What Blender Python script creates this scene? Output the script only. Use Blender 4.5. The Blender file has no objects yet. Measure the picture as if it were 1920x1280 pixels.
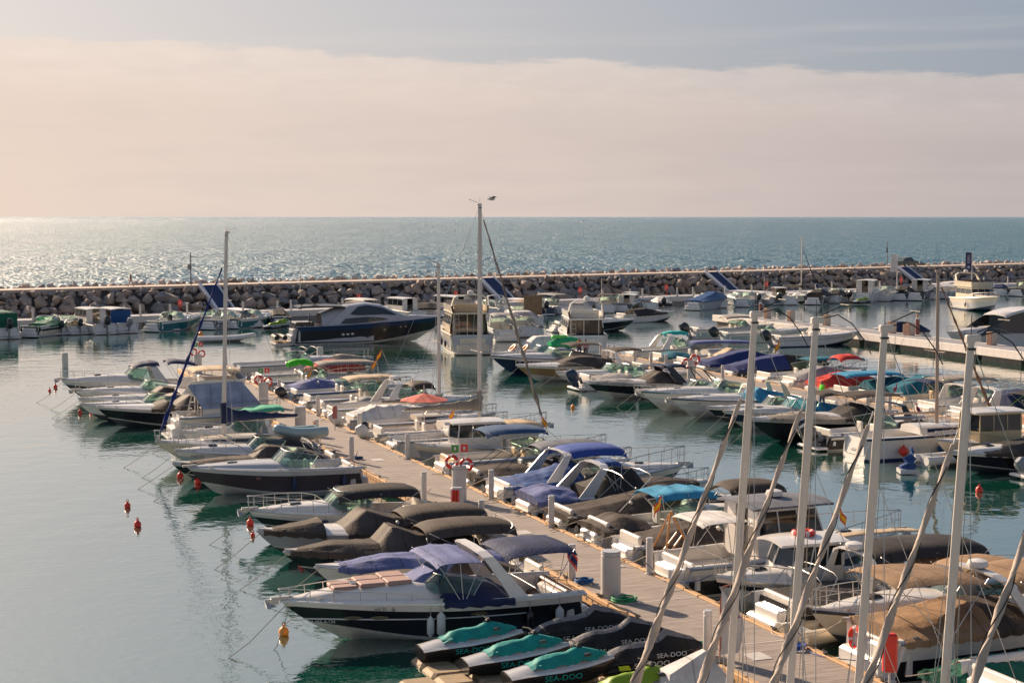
import bpy, bmesh, math, random
import numpy as np
from mathutils import Vector, Matrix, noise
R = math.radians
rnd = random.Random(7)
sc = bpy.context.scene
COL = sc.collection
# ------------------------------------------------------------------ camera
F_PX, CAM_H, PITCH = 3000.0, 12.3, math.atan(234 / 3000.0)
cam = bpy.data.cameras.new('camera')
camo = bpy.data.objects.new('camera', cam); COL.objects.link(camo)
cam.sensor_width = 36; cam.lens = 36 * F_PX / 1920; cam.clip_end = 60000; cam.clip_start = .5
camo.location = (0, 0, CAM_H); camo.rotation_euler = (math.pi / 2 - PITCH, 0, 0)
sc.camera = camo
# ------------------------------------------------------------------ light
SUN_AZ, SUN_EL = R(40), R(27)          # ahead and to the left
sun = bpy.data.lights.new('sun', 'SUN'); sun.energy = 5.0; sun.angle = R(.9); sun.color = (1, .77, .55)
suno = bpy.data.objects.new('sun', sun); COL.objects.link(suno)
sdir = Vector((-math.sin(SUN_AZ) * math.cos(SUN_EL), math.cos(SUN_AZ) * math.cos(SUN_EL), math.sin(SUN_EL)))
suno.rotation_euler = sdir.to_track_quat('Z', 'Y').to_euler()
sc.view_settings.view_transform = 'Standard'; sc.view_settings.look = 'None'
sc.view_settings.exposure = 0.75; sc.view_settings.gamma = 1
w = bpy.data.worlds.new('World'); sc.world = w; w.use_nodes = True
def world():
    nt = w.node_tree; N = nt.nodes; L = nt.links
    bg = N['Background']; bg.inputs[1].default_value = .0735
    sky = N.new('ShaderNodeTexSky'); sky.sky_type = 'NISHITA'; sky.sun_disc = False
    sky.sun_elevation = SUN_EL; sky.sun_rotation = -SUN_AZ; sky.dust_density = 2.5; sky.air_density = 1.0
    tc = N.new('ShaderNodeTexCoord')
    sep = N.new('ShaderNodeSeparateXYZ'); L.new(tc.outputs['Generated'], sep.inputs[0])
    def M(op, a, b=None, c=None, clamp=False):
        m = N.new('ShaderNodeMath'); m.operation = op; m.use_clamp = clamp
        for i, x in enumerate((a, b, c)):
            if x is None: continue
            if isinstance(x, (int, float)): m.inputs[i].default_value = x
            else: L.new(x, m.inputs[i])
        return m.outputs[0]
    def mix(f, a, b):
        m = N.new('ShaderNodeMix'); m.data_type = 'RGBA'
        if isinstance(f, float): m.inputs[0].default_value = f
        else: L.new(f, m.inputs[0])
        for i, x in ((6, a), (7, b)):
            if isinstance(x, tuple): m.inputs[i].default_value = (*x, 1)
            else: L.new(x, m.inputs[i])
        return m.outputs[2]
    def ramp(x, a, b):   # smoothstep a..b
        m = N.new('ShaderNodeMapRange'); m.interpolation_type = 'SMOOTHSTEP'
        L.new(x, m.inputs[0]); m.inputs[1].default_value = a; m.inputs[2].default_value = b
        return m.outputs[0]
    z = sep.outputs[2]; x = sep.outputs[0]
    toward = M('ADD', M('MULTIPLY', x, -math.sin(SUN_AZ)), M('MULTIPLY', sep.outputs[1], math.cos(SUN_AZ)))
    side = ramp(toward, 1.0, .45)        # 0 towards the sun, 1 well away from it
    away = M('SUBTRACT', 1.0, M('MULTIPLY', ramp(toward, .5, -.5), .16))
    # noise stretched along the horizon
    mp = N.new('ShaderNodeMapping'); L.new(tc.outputs['Generated'], mp.inputs[0]); mp.inputs[3].default_value = (6, 6, 34)
    n1 = N.new('ShaderNodeTexNoise'); L.new(mp.outputs[0], n1.inputs[0]); n1.inputs['Scale'].default_value = 2.2
    n1.inputs['Detail'].default_value = 9; n1.inputs['Roughness'].default_value = .55
    mp2 = N.new('ShaderNodeMapping'); L.new(tc.outputs['Generated'], mp2.inputs[0]); mp2.inputs[3].default_value = (3, 3, 60)
    n2 = N.new('ShaderNodeTexNoise'); L.new(mp2.outputs[0], n2.inputs[0]); n2.inputs['Scale'].default_value = 1.3
    n2.inputs['Detail'].default_value = 6
    # bank top: elevation falls from left to right
    edge = M('ADD', M('MULTIPLY', side, -.024), .107)
    e2 = M('ADD', edge, M('MULTIPLY', M('SUBTRACT', n1.outputs[0], .5), .026))
    d = M('SUBTRACT', e2, z)             # >0 inside the bank
    mp3 = N.new('ShaderNodeMapping'); L.new(tc.outputs['Generated'], mp3.inputs[0]); mp3.inputs[3].default_value = (22, 22, 90)
    n3 = N.new('ShaderNodeTexNoise'); L.new(mp3.outputs[0], n3.inputs[0]); n3.inputs['Scale'].default_value = 1.5; n3.inputs['Detail'].default_value = 10; n3.inputs['Roughness'].default_value = .62
    dd = M('ADD', d, M('MULTIPLY', M('SUBTRACT', n3.outputs[0], .5), .012))
    bank = M('MULTIPLY', ramp(dd, -.0012, .0042), M('ADD', .80, M('MULTIPLY', ramp(dd, .002, .03), .2)))
    puff = M('MULTIPLY', ramp(n3.outputs[0], .42, .66), ramp(dd, .045, .0))
    deep = ramp(d, .0, .05)
    cl_top = mix(side, (7.3, 6.1, 5.25), (4.7, 4.2, 4.05))
    cl_low = mix(side, (6.7, 5.5, 4.75), (4.1, 3.6, 3.55))
    cloud = mix(deep, cl_top, cl_low)
    wis = ramp(n2.outputs[0], .42, .68)
    cloud = mix(M('MULTIPLY', wis, .35), cloud, mix(side, (6.9, 5.7, 4.9), (4.7, 4.15, 3.95)))
    cloud = mix(M('MULTIPLY', puff, .55), cloud, mix(side, (7.6, 6.4, 5.6), (5.1, 4.6, 4.45)))
    shade = M('MULTIPLY', ramp(n1.outputs[0], .56, .36), .16)
    cloud = mix(shade, cloud, mix(side, (5.3, 4.5, 4.15), (3.5, 3.1, 3.2)))
    glow = ramp(toward, .86, 1.0)
    low = ramp(z, .12, .0)
    cloud = mix(M('MULTIPLY', M('MULTIPLY', glow, low), .6), cloud, (7.4, 5.6, 4.35))
    blue_lo = mix(side, (4.9, 4.5, 4.55), (2.35, 2.7, 3.3))
    blue_hi = mix(side, (4.5, 4.2, 4.4), (1.9, 2.5, 3.4))
    blue = mix(ramp(z, .06, .30), blue_lo, blue_hi)
    thin = M('MULTIPLY', M('MULTIPLY', ramp(n2.outputs[0], .5, .7), ramp(z, .5, .1)), .25)
    blue = mix(thin, blue, (5.0, 4.6, 4.5))
    upper = mix(ramp(z, .15, .75), blue, sky.outputs[0])
    up = mix(.15, upper, sky.outputs[0])
    fin = N.new('ShaderNodeMix'); fin.data_type = 'RGBA'; fin.blend_type = 'MULTIPLY'; fin.inputs[0].default_value = 1
    L.new(mix(bank, up, cloud), fin.inputs[6]); L.new(away, fin.inputs[7]); L.new(fin.outputs[2], bg.inputs[0])
world()

# ------------------------------------------------------------------ helpers
def P(px, py, z=0.0):
    """world point at height z seen at photo pixel (px, py)"""
    u = (px - 960) / F_PX; v = (640 - py) / F_PX; c, s = math.cos(PITCH), math.sin(PITCH)
    d = (u, c + v * s, -s + v * c); t = (z - CAM_H) / d[2]
    return Vector((d[0] * t, d[1] * t, z))

def tag(o, label=None, cat=None, group=None, kind=None):
    if label: o['label'] = label
    if cat: o['category'] = cat
    if group: o['group'] = group
    if kind: o['kind'] = kind
    return o

def empty(name, loc=(0, 0, 0), rz=0.0, label=None, cat=None, group=None, tilt=(0, 0)):
    o = bpy.data.objects.new(name, None); COL.objects.link(o)
    o.location = loc; o.rotation_euler = (tilt[0], tilt[1], rz); o.empty_display_size = .3
    return tag(o, label, cat, group)

def clone(o, parent=None):
    c = o.copy(); COL.objects.link(c); c.parent = parent
    for ch in list(o.children): clone(ch, c)
    return c

class MB:
    """mesh builder collecting shapes into one mesh"""
    def __init__(s): s.v = []; s.f = []; s.m = []; s.sm = []
    def add(s, vs, fs, mi=0, smooth=False):
        b = len(s.v); s.v += [tuple(p) for p in vs]
        for k, f in enumerate(fs):
            s.f.append(tuple(b + i for i in f)); s.m.append(mi[k] if isinstance(mi, list) else mi); s.sm.append(smooth)
        return s
    def box(s, x0, x1, y0, y1, z0, z1, mi=0, taper=0.0, M=None):
        t = taper
        vs = [(x0, y0, z0), (x1, y0, z0), (x1, y1, z0), (x0, y1, z0), (x0 + t, y0 + t, z1), (x1 - t, y0 + t, z1), (x1 - t, y1 - t, z1), (x0 + t, y1 - t, z1)]
        if M: vs = [M @ Vector(p) for p in vs]
        return s.add(vs, [(0, 3, 2, 1), (4, 5, 6, 7), (0, 1, 5, 4), (1, 2, 6, 5), (2, 3, 7, 6), (3, 0, 4, 7)], mi)
    def bevbox(s, x0, x1, y0, y1, z0, z1, b=.03, mi=0, smooth=False):
        """box with chamfered top and corners"""
        def ring(d, z): 
            return [(x0 + d, y0, z), (x1 - d, y0, z), (x1, y0 + d, z), (x1, y1 - d, z), (x1 - d, y1, z), (x0 + d, y1, z), (x0, y1 - d, z), (x0, y0 + d, z)]
        def shr(r, k):
            cx, cy = (x0 + x1) / 2, (y0 + y1) / 2; fx = 1 - 2 * k / max(1e-6, x1 - x0); fy = 1 - 2 * k / max(1e-6, y1 - y0)
            return [(cx + (p[0] - cx) * fx, cy + (p[1] - cy) * fy, p[2]) for p in r]
        return s.loft([ring(b, z0), ring(b, z1 - b), shr(ring(b, z1), b)], closed=True, cap=True, mi=mi, smooth=smooth)
    def loft(s, rings, closed=False, cap=False, mi=0, smooth=True, bands=None):
        """skin consecutive rings; bands = material per column"""
        n = len(rings[0]); vs = [p for r in rings for p in r]; fs = []; ms = []
        for i in range(len(rings) - 1):
            for j in range(n if closed else n - 1):
                k = (j + 1) % n
                fs.append((i * n + j, i * n + k, (i + 1) * n + k, (i + 1) * n + j)); ms.append(bands[j] if bands else mi)
        if cap:
            fs.append(tuple(range(n - 1, -1, -1))); ms.append(mi if not isinstance(cap, tuple) else cap[0])
            fs.append(tuple((len(rings) - 1) * n + j for j in range(n))); ms.append(mi if not isinstance(cap, tuple) else cap[1])
        return s.add(vs, fs, ms, smooth)
    def tube(s, pts, r, n=6, mi=0, cap=True, r2=None):
        pts = [Vector(p) for p in pts]; rings = []
        m = len(pts)
        for i, p in enumerate(pts):
            d = (pts[min(i + 1, m - 1)] - pts[max(i - 1, 0)])
            if d.length < 1e-9: d = Vector((0, 0, 1))
            d.normalize()
            up = Vector((0, 0, 1)) if abs(d.z) < .9 else Vector((1, 0, 0))
            a = d.cross(up).normalized(); b = a.cross(d)
            rr = r if r2 is None else r + (r2 - r) * i / (m - 1)
            rings.append([p + a * rr * math.cos(t) + b * rr * math.sin(t) for t in [2 * math.pi * k / n for k in range(n)]])
        return s.loft(rings, closed=True, cap=cap, mi=mi, smooth=True)
    def cyl(s, x, y, z0, z1, r, n=14, mi=0, r2=None):
        r2 = r if r2 is None else r2
        ring = lambda rr, z: [(x + rr * math.cos(2 * math.pi * k / n), y + rr * math.sin(2 * math.pi * k / n), z) for k in range(n)]
        return s.loft([ring(r, z0), ring(r2, z1)], closed=True, cap=True, mi=mi)
    def lathe(s, prof, n=14, mi=0, x=0, y=0, M=None):
        rings = [[(x + r * math.cos(2 * math.pi * k / n), y + r * math.sin(2 * math.pi * k / n), z) for k in range(n)] for r, z in prof]
        if M: rings = [[M @ Vector(p) for p in r] for r in rings]
        return s.loft(rings, closed=True, cap=True, mi=mi)
    def torus(s, c, R1, r, n=16, m=8, mi=0, M=None, bands=None):
        rings = []
        for i in range(n + 1):
            a = 2 * math.pi * i / n
            ring = [Vector(((R1 + r * math.cos(t)) * math.cos(a), (R1 + r * math.cos(t)) * math.sin(a), r * math.sin(t))) for t in [2 * math.pi * k / m for k in range(m)]]
            rings.append([(M @ p if M else p) + Vector(c) for p in ring])
        for i in range(n):
            s.loft(rings[i:i + 2], closed=True, mi=(bands[i % len(bands)] if bands else mi))
        return s
    def sheet(s, grid, th=0.0, mi=0, smooth=True):
        """grid of points [i][j]; th thickness downwards"""
        if th <= 0: return s.loft(grid, mi=mi, smooth=smooth)
        n = len(grid[0]); top = grid; bot = [[(p[0], p[1], p[2] - th) for p in r] for r in grid]
        s.loft(top, mi=mi, smooth=smooth); s.loft([r[::-1] for r in bot], mi=mi, smooth=smooth)
        rim = [list(top[0])] ; rb = [list(bot[0])]
        for A, B in ((top[0], bot[0]), (top[-1], bot[-1]), ([r[0] for r in top], [r[0] for r in bot]), ([r[-1] for r in top], [r[-1] for r in bot])):
            s.loft([list(A), list(B)], mi=mi, smooth=False)
        return s
    def mesh(s, name, mats, angle=40):
        me = bpy.data.meshes.new(name); me.from_pydata(s.v, [], s.f)
        for m in (mats if isinstance(mats, (list, tuple)) else [mats]): me.materials.append(m)
        me.polygons.foreach_set('material_index', s.m); me.polygons.foreach_set('use_smooth', s.sm)
        if any(s.sm): me.set_sharp_from_angle(angle=R(angle))
        me.update(); return me
    def build(s, name, mats, parent=None, loc=None, rz=0, angle=40):
        o = bpy.data.objects.new(name, s.mesh(name, mats, angle)); COL.objects.link(o)
        if parent: o.parent = parent
        if loc is not None: o.location = loc
        if rz: o.rotation_euler.z = rz
        return o

def inst(name, me, parent=None, loc=(0, 0, 0), rot=(0, 0, 0), scale=(1, 1, 1)):
    o = bpy.data.objects.new(name, me); COL.objects.link(o)
    if parent: o.parent = parent
    o.location = loc; o.rotation_euler = rot; o.scale = scale
    return o

# ------------------------------------------------------------------ materials
MATS = {}
def mat(name, col, rough=.5, metal=0, bump=0, bscale=20, var=0.0, vscale=3, spec=.5, coat=0, stretch=None, var2=None, dirt=0, ao=None):
    """principled material with colour variation and fine relief in object space"""
    if name in MATS: return MATS[name]
    m = bpy.data.materials.new(name); m.use_nodes = True; MATS[name] = m
    nt = m.node_tree; N = nt.nodes; L = nt.links; b = N['Principled BSDF']
    b.inputs['Roughness'].default_value = rough; b.inputs['Metallic'].default_value = metal
    b.inputs['Specular IOR Level'].default_value = spec; b.inputs['Coat Weight'].default_value = coat
    b.inputs['Base Color'].default_value = (*col, 1)
    tc = N.new('ShaderNodeTexCoord'); src = tc.outputs['Object']
    if stretch:
        mp = N.new('ShaderNodeMapping'); mp.inputs[3].default_value = stretch; L.new(src, mp.inputs[0]); src = mp.outputs[0]
    if var or dirt:
        n = N.new('ShaderNodeTexNoise'); n.inputs['Scale'].default_value = vscale; n.inputs['Detail'].default_value = 6
        n.inputs['Roughness'].default_value = .62; L.new(src, n.inputs[0])
        r = N.new('ShaderNodeValToRGB'); L.new(n.outputs[0], r.inputs[0])
        c2 = var2 or tuple(c * (1 - var) for c in col); c3 = tuple(min(1, c * (1 + var * .6)) for c in col)
        r.color_ramp.elements[0].position = .3; r.color_ramp.elements[0].color = (*c2, 1)
        r.color_ramp.elements[1].position = .7; r.color_ramp.elements[1].color = (*c3, 1)
        L.new(r.outputs[0], b.inputs['Base Color'])
    if bump:
        n = N.new('ShaderNodeTexNoise'); n.inputs['Scale'].default_value = bscale; n.inputs['Detail'].default_value = 5; L.new(src, n.inputs[0])
        bm = N.new('ShaderNodeBump'); bm.inputs['Strength'].default_value = bump; bm.inputs['Distance'].default_value = .05
        L.new(n.outputs[0], bm.inputs['Height']); L.new(bm.outputs[0], b.inputs['Normal'])
    return m

def gel(name, c):       # glossy fibreglass with faint streaks and grime
    return mat('gelcoat_' + name, c, rough=.22, var=.10, vscale=1.4, coat=.3, stretch=(1, 1, 3), bump=.03, bscale=3)
def cloth(name, c):     # marine canvas with sewn seams and faded, dusty patches
    if 'canvas_' + name in MATS: return MATS['canvas_' + name]
    m = cloth_base(name, c); N = m.node_tree.nodes; L = m.node_tree.links; b = N['Principled BSDF']
    src = b.inputs['Base Color'].links[0].from_socket; tc = [n for n in N if n.type == 'TEX_COORD'][0]
    w_ = N.new('ShaderNodeTexWave'); w_.bands_direction = 'X'; w_.inputs['Scale'].default_value = .36; L.new(tc.outputs['Object'], w_.inputs[0])
    g = N.new('ShaderNodeMapRange'); g.inputs[2].default_value = .012; g.inputs[3].default_value = .55; L.new(w_.outputs[0], g.inputs[0])
    mx = N.new('ShaderNodeMix'); mx.data_type = 'RGBA'; mx.blend_type = 'MULTIPLY'; mx.inputs[0].default_value = 1; L.new(src, mx.inputs[6]); L.new(g.outputs[0], mx.inputs[7])
    n = N.new('ShaderNodeTexNoise'); n.inputs['Scale'].default_value = .9; n.inputs['Detail'].default_value = 8; L.new(tc.outputs['Object'], n.inputs[0])
    r = N.new('ShaderNodeMapRange'); r.inputs[1].default_value = .52; r.inputs[2].default_value = .75; r.inputs[4].default_value = .22; L.new(n.outputs[0], r.inputs[0])
    m2 = N.new('ShaderNodeMix'); m2.data_type = 'RGBA'; L.new(r.outputs[0], m2.inputs[0]); L.new(mx.outputs[2], m2.inputs[6]); m2.inputs[7].default_value = (*[lerp_(x, .35) for x in c], 1)
    L.new(m2.outputs[2], b.inputs['Base Color']); return m
def lerp_(a, b_): return a + (b_ - a) * .45
def cloth_base(name, c):
    return mat('canvas_' + name, c, rough=.72, var=.3, vscale=1.7, bump=.35, bscale=11, spec=.25)

WHITE = gel('white', (.74, .71, .67)); CREAM = gel('cream', (.66, .58, .46)); GREY = gel('grey', (.34, .34, .36))
LGREY = gel('pale_grey', (.52, .52, .53)); BLACK = gel('black', (.012, .012, .014)); NAVY = gel('navy', (.012, .022, .06))
BROWNH = gel('dark_brown', (.06, .045, .045)); TEALH = gel('teal', (.01, .13, .15)); GOLD = gel('gold', (.28, .19, .09))
BLUEH = gel('blue', (.03, .08, .2)); REDH = gel('red', (.45, .03, .02)); AQUA = gel('pale_aqua', (.36, .47, .47)); GREENH = gel('green', (.02, .12, .08))
BROWN = cloth('brown', (.072, .054, .044)); DKBR = cloth('charcoal', (.042, .036, .034)); NAVYC = cloth('navy', (.018, .03, .09))
BLUEC = cloth('blue', (.035, .085, .25)); LBLUE = cloth('sky_blue', (.04, .26, .44)); PERI = cloth('periwinkle', (.13, .155, .33)); SLATE = cloth('slate', (.16, .17, .2))
TAN = cloth('tan', (.30, .19, .11)); BEIGE = cloth('beige', (.55, .42, .28)); REDC = cloth('red', (.62, .045, .03)); GREENC = cloth('green', (.015, .13, .085))
TEALC = cloth('teal', (.012, .14, .2)); WHITEC = cloth('white', (.66, .64, .62)); GREYC = cloth('grey', (.3, .29, .29)); TAUPE = cloth('taupe', (.3, .26, .22)); PINKC = cloth('coral', (.65, .16, .12))
STEEL = mat('stainless_steel', (.5, .49, .48), rough=.38, metal=.8, var=.1); ALU = mat('mast_aluminium', (.66, .6, .54), rough=.42, metal=.25, var=.08, vscale=1)
RUB = mat('black_rubber', (.02, .02, .022), rough=.6, bump=.1); VINYL = mat('white_vinyl', (.68, .64, .58), rough=.55, var=.1, bump=.1)
VINB = mat('cream_vinyl', (.6, .45, .28), rough=.6, var=.15); TEAK = mat('teak', (.34, .19, .09), rough=.65, var=.3, vscale=6, stretch=(1, 12, 1))
ANTI = mat('antifouling', (.03, .04, .05), rough=.7, var=.3); ANTIW = mat('boot_top', (.42, .42, .38), rough=.5, var=.25)
ENG = mat('engine_black', (.014, .015, .018), rough=.3, coat=.5, var=.1); ENGG = mat('engine_grey', (.22, .23, .25), rough=.35, coat=.4)
ROPE = mat('rope', (.42, .36, .28), rough=.9); REDB = mat('red_plastic', (.72, .045, .025), rough=.4, var=.12); ORNG = mat('orange_plastic', (.85, .28, .03), rough=.4, var=.12)
FEND = mat('fender_white', (.62, .62, .6), rough=.5, var=.1); FENB = mat('fender_navy', (.015, .03, .09), rough=.6, var=.1)
DARKIN = mat('dark_interior', (.03, .028, .027), rough=.8); INK = mat('dark_lettering', (.03, .035, .06), rough=.5); INKW = mat('pale_lettering', (.6, .6, .6), rough=.5)
def glassmat(name, tint, dens=.5):
    m = bpy.data.materials.new(name); m.use_nodes = True; N = m.node_tree.nodes; L = m.node_tree.links
    N.remove(N['Principled BSDF']); out = N['Material Output']
    t = N.new('ShaderNodeBsdfTransparent'); t.inputs[0].default_value = (*tint, 1)
    g = N.new('ShaderNodeBsdfGlossy'); g.inputs['Roughness'].default_value = .05; g.inputs[0].default_value = (1, 1, 1, 1)
    d = N.new('ShaderNodeBsdfDiffuse'); d.inputs[0].default_value = (tint[0] * .35, tint[1] * .35, tint[2] * .35, 1)
    m1 = N.new('ShaderNodeMixShader'); m1.inputs[0].default_value = dens; L.new(t.outputs[0], m1.inputs[1]); L.new(d.outputs[0], m1.inputs[2])
    fr = N.new('ShaderNodeFresnel'); fr.inputs[0].default_value = 1.5
    m2 = N.new('ShaderNodeMixShader'); L.new(fr.outputs[0], m2.inputs[0]); L.new(m1.outputs[0], m2.inputs[1]); L.new(g.outputs[0], m2.inputs[2])
    L.new(m2.outputs[0], out.inputs[0]); return m
GLASS = glassmat('tinted_windscreen', (.55, .78, .68), .25); DGLASS = mat('dark_window', (.02, .022, .026), rough=.06, coat=.5)
CLEARV = glassmat('clear_vinyl_window', (.6, .56, .5), .55)
# ================================================================== setting
U1 = Vector((-.3565, .9343, 0)); R1 = Vector((.9343, .3565, 0)); A1 = R(90 + 20.88)
def q(a, b, z=0.0): return U1 * a + R1 * b + Vector((0, 0, z))     # pontoon frame: along, across
EB = Vector((.8237, .5670, 0)); NB = Vector((-.5670, .8237, 0)); AB = R(34.53)
def qb(t, n, z=0.0): return EB * t + NB * n + Vector((0, 0, z))    # breakwater frame

def water_mat(name, base, rough, ior, s1, s2, st1, st2, dist, aniso=1.0, deep=None, sp=.5):
    m = bpy.data.materials.new(name); m.use_nodes = True; N = m.node_tree.nodes; L = m.node_tree.links; b = N['Principled BSDF']
    
    tc = N.new('ShaderNodeTexCoord'); mp = N.new('ShaderNodeMapping'); mp.inputs[3].default_value = (1, aniso, 1); mp.inputs[2].default_value = (0, 0, R(-20))
    L.new(tc.outputs['Object'], mp.inputs[0])
    n0 = N.new('ShaderNodeTexNoise'); n0.inputs['Scale'].default_value = .03; n0.inputs['Detail'].default_value = 4; L.new(mp.outputs[0], n0.inputs[0])
    mx = N.new('ShaderNodeMix'); mx.data_type = 'RGBA'; L.new(n0.outputs[0], mx.inputs[0]); mx.inputs[6].default_value = (*base, 1); mx.inputs[7].default_value = (*(deep or base), 1)
    
    prev = None
    for sc_, st in ((s1, st1), (s2, st2)):
        n = N.new('ShaderNodeTexNoise'); n.inputs['Scale'].default_value = sc_; n.inputs['Detail'].default_value = 3; n.inputs['Roughness'].default_value = .5
        L.new(mp.outputs[0], n.inputs[0])
        bm = N.new('ShaderNodeBump'); bm.inputs['Strength'].default_value = st; bm.inputs['Distance'].default_value = dist
        if sc_ == s2:
            md = N.new('ShaderNodeMath'); md.operation = 'MULTIPLY'
            rr = N.new('ShaderNodeMapRange'); rr.inputs[1].default_value = .35; rr.inputs[2].default_value = .65; rr.inputs[3].default_value = .25; L.new(n0.outputs[0], rr.inputs[0])
            L.new(n.outputs[0], md.inputs[0]); L.new(rr.outputs[0], md.inputs[1]); L.new(md.outputs[0], bm.inputs['Height'])
        else: L.new(n.outputs[0], bm.inputs['Height'])
        if prev: L.new(prev, bm.inputs['Normal'])
        prev = bm.outputs[0]
    N.remove(b); out = N['Material Output']
    df = N.new('ShaderNodeBsdfDiffuse'); L.new(mx.outputs[2], df.inputs[0]); L.new(prev, df.inputs['Normal'])
    gl = N.new('ShaderNodeBsdfGlossy'); gl.inputs['Roughness'].default_value = rough; L.new(prev, gl.inputs['Normal']); gl.inputs[0].default_value = (1, 1, 1, 1)
    fr = N.new('ShaderNodeFresnel'); fr.inputs[0].default_value = 1.333; L.new(prev, fr.inputs['Normal'])
    pw = N.new('ShaderNodeMath'); pw.operation = 'POWER'; L.new(fr.outputs[0], pw.inputs[0]); pw.inputs[1].default_value = ior
    ml = N.new('ShaderNodeMath'); ml.operation = 'MULTIPLY'; L.new(pw.outputs[0], ml.inputs[0]); ml.inputs[1].default_value = sp
    ms_ = N.new('ShaderNodeMixShader'); L.new(ml.outputs[0], ms_.inputs[0]); L.new(df.outputs[0], ms_.inputs[1]); L.new(gl.outputs[0], ms_.inputs[2]); L.new(ms_.outputs[0], out.inputs[0])
    return m
HARB = water_mat('harbour_water', (.003, .066, .040), .025, .40, .5, 2.4, .38, .20, .10, 1.0, (.004, .07, .055), 1.0)
SEAM = water_mat('sea_water', (.022, .10, .16), .34, .85, .30, 1.1, 1.0, 1.0, 2.0, 1.5, (.045, .175, .25), .78)
# harbour: one sheet from behind the camera to the breakwater
mb = MB(); mb.add([qb(-900, -300), qb(1300, -300), qb(1300, 192), qb(-900, 192)], [(0, 1, 2, 3)])
tag(mb.build('harbour_water', HARB), kind='structure')
mb = MB(); mb.add([qb(-2000, -700, -5), qb(2500, -700, -5), qb(2500, 900, -5), qb(-2000, 900, -5)], [(0, 1, 2, 3)])
tag(mb.build('seabed', mat('seabed_sand', (.05, .06, .05), rough=.9, var=.3, vscale=.1)), kind='structure')
# open sea with real waves near the breakwater
def sea():
    rs = []; r = 180.0
    while r < 1500: rs.append(r); r += max(.95, .55 * r * r / 19680)
    while r < 40000: rs.append(r); r *= 1.12
    rs.append(45000)
    th = np.concatenate([np.linspace(-75, -23, 14)[:-1], np.linspace(-23, 23, 340), np.linspace(23, 75, 14)[1:]]) * math.pi / 180
    rs = np.array(rs); X = rs[:, None] * np.sin(th)[None, :]; Y = rs[:, None] * np.cos(th)[None, :]
    Z = np.zeros_like(X); rg = np.random.RandomState(3)
    for k in range(46):
        lam = 2.2 * (1.055 ** k); ang = rg.normal(math.radians(-65), .55); kk = 2 * math.pi / lam
        amp = .026 * lam ** .40 * rg.uniform(.6, 1.3); ph = rg.uniform(0, 6.28)
        fade = np.clip(1.4 - (rs * rs / 19680 * .55) / lam * 1.3, 0, 1)[:, None]
        s_ = np.sin(kk * (X * math.cos(ang) + Y * math.sin(ang)) + ph + .6 * np.sin(X * .013 * (1 + k % 3) + Y * .021 + k))
        Z += amp * fade * (s_ + .25 * s_ * s_)
    off = -.5670 * X + .8237 * Y
    nr, nc = X.shape; idx = np.arange(nr * nc).reshape(nr, nc)
    V = np.stack([X, Y, Z], -1).reshape(-1, 3)
    ok = (off[:-1, :-1] > 196) & (off[1:, 1:] > 196) & (off[:-1, 1:] > 196) & (off[1:, :-1] > 196)
    Fq = np.stack([idx[:-1, :-1], idx[:-1, 1:], idx[1:, 1:], idx[1:, :-1]], -1)[ok]
    me = bpy.data.meshes.new('sea'); me.vertices.add(len(V)); me.vertices.foreach_set('co', V.ravel())
    me.loops.add(Fq.size); me.loops.foreach_set('vertex_index', Fq.ravel()); me.polygons.add(len(Fq))
    me.polygons.foreach_set('loop_start', np.arange(len(Fq)) * 4); me.polygons.foreach_set('use_smooth', np.ones(len(Fq), bool))
    me.update(calc_edges=True); me.validate(); me.materials.append(SEAM)
    o = bpy.data.objects.new('sea', me); COL.objects.link(o); tag(o, kind='structure')
sea()

# ---- breakwater -----------------------------------------------------
CONC = mat('pale_concrete', (.52, .43, .36), rough=.85, var=.18, vscale=1.2, bump=.15, bscale=8)
CONCG = mat('grey_concrete', (.33, .32, .32), rough=.85, var=.2, vscale=1.5, bump=.15, bscale=8)
bw = empty('breakwater', qb(150, 192, 0), 0, 'long breakwater of big angular boulders with a pale path along its top', 'breakwater')
B0 = bw.location.copy()
def bl(t, n, z): return qb(t, n, z) - B0
mb = MB()
prof = [(184.9, -4), (185.0, -.6), (189.7, 2.7), (190.6, 3.2), (194, 3.2), (196, 3.3), (203, -.8), (208, -4)]
mb.loft([[bl(-300, n, z) for n, z in prof], [bl(600, n, z) for n, z in prof]], mi=0, smooth=False)
mb.build('core', mat('dark_rubble', (.15, .125, .11), rough=.95, var=.4, vscale=1, bump=.5, bscale=3), bw)
mb = MB()
for k in range(90):
    t0 = -300 + 10 * k
    r0 = [bl(t0 + .02, 190, 3.25), bl(t0 + .02, 190, 3.6), bl(t0 + .02, 194.3, 3.6), bl(t0 + .02, 194.3, 3.2)]
    mb.loft([r0, [p + EB * 9.96 for p in r0]], mi=0, smooth=False, cap=True)
mb.build('path', CONC, bw)
ROCKM = []
for i, (c, c2) in enumerate((((.36, .31, .285), (.2, .175, .17)), ((.42, .33, .27), (.24, .19, .165)), ((.25, .245, .26), (.14, .14, .155)), ((.38, .30, .24), (.22, .17, .14)))):
    ROCKM.append(mat('boulder_stone_%d' % i, c, rough=.9, var=.35, var2=c2, vscale=1.6, bump=.6, bscale=4))
CRM = mat('boulder_stone_sunlit', (.6, .5, .43), rough=.9, var=.35, vscale=1.6, bump=.6, bscale=4)  # crest boulders: sunlight put into a paler colour, as the crest is backlit
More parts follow.
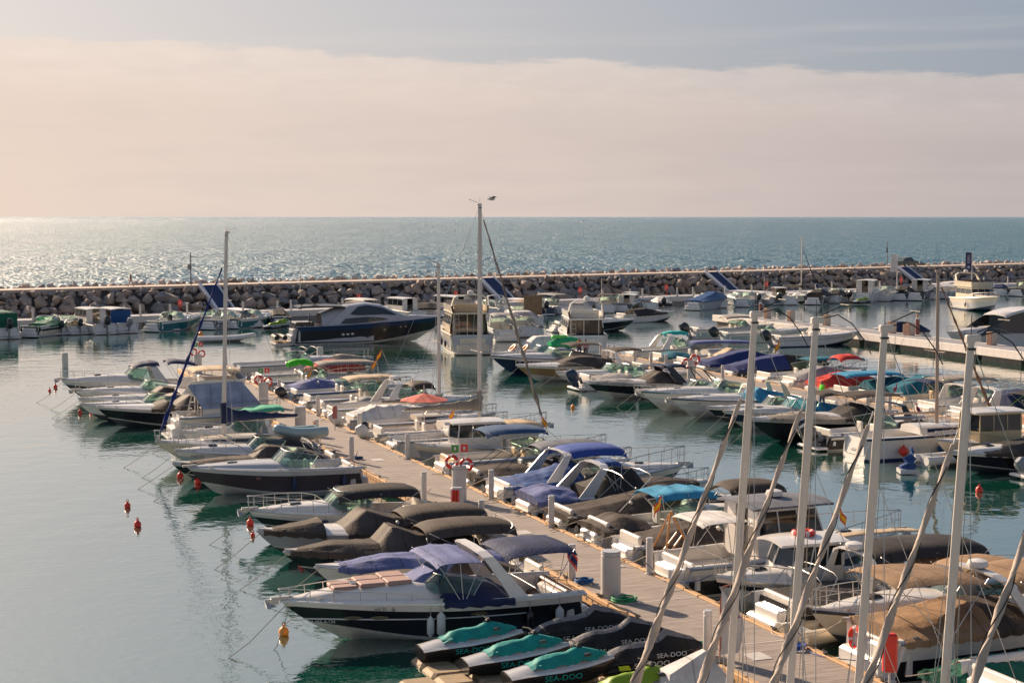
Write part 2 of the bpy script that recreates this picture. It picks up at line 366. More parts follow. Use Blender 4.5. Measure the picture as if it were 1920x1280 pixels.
def rock_mesh(seed, m):
    rg = random.Random(seed); bm = bmesh.new()
    for i in range(11):
        v = Vector((rg.gauss(0, 1), rg.gauss(0, 1), rg.gauss(0, 1))).normalized()
        v = Vector((v.x * rg.uniform(.8, 1.05), v.y * rg.uniform(.75, 1), v.z * rg.uniform(.65, .95)))
        bm.verts.new(v)
    res = bmesh.ops.convex_hull(bm, input=bm.verts)
    bmesh.ops.delete(bm, geom=[g for g in res['geom_interior'] if isinstance(g, bmesh.types.BMVert)], context='VERTS')
    bmesh.ops.dissolve_limit(bm, angle_limit=R(14), verts=bm.verts, edges=bm.edges)
    bmesh.ops.bevel(bm, geom=bm.edges[:], offset=.022, segments=1, affect='EDGES')
    bmesh.ops.triangulate(bm, faces=bm.faces[:])
    me = bpy.data.meshes.new('boulder'); bm.to_mesh(me); bm.free(); me.materials.append(m); return me
RM = [rock_mesh(i, ROCKM[i % 4]) for i in range(20)]; RMC = [rock_mesh(50 + i, CRM) for i in range(6)]
STAIRS = []
for px in (391, 913, 1334, 1692):
    w_ = P(px, 406 + 8.7 * 3000 / 1000, 3.6)
    # top edge on the line n = 190
    dx = (px - 960) / F_PX; Yv = 190 / (NB.y + NB.x * dx); STAIRS.append(Vector((dx * Yv, Yv, 0)).dot(EB))
rocks = []
rg = random.Random(11)
rows = [(185.15, .25, .95), (186.5, 1.15, 1.0), (187.9, 2.15, .95), (189.3, 2.95, .7)]
for ri, (n, z, s) in enumerate(rows):
    t = 36.0 + ri * .7
    while t < 262:
        k = s * rg.uniform(.75, 1.4)
        if not any(abs(t - st) < 2.0 for st in STAIRS):
            rocks.append((t, n + rg.uniform(-.25, .3), z + rg.uniform(-.22, .22), k, rg.choice(RM)))
        t += k * rg.uniform(1.3, 1.65)
for _ in range(520):
    u = rg.random(); t = rg.uniform(36, 262)
    if not any(abs(t - st) < 1.7 for st in STAIRS):
        rocks.append((t, 185.2 + u * 4.4, .4 + u * 2.9 + .1, rg.uniform(.35, .6), rg.choice(RM)))
t = 36
while t < 262:
    k = rg.uniform(.35, .85); rocks.append((t, 195.3 + rg.uniform(-.3, .5), 3.55 + rg.uniform(-.15, .25), k, rg.choice(RMC) if rg.random() < .75 else rg.choice(RM))); t += k * rg.uniform(1.2, 1.7)
    if rg.random() < .5: rocks.append((t, 197.2, 3.2, k, rg.choice(RMC)))
def rock_M(r):
    t, n, z, s, me = r
    p = qb(t, n, z) - B0
    rr = Matrix.Rotation(rg.uniform(0, 6.28), 4, 'Z') @ Matrix.Rotation(rg.uniform(-.6, .6), 4, 'X')
    return Matrix.Translation(p) @ rr @ Matrix.Diagonal((s * rg.uniform(.9, 1.25), s * rg.uniform(.85, 1.05), s * rg.uniform(.8, 1), 1))
rocks = [(r, rock_M(r)) for r in rocks]
rocks.sort(key=lambda x: (qb(x[0][0], x[0][1]).length) / x[0][3] + (0 if 43 < x[0][0] else 1e4))
for r, Mx in rocks[:300]:
    o = bpy.data.objects.new('boulder', r[4]); COL.objects.link(o); o.parent = bw; o.matrix_local = Mx
vs = []; fs = []; ms = []; base = 0
for r, Mx in rocks[300:]:
    me = r[4]
    for v in me.vertices: vs.append(tuple(Mx @ v.co))
    mi = (ROCKM + [CRM]).index(me.materials[0])
    for p in me.polygons: fs.append(tuple(base + i for i in p.vertices)); ms.append(mi)
    base += len(me.vertices)
me = bpy.data.meshes.new('boulder_mass'); me.from_pydata(vs, [], fs)
for m in ROCKM + [CRM]: me.materials.append(m)
me.polygons.foreach_set('material_index', ms)
o = inst('boulder_mass', me, bw); o['kind'] = 'stuff'
# floating quay in front of the boulders
qd = empty('quay', qb(150, 173, 0), 0, 'low white sided quay running in front of the boulder breakwater', 'quay')
QW = mat('quay_white', (.66, .62, .6), rough=.7, var=.1); QD = mat('quay_deck', (.36, .36, .38), rough=.85, var=.2)
mb = MB().box(0, 7.96, 0, 3.0, 1.0, 1.15).mesh('deck_panel', [QD]); m2 = MB().bevbox(0, 7.96, -.12, 0, .45, 1.17, .03).mesh('side_panel', [QW]); m3 = MB().box(.4, 7.6, .2, 2.8, -.4, .98).mesh('float', [CONCG])
m4 = MB().bevbox(0, 7.96, 3.0, 3.12, .45, 1.17, .03).mesh('side_panel', [QW])
for k in range(52):
    for nm, me in (('deck_panel', mb), ('side_panel', m2), ('float', m3), ('side_panel', m4)): inst(nm, me, qd, qb(-100 + 8 * k, 171.5) - qd.location, (0, 0, AB))
# staircases
SWH = mat('stair_white', (.72, .72, .76), rough=.6, var=.08); SBL = mat('stair_blue', (.012, .05, .16), rough=.6, var=.12)
for i, (ts, lb) in enumerate(zip(STAIRS, ('leftmost blue staircase down the boulders, behind the forestay of the blue boomed sailboat', 'blue and white staircase right of the tallest mast in the photo centre',
        'blue and white staircase between the centre of the photo and the white banner', 'blue and white staircase beside the white banner pole'))):
    st = empty('staircase', qb(ts, 190, 0), AB, lb, 'staircase', 'blue staircases on the breakwater')
    # local: x along breakwater, -y towards harbour
    nst = 16
    for k in range(nst):
        y1 = -.02 - k * .33; z1 = 3.62 - k * .19
        MB().box(-1.0, 1.0, y1 - .34, y1, max(.2, z1 - .42), z1, 0).build('step', SBL, st)
    MB().box(-1.3, 1.3, -15.3, -5.45, .75, .95).build('landing', SWH, st)
    for sx, wd in ((-1.38, .36), (1.02, .2)):
        mb = MB(); r0 = [(sx, 0, 3.2), (sx, .1, 3.95), (sx, -5.4, .85), (sx, -5.4, .1)]
        mb.loft([r0, [(x + wd, y, z) for x, y, z in r0]], closed=True, cap=True, smooth=False); mb.build('side_wall', SWH, st)
# service posts, life ring stands and lamp poles on the quay
def life_ring_stand(loc, lb, rz=0):
    e = empty('life_ring_stand', loc, rz, lb, 'life ring stand', 'red life ring stands on the quay')
    MB().cyl(0, 0, 0, 1.0, .035, 6).build('post', REDB, e); MB().box(-.22, .22, -.1, .1, .9, 1.5).build('cabinet', REDB, e)
    MB().box(-.07, .07, -.105, -.101, 1.1, 1.3).build('emblem', INKW, e)
def on_quay(px, n=174.0):
    dx = (px - 960) / F_PX; Yv = n / (NB.y + NB.x * dx); return Vector((dx * Yv, Yv, 1.16))
for px, lb in ((337, 'red life ring stand at the foot of the boulders, left of the first staircase'), (673, 'red life ring stand on the quay above the cabin of the black motor yacht'), (855, 'red life ring stand on the quay behind the cream flybridge yacht'),
               (1088, 'red life ring stand on the quay, first one right of the tallest mast'), (1250, 'red life ring stand on the quay behind the outboard boats'), (1438, 'red life ring stand on the quay behind the left foreground masts'), (1690, 'red life ring stand at the foot of the staircase by the white banner')):
    life_ring_stand(on_quay(px), lb, AB)
# ================================================================== boats
def lerp(a, b, t): return a + (b - a) * t
def ipl(tab, x):
    if x <= tab[0][0]: return tab[0][1]
    for (a, u), (b, v) in zip(tab, tab[1:]):
        if x <= b:
            t = (x - a) / (b - a); t = t * t * (3 - 2 * t) * .2 + t * .8
            return u + (v - u) * t
    return tab[-1][1]
def wr(x, y, s, seed=0):          # cloth wrinkle noise
    return noise.noise(Vector((x * s, y * s * 1.7, seed)))
TXT = {}
def text_mesh(s, size, m):
    k = (s, size, m.name)
    if k in TXT: return TXT[k]
    c = bpy.data.curves.new('lettering', 'FONT'); c.body = s; c.size = size; c.align_x = 'CENTER'; c.extrude = .002
    o = bpy.data.objects.new('tmp_text', c); COL.objects.link(o)
    me = bpy.data.meshes.new_from_object(o.evaluated_get(bpy.context.evaluated_depsgraph_get()))
    bpy.data.objects.remove(o); me.materials.clear(); me.materials.append(m); me.name = 'lettering'; TXT[k] = me; return me

class Hull:
    TS = [0, .1, .22, .34, .46, .56, .65, .73, .8, .86, .91, .95, .98, 1]
    def __init__(s, L, B, fs=.75, fb=1.2, full=2.3, start=.35, rake=.17, stern=.93, chine=.82):
        s.L, s.B, s.fs, s.fb, s.full, s.start, s.rake, s.stern, s.ch = L, B, fs, fb, full, start, rake, stern, chine
    def b(s, t):
        v = 1 - max(0, (t - s.start) / (1 - s.start)) ** s.full
        if t < s.start: v = lerp(s.stern, 1, min(1, t / s.start) ** .7)
        return max(.02, s.B / 2 * v)
    def zs(s, t): return s.fs + (s.fb - s.fs) * t ** 1.5
    def pt(s, t, h):              # h: 0 keel .. 1 sheer, port side
        b = s.b(t); zsh = s.zs(t)
        foot = lerp(-.30, .12, max(0, (t - .55) / .45) ** 2)
        zc = lerp(.0, .42 * s.fb, max(0, (t - .4) / .6) ** 1.6) + .03
        bc = b * s.ch * (1 - .55 * max(0, (t - .5) / .5) ** 2)
        H = (h - .12) / .88
        if h <= .12: y = bc * h / .12; z = lerp(foot, zc, h / .12)
        else: y = lerp(bc, b, H ** (1 + .9 * t)); z = lerp(zc, zsh, H)
        rk = .30 * max(0, 1 - t / .1) * max(0, (z - .25) / zsh)
        x = rk + s.L * t - s.rake * s.L * (1 - z / zsh) ** 1.25 * max(0, (t - .45) / .55) ** 1.5 if z < zsh else s.L * t + rk
        return Vector((x, y, z))
    def side(s, x, z):            # y of the hull side near (x,z)
        t = min(1, max(0, x / s.L)); zs = s.zs(t); zc = .1
        h = .12 + .88 * min(1, max(0, (z - zc) / (zs - zc)))
        return s.pt(t, h).y

def tubeline(mb, pts, r=.016, mi=0, n=5): mb.tube(pts, r, n, mi)

def make_outboard(parent, x, y, z, m=None, tilt=0, k=1.0):
    m = m or ENG
    Mx = Matrix.Translation((x, y, z)) @ Matrix.Rotation(-tilt, 4, 'Y') @ Matrix.Scale(k, 4)
    mb = MB(); rings = []
    for zz, a, b, cx in ((.12, .20, .15, -.28), (.2, .27, .19, -.30), (.42, .30, .20, -.32), (.6, .27, .18, -.34), (.72, .16, .11, -.36)):
        rings.append([Mx @ Vector((cx + a * math.copysign(abs(math.cos(t)) ** .7, math.cos(t)), b * math.copysign(abs(math.sin(t)) ** .7, math.sin(t)), zz)) for t in [2 * math.pi * q_ / 14 for q_ in range(14)]])
    mb.loft(rings, closed=True, cap=True)
    e = mb.build('outboard_engine', m, parent)
    mb = MB()
    leg = [[Mx @ Vector((-.28 + dx * w_, dy * w_ * .35, zz)) for dx, dy in ((.16, 0), (.08, .16), (-.1, .16), (-.18, 0), (-.1, -.16), (.08, -.16))] for zz, w_ in ((.15, 1.1), (-.3, .8), (-.62, .7))]
    mb.loft(leg, closed=True, cap=True)
    mb.box(-.55, .0, -.11, .11, -.42, -.39, M=Mx)
    g = [[Mx @ Vector((xx, r_ * math.cos(t), -.66 + r_ * math.sin(t))) for t in [2 * math.pi * q_ / 8 for q_ in range(8)]] for xx, r_ in ((-.6, .04), (-.5, .075), (-.2, .08), (-.05, .02))]
    mb.loft(g, closed=True, cap=True)
    mb.box(-.08, .06, -.1, .1, -.1, .2, M=Mx)
    mb.build('lower_unit', ENGG if m is ENG else m, e)
    mb = MB()
    for q_ in range(3):
        Rm = Mx @ Matrix.Translation((-.62, 0, -.66)) @ Matrix.Rotation(q_ * 2.094, 4, 'X')
        mb.add([Rm @ Vector(p) for p in ((0, -.03, .02), (.03, -.07, .16), (-.02, .06, .17), (-.03, .03, .02), (.02, -.03, .02), (.05, -.07, .16), (0, .06, .17), (-.01, .03, .02))], [(0, 1, 2, 3), (7, 6, 5, 4), (0, 4, 5, 1), (1, 5, 6, 2), (2, 6, 7, 3)])
    mb.build('propeller', STEEL, e)
    return e

def make_fender(parent, x, y, z, m=None, L=.5, r=.11, ball=False):
    mb = MB()
    if ball: prof = [(.02, -.26)] + [(.24 * math.sin(a), -.24 * math.cos(a)) for a in [math.pi * k / 8 for k in range(1, 8)]] + [(.05, .26), (.05, .32)]
    else: prof = [(.03, -L / 2 - .05), (r * .6, -L / 2), (r, -L / 2 + .06), (r, L / 2 - .06), (r * .6, L / 2), (.03, L / 2 + .06)]
    mb.lathe([(a, z + b) for a, b in prof], 10, 0, x, y)
    tubeline(mb, [(x, y, z + L / 2), (x, y, z + L / 2 + .35)], .012, 1)
    return mb.build('fender', [m or FEND, ROPE], parent)

def make_flag(parent, x, y, z, kind='spain', h=.9, s=1.0, lean=-.25):
    mb = MB(); tubeline(mb, [(x, y, z), (x + lean, y, z + h)], .014, 0)
    pole = mb.build('flag_pole', STEEL, parent)
    cols = {'spain': [REDB, mat('flag_yellow', (.85, .5, .02), rough=.8), REDB], 'red': [REDB, mat('flag_navy', (.02, .03, .12), rough=.8), REDB], 'teal': [TEALC] * 3}[kind]
    mb = MB(); n = 7; m = 4; top = Vector((x + lean, y, z + h))
    w_, hh = .42 * s, .34 * s
    g = [[top + Vector((-.10 * i / n * w_ / .42 - .02, .05 * math.sin(i * 1.3 + j * .5), -j / m * hh - i / n * w_ * .95)) + Vector((-w_ * .45 * i / n, 0, 0)) for j in range(m + 1)] for i in range(n + 1)]
    mb.loft(g, bands=[0, 1, 1, 2], mi=0)
    mb.build('flag', cols, pole)

def cover_mesh(h, x0, x1, prof, m=None, p=1.0, skirt=.14, seed=0, flat=.46, wrk=.022, over=.05, ny=14, nx=None):
    """canvas stretched over the hull between x0 and x1; prof: (fraction, height over sheer)"""
    nx = nx or max(10, int((x1 - x0) * 6)); mb = MB(); rows = []
    for i in range(nx + 1):
        f = i / nx; x = lerp(x0, x1, f); t = min(.995, max(0, x / h.L)); b = h.b(t) + over; zs = h.zs(t); H = ipl(prof, f) * .86
        row = [(x, -b - .01, zs - skirt - .03 * math.sin(i * 2.1)), (x, -b, zs + .03)]
        for j in range(1, 2 * ny):
            v = -1 + j / ny; a = abs(v)
            prz = max(0, 1 - max(0, (a - flat) / (1 - flat)) ** p)
            # scalloped sag between ridges plus wrinkles
            rdg = 1 - min(1, abs(wr(x * .8 + v * b * .5, v * b * .35, 2.1, seed + 3)) * 5)
            n_ = rdg * rdg * wrk * .9 + wr(x, v * b, 1.1, seed) * wrk * 1.4 + wr(x, v * b * .4, 3.2, seed + 5) * wrk * (.5 + H)
            pl = wr(x * .35, v * b * 2.6, 2.6, seed + 13); n_ += (1 - min(1, abs(pl) * 4)) ** 2 * .022 * min(1, H * 2)
            row.append((x + wr(x, v, 2, seed + 9) * .04, v * b * (1 - .12 * H * (1 - a)), zs + .04 + H * prz + n_ * min(1, prz * 2)))
        row += [(x, b, zs + .03), (x, b + .01, zs - skirt - .03 * math.sin(i * 2.1 + 1))]
        rows.append(row)
    mb.loft(rows)
    for e in (rows[0], rows[-1]):
        c = [(pp[0], pp[1], lerp(h.zs(min(1, max(0, pp[0] / h.L))) - .1, pp[2], 0)) for pp in e]
        mb.loft([e, c])
    return mb

def bimini_mesh(x0, x1, z, w, crown=.16, drop=.16, th=.02, lens=.0, seed=0, sag=.05, pitch=0.0):
    crown *= .7; drop *= .8
    mb = MB(); nx, ny = 12, 12; g = []
    for i in range(nx + 1):
        f = i / nx; x = lerp(x0, x1, f); c = 1 - (2 * f - 1) ** 2; row = []
        ww = w / 2 * (1 - lens * (1 - c) ** 1.5)
        bow = -sag * abs(math.sin(f * math.pi * 3)) ** 1.5
        for j in range(ny + 1):
            v = -1 + 2 * j / ny; a = abs(v)
            row.append((x, v * ww, z + pitch * (f - .5) + crown * c * .7 + crown * (1 - a ** 2) - drop * max(0, (a - .72) / .28) ** 1.6 + bow * (1 - a) + wr(x, v * w, 1.6, seed) * .012 - (.10 * (1 - c) ** 4)))
        g.append(row)
    mb.sheet(g, th); return mb

def boat(name, loc, hd, L, B, label, cat, group=None, hull=(WHITE, WHITE, WHITE), bottom=ANTI, deckm=WHITE, fs=.75, fb=1.2, shape=None,
         ws=None, wsm=GLASS, wsh=.5, trunk=.32, open_=False, arch=None, bim=(), cov=(), rail=True, eng=(), plat=.6, platm=WHITE, fend=(), ports=0,
         seats=VINYL, hard=None, fly=None, console=None, text=None, textm=INK, textsz=.22, anchor=False, flag=None, frames=(), pad=None, radar=None,
         stripe=None, tower=None, ball=None, tilt=0, det=True, horn=False, antenna=None, extras=None, mast=None, roll=0, lines=0):
    e = empty(name, (loc[0], loc[1], -.02), hd, label, cat, group, tilt=(roll, tilt))
    h = Hull(L, B, fs, fb, **(shape or {})); rg = random.Random(sum(map(ord, label)) + int(L * 100)); sd = rg.random() * 50
    if not fend and lines: fend = [(t_ + rg.uniform(-.05, .05), s_, rg.choice((FEND, FENB, FEND, BLACK))) for t_ in (.22, .5) for s_ in (-1, 1) if rg.random() < .75]
    hs = [0, .06, .12, .2, .42, .62, .8, .93, 1]
    up, mid, low = hull
    bands_half = [4, 4, 3, 2, 2, 1, 0, 0]      # keel..sheer
    rings = []
    TS = Hull.TS if det else Hull.TS[::2] + [1]
    for t in TS:
        pr = [h.pt(t, k) for k in hs]
        rings.append([Vector((p.x, -p.y, p.z)) for p in pr[::-1]] + pr[1:])
    mb = MB(); mb.loft(rings, bands=bands_half[::-1] + bands_half)
    mb.add(rings[0], [tuple(range(len(rings[0])))], 1)
    mb.build('hull', [up, mid, low, ANTIW if bottom is ANTI else bottom, bottom], e, angle=50)
    # rub rail
    mb = MB()
    for sg in (-1, 1):
        tubeline(mb, [Vector((h.L * t, sg * (h.b(t) + .01), h.zs(t) - .02)) for t in TS], .035 if stripe is None else .05)
    mb.build('rub_rail', stripe or (STEEL if up is not BLACK else ALU), e)
    # ---- deck ----------------------------------------------------------
    xw = (ws if ws is not None else .5) * L
    flush = open_
    mb = MB(); rows = []; N_ = 10
    for i in range(N_ + 1):
        x = lerp(xw, L * .995, i / N_); t = x / L; b = h.b(t); z = h.zs(t)
        hc = (0.05 if flush else trunk) * (1 - max(0, (t - .55) / .42) ** 1.6 if t > .55 else 1); hc = max(.03, hc)
        half = [(x, b - .01, z), (x, max(.01, b - .09), z + .05), (x, max(.01, b * .80 - .04), z + .06), (x, b * .68, z + .06 + hc * .55), (x, b * .52, z + .06 + hc * .9), (x, b * .25, z + .06 + hc), (x, 0, z + .07 + hc * 1.03)]
        rows.append([(a, -y, c) for a, y, c in half] + [(a, y, c) for a, y, c in half[::-1][1:]])
    mb.loft(rows)
    # bulkhead at the windscreen
    r0 = rows[0]; mb.add(r0 + [(xw, -h.b(xw / L) * .8, .3), (xw, h.b(xw / L) * .8, .3)], [tuple(list(range(len(r0))) + [len(r0) + 1, len(r0)])])
    mb.build('foredeck', deckm, e)
    # cockpit tub
    mb = MB(); rows = []
    fl = .32
    for i in range(7):
        x = lerp(.02, xw, i / 6); t = x / L; b = h.b(t); z = h.zs(t)
        half = [(x, b - .01, z), (x, b - .05, z + .06), (x, b - .2, z + .07), (x, b - .26, z - .02), (x, b - .3, fl), (x, 0, fl)]
        rows.append([(a, -y, c) for a, y, c in half] + [(a, y, c) for a, y, c in half[::-1][1:]])
    mb.loft(rows); r0 = rows[0]
    mb.bevbox(.30, .62, -(h.b(0) - .62), h.b(0) - .10, fl, h.fs - .12, .06); mb.bevbox(.30, .5, -(h.b(0) - .06), -(h.b(0) - .3), fl, h.fs + .03, .05)
    mb.build('cockpit', deckm, e, angle=30)
    if det and xw > 1.6:
        MB().box(.66, xw - .04, -(h.b(.2) - .34), h.b(.2) - .34, fl + .004, fl + .018).build('cockpit_sole', rg.choice((TEAK, LGREY, TAUPE, GREYC)), e)
        s_ = MB(); yb = h.b(.25) - .34; s_.bevbox(.9, xw - 1.25, yb - .42, yb, fl, fl + .4, .05) if xw > 2.8 else None
        if s_.v: s_.build('side_bench', seats or VINYL, e)
        for k_ in range(rg.randint(1, 3)):
            x_ = rg.uniform(.9, max(1.0, xw - .8)); y_ = rg.uniform(-.6, .5); s_ = MB(); z_ = fl + .02; s_.bevbox(x_, x_ + rg.uniform(.25, .5), y_, y_ + rg.uniform(.2, .4), z_, z_ + rg.uniform(.15, .42), .04); s_.build('deck_box', rg.choice((WHITE, GREYC, VINB, BLUEC, DARKIN, FEND)), e)
    if seats and det:
        s_ = MB(); bb = h.b(.1) - .36
        s_.bevbox(.3, .85, -bb, bb, fl, fl + .42, .05); s_.bevbox(.26, .42, -bb, bb, fl + .4, fl + .82, .04)
        s_.build('rear_seat', seats, e)
        for sg in (-1, 1):
            s_ = MB(); x = xw - 1.15
            if x > 1.1:
                s_.bevbox(x, x + .5, sg * .62 - .24, sg * .62 + .24, fl + .3, fl + .5, .04); s_.bevbox(x - .08, x + .06, sg * .62 - .24, sg * .62 + .24, fl + .4, fl + .98, .04); s_.cyl(x + .25, sg * .62, fl, fl + .3, .06, 8)
                s_.build('helm_seat', seats, e)
    if det and not eng:
        mb = MB(); y = -(h.b(0) - .46); mb.box(.33, .36, y - .15, y + .15, fl, h.fs - .02); mb.build('transom_door', LGREY, e)
        mb = MB()
        for k_ in range(4): mb.box(.06 + .045 * k_, .075 + .045 * k_, -.35, .35, h.fs * .42 + .06 * k_, h.fs * .42 + .06 * k_ + .02)
        mb.build('transom_vent', DARKIN, e)
    if det and not eng and plat:
        mb = MB(); mb.bevbox(-min(.34, plat * .6), .3, -B * .34, B * .34, .2, h.fs * .55, .08); mb.bevbox(-.14, .36, -B * .27, B * .27, h.fs * .5, h.fs * .86, .07); mb.build('transom_step', deckm, e)
    if lines:
        for sg in (-1, 1):
            mb = MB(); A_ = Vector((.25, sg * (h.b(.05) - .1), h.zs(.05) + .08)); B_ = Vector((-.75 - plat * .3, sg * (h.b(0) + .45 + rg.random() * .4), .62)); C__ = (A_ + B_) / 2 - Vector((0, 0, .12)); tubeline(mb, [A_, C__, B_], .016, 0, 5); mb.build('mooring_line', ROPE, e)
        if lines == 2:
            mb = MB(); tubeline(mb, [(L * .97, .1, h.fb), (L + 1.0, .5, .35), (L + 2.0, .9, -.15)], .013, 0, 5); mb.build('bow_line', ROPE, e)
    if plat:
        mb = MB(); mb.bevbox(-plat, .05, -B * .42, B * .42, .12, .24, .03, 0); 
        o = mb.build('swim_platform', deckm, e)
        MB().box(-plat + .06, -.03, -B * .38, B * .38, .242, .256).build('deck_pad', platm if platm is not WHITE else LGREY, o)
    # ---- windscreen -----------------------------------------------------
    if ws is not None and wsh > 0:
        lo, hi = [], []
        n = 12; bb = h.b(xw / L) - .12
        for i in range(n + 1):
            v = -1 + 2 * i / n; a = abs(v)
            x = xw + .55 * (1 - a ** 2.2) - (.9 if a > .99 else .0) * 1 ; y = math.copysign(bb * min(1, a ** .85), v)
            zz = h.zs(xw / L) + .06 + (0 if flush else trunk * .85 * max(0, 1 - a ** 3))
            lo.append(Vector((x, y, zz))); hi.append(Vector((x - .42 - .1 * (1 - a), y * .86, h.zs(xw / L) + .08 + wsh + (0 if flush else trunk * .6) - (.32 * wsh if a > .99 else 0))))
        mb = MB(); mb.loft([lo, hi], smooth=True); w_o = mb.build('windscreen', wsm, e)
        mb = MB(); tubeline(mb, hi, .022); tubeline(mb, lo, .018)
        for i in (0, 3, 5, 7, 9, n): tubeline(mb, [lo[i], hi[i]], .016)
        mb.build('frame', STEEL, w_o)
        if det:
            mb = MB(); mb.bevbox(xw - .45, xw + .05, -bb * .8, -bb * .15, fl + .35, h.zs(xw / L) + .2, .04); mb.build('helm_console', deckm, e)
            mb = MB(); mb.torus((xw - .5, -bb * .5, h.zs(xw / L) + .02), .17, .015, 14, 5, 0, Matrix.Rotation(R(65), 4, 'Y')); mb.build('steering_wheel', RUB, e)
    # ---- portholes --------------------------------------------------------
    for k in range(ports):
        t = .62 + .13 * k if ports < 4 else .5 + .09 * k; x = h.L * t; z = h.zs(t) * .70
        for sg in (-1, 1):
            y = sg * (h.side(x, z) + .004); mb = MB(); n = 10
            c = [(x + .17 * math.cos(a), y + (h.side(x + .17 * math.cos(a), z) - h.side(x, z)) * sg, z + .06 * math.sin(a)) for a in [2 * math.pi * i / n for i in range(n)]]
            mb.add([(p[0], p[1], p[2]) for p in c] + [(p[0], p[1] - sg * .03, p[2]) for p in c], [tuple(range(n)) if sg < 0 else tuple(range(n))[::-1]] + [(i, (i + 1) % n, n + (i + 1) % n, n + i) for i in range(n)])
            mb.build('porthole', DGLASS, e)
    # ---- rails ------------------------------------------------------------
    if rail:
        rh = .5 if rail is True else rail
        for sg in (-1, 1):
            mb = MB(); top = []
            for t in (.52, .6, .68, .76, .84, .91, .97, 1.0):
                b = h.b(t) - .06 if t < .98 else max(.05, h.b(t) * .5); k = 0 if t < .53 else 1
                p = Vector((h.L * t, sg * max(.04, b), h.zs(t) + .06)); q_ = p + Vector((.02, sg * .02, rh * (.5 + .5 * min(1, (t - .5) / .2)) * k))
                top.append(q_)
                if k: tubeline(mb, [p, q_], .013)
            top.append(Vector((h.L + .06, 0, h.zs(1) + rh + .05))); tubeline(mb, top, .016)
            if rh > .45: tubeline(mb, [Vector((p.x, p.y, lerp(h.zs(p.x / L if p.x < L else 1) + .06, p.z, .5))) for p in top[2:]], .008)
            mb.build('bow_rail', STEEL, e)
        if anchor:
            mb = MB(); mb.box(L - .35, L + .28, -.07, .07, h.fb + .03, h.fb + .12); mb.box(L + .05, L + .42, -.03, .03, h.fb - .1, h.fb + .06)
            mb.add([(L + .4, -.16, h.fb - .2), (L + .46, 0, h.fb + .08), (L + .4, .16, h.fb - .2), (L + .1, 0, h.fb - .16)], [(0, 1, 2), (0, 3, 1), (2, 1, 3), (0, 2, 3)])
            mb.build('anchor', STEEL, e)
    elif anchor:
        MB().box(L - .35, L + .28, -.07, .07, h.fb + .03, h.fb + .12).build('anchor_roller', STEEL, e)
    if det and not flush and trunk > .15:
        mb = MB(); x = L * .72; mb.bevbox(x, x + .45, -.22, .22, h.zs(.75) + trunk * .55 + .06, h.zs(.75) + trunk * .8 + .09, .03); mb.build('deck_hatch', DGLASS, e)
    if det:
        mb = MB()
        for t in (.06, .5, .88):
            for sg in (-1, 1):
                x = t * L; y = sg * (h.b(t) - .1); z = h.zs(t) + .06
                mb.box(x - .1, x + .1, y - .015, y + .015, z + .03, z + .055); mb.box(x - .03, x + .03, y - .012, y + .012, z - .01, z + .03)
        mb.build('cleats', STEEL, e)
    if pad:     # foredeck sun pad
        x0, x1 = xw + .7, L * .84; mb = MB()
        for k in range(3):
            a, b_ = lerp(x0, x1, k / 3), lerp(x0, x1, (k + 1) / 3) - .04
            tt = (a + b_) / 2 / L; ww = h.b(tt) * .52; zz = h.zs(tt) + trunk * (1 - max(0, (tt - .55) / .42) ** 1.6) + .05
            mb.bevbox(a, b_, -ww, -.02, zz, zz + .1, .03); mb.bevbox(a, b_, .02, ww, zz, zz + .1, .03)
        mb.build('sun_pad', pad, e)
    # ---- arch ---------------------------------------------------------------
    def arch_mesh(xa, hh, lean, wdt, top=.35, thick=.07, foot=.9):
        mb = MB(); b = h.b(xa / L) - .12; z0 = h.zs(xa / L) + .05; path = []
        for f in (0, .35, .7, .92): path.append((xa + lean * f, b - .22 * f, z0 + hh * f, lerp(foot, top, f)))
        path.append((xa + lean, b * .62, z0 + hh, top)); path.append((xa + lean * 1.02, 0, z0 + hh + .04, top))
        full = path + [(x, -y, z, w2) for x, y, z, w2 in path[::-1][1:]]
        rings = []
        for i, (x, y, z, w2) in enumerate(full):
            a = full[max(0, i - 1)]; c = full[min(len(full) - 1, i + 1)]; d = Vector((0, c[1] - a[1], c[2] - a[2])).normalized(); nrm = Vector((0, -d.z, d.y))
            rings.append([Vector((x - w2 / 2, y, z)) + nrm * thick / 2, Vector((x + w2 / 2, y, z)) + nrm * thick / 2, Vector((x + w2 / 2, y, z)) - nrm * thick / 2, Vector((x - w2 / 2, y, z)) - nrm * thick / 2])
        mb.loft(rings, closed=True, cap=True, smooth=False); return mb, z0 + hh
    ztop = None
    if arch:
        xa, hh, lean, am = arch[:4]; hh = hh if hh < 1.0 else 1.0 + (hh - 1.0) * .5; wdt = arch[4] if len(arch) > 4 else .7
        mb, ztop = arch_mesh(xa * L, hh, lean, wdt, top=wdt * .5, foot=wdt)
        ao = mb.build('radar_arch', am, e)
        if radar:
            mb = MB(); mb.lathe([(.1, 0), (.28, .04), (.3, .1), (.26, .2), (.1, .25)], 16, 0, 0, 0); o = mb.build('radar_dome', WHITE, ao); o.location = (xa * L + lean, 0, ztop + .06)
    if tower:
        xa, hh, lean, tm = tower; b = h.b(xa) - .1; z0 = h.zs(xa) + .05; mb = MB()
        for dx, r_ in ((0, .045), (.55, .035)):
            pts = [(xa * L - dx, b, z0), (xa * L - dx * .5 + lean * .6, b - .1, z0 + hh * .6), (xa * L + lean, b * .75, z0 + hh), (xa * L + lean, 0, z0 + hh + .05)]
            tubeline(mb, pts + [(x, -y, z) for x, y, z in pts[::-1][1:]], r_)
        mb.build('wake_tower', tm, e)
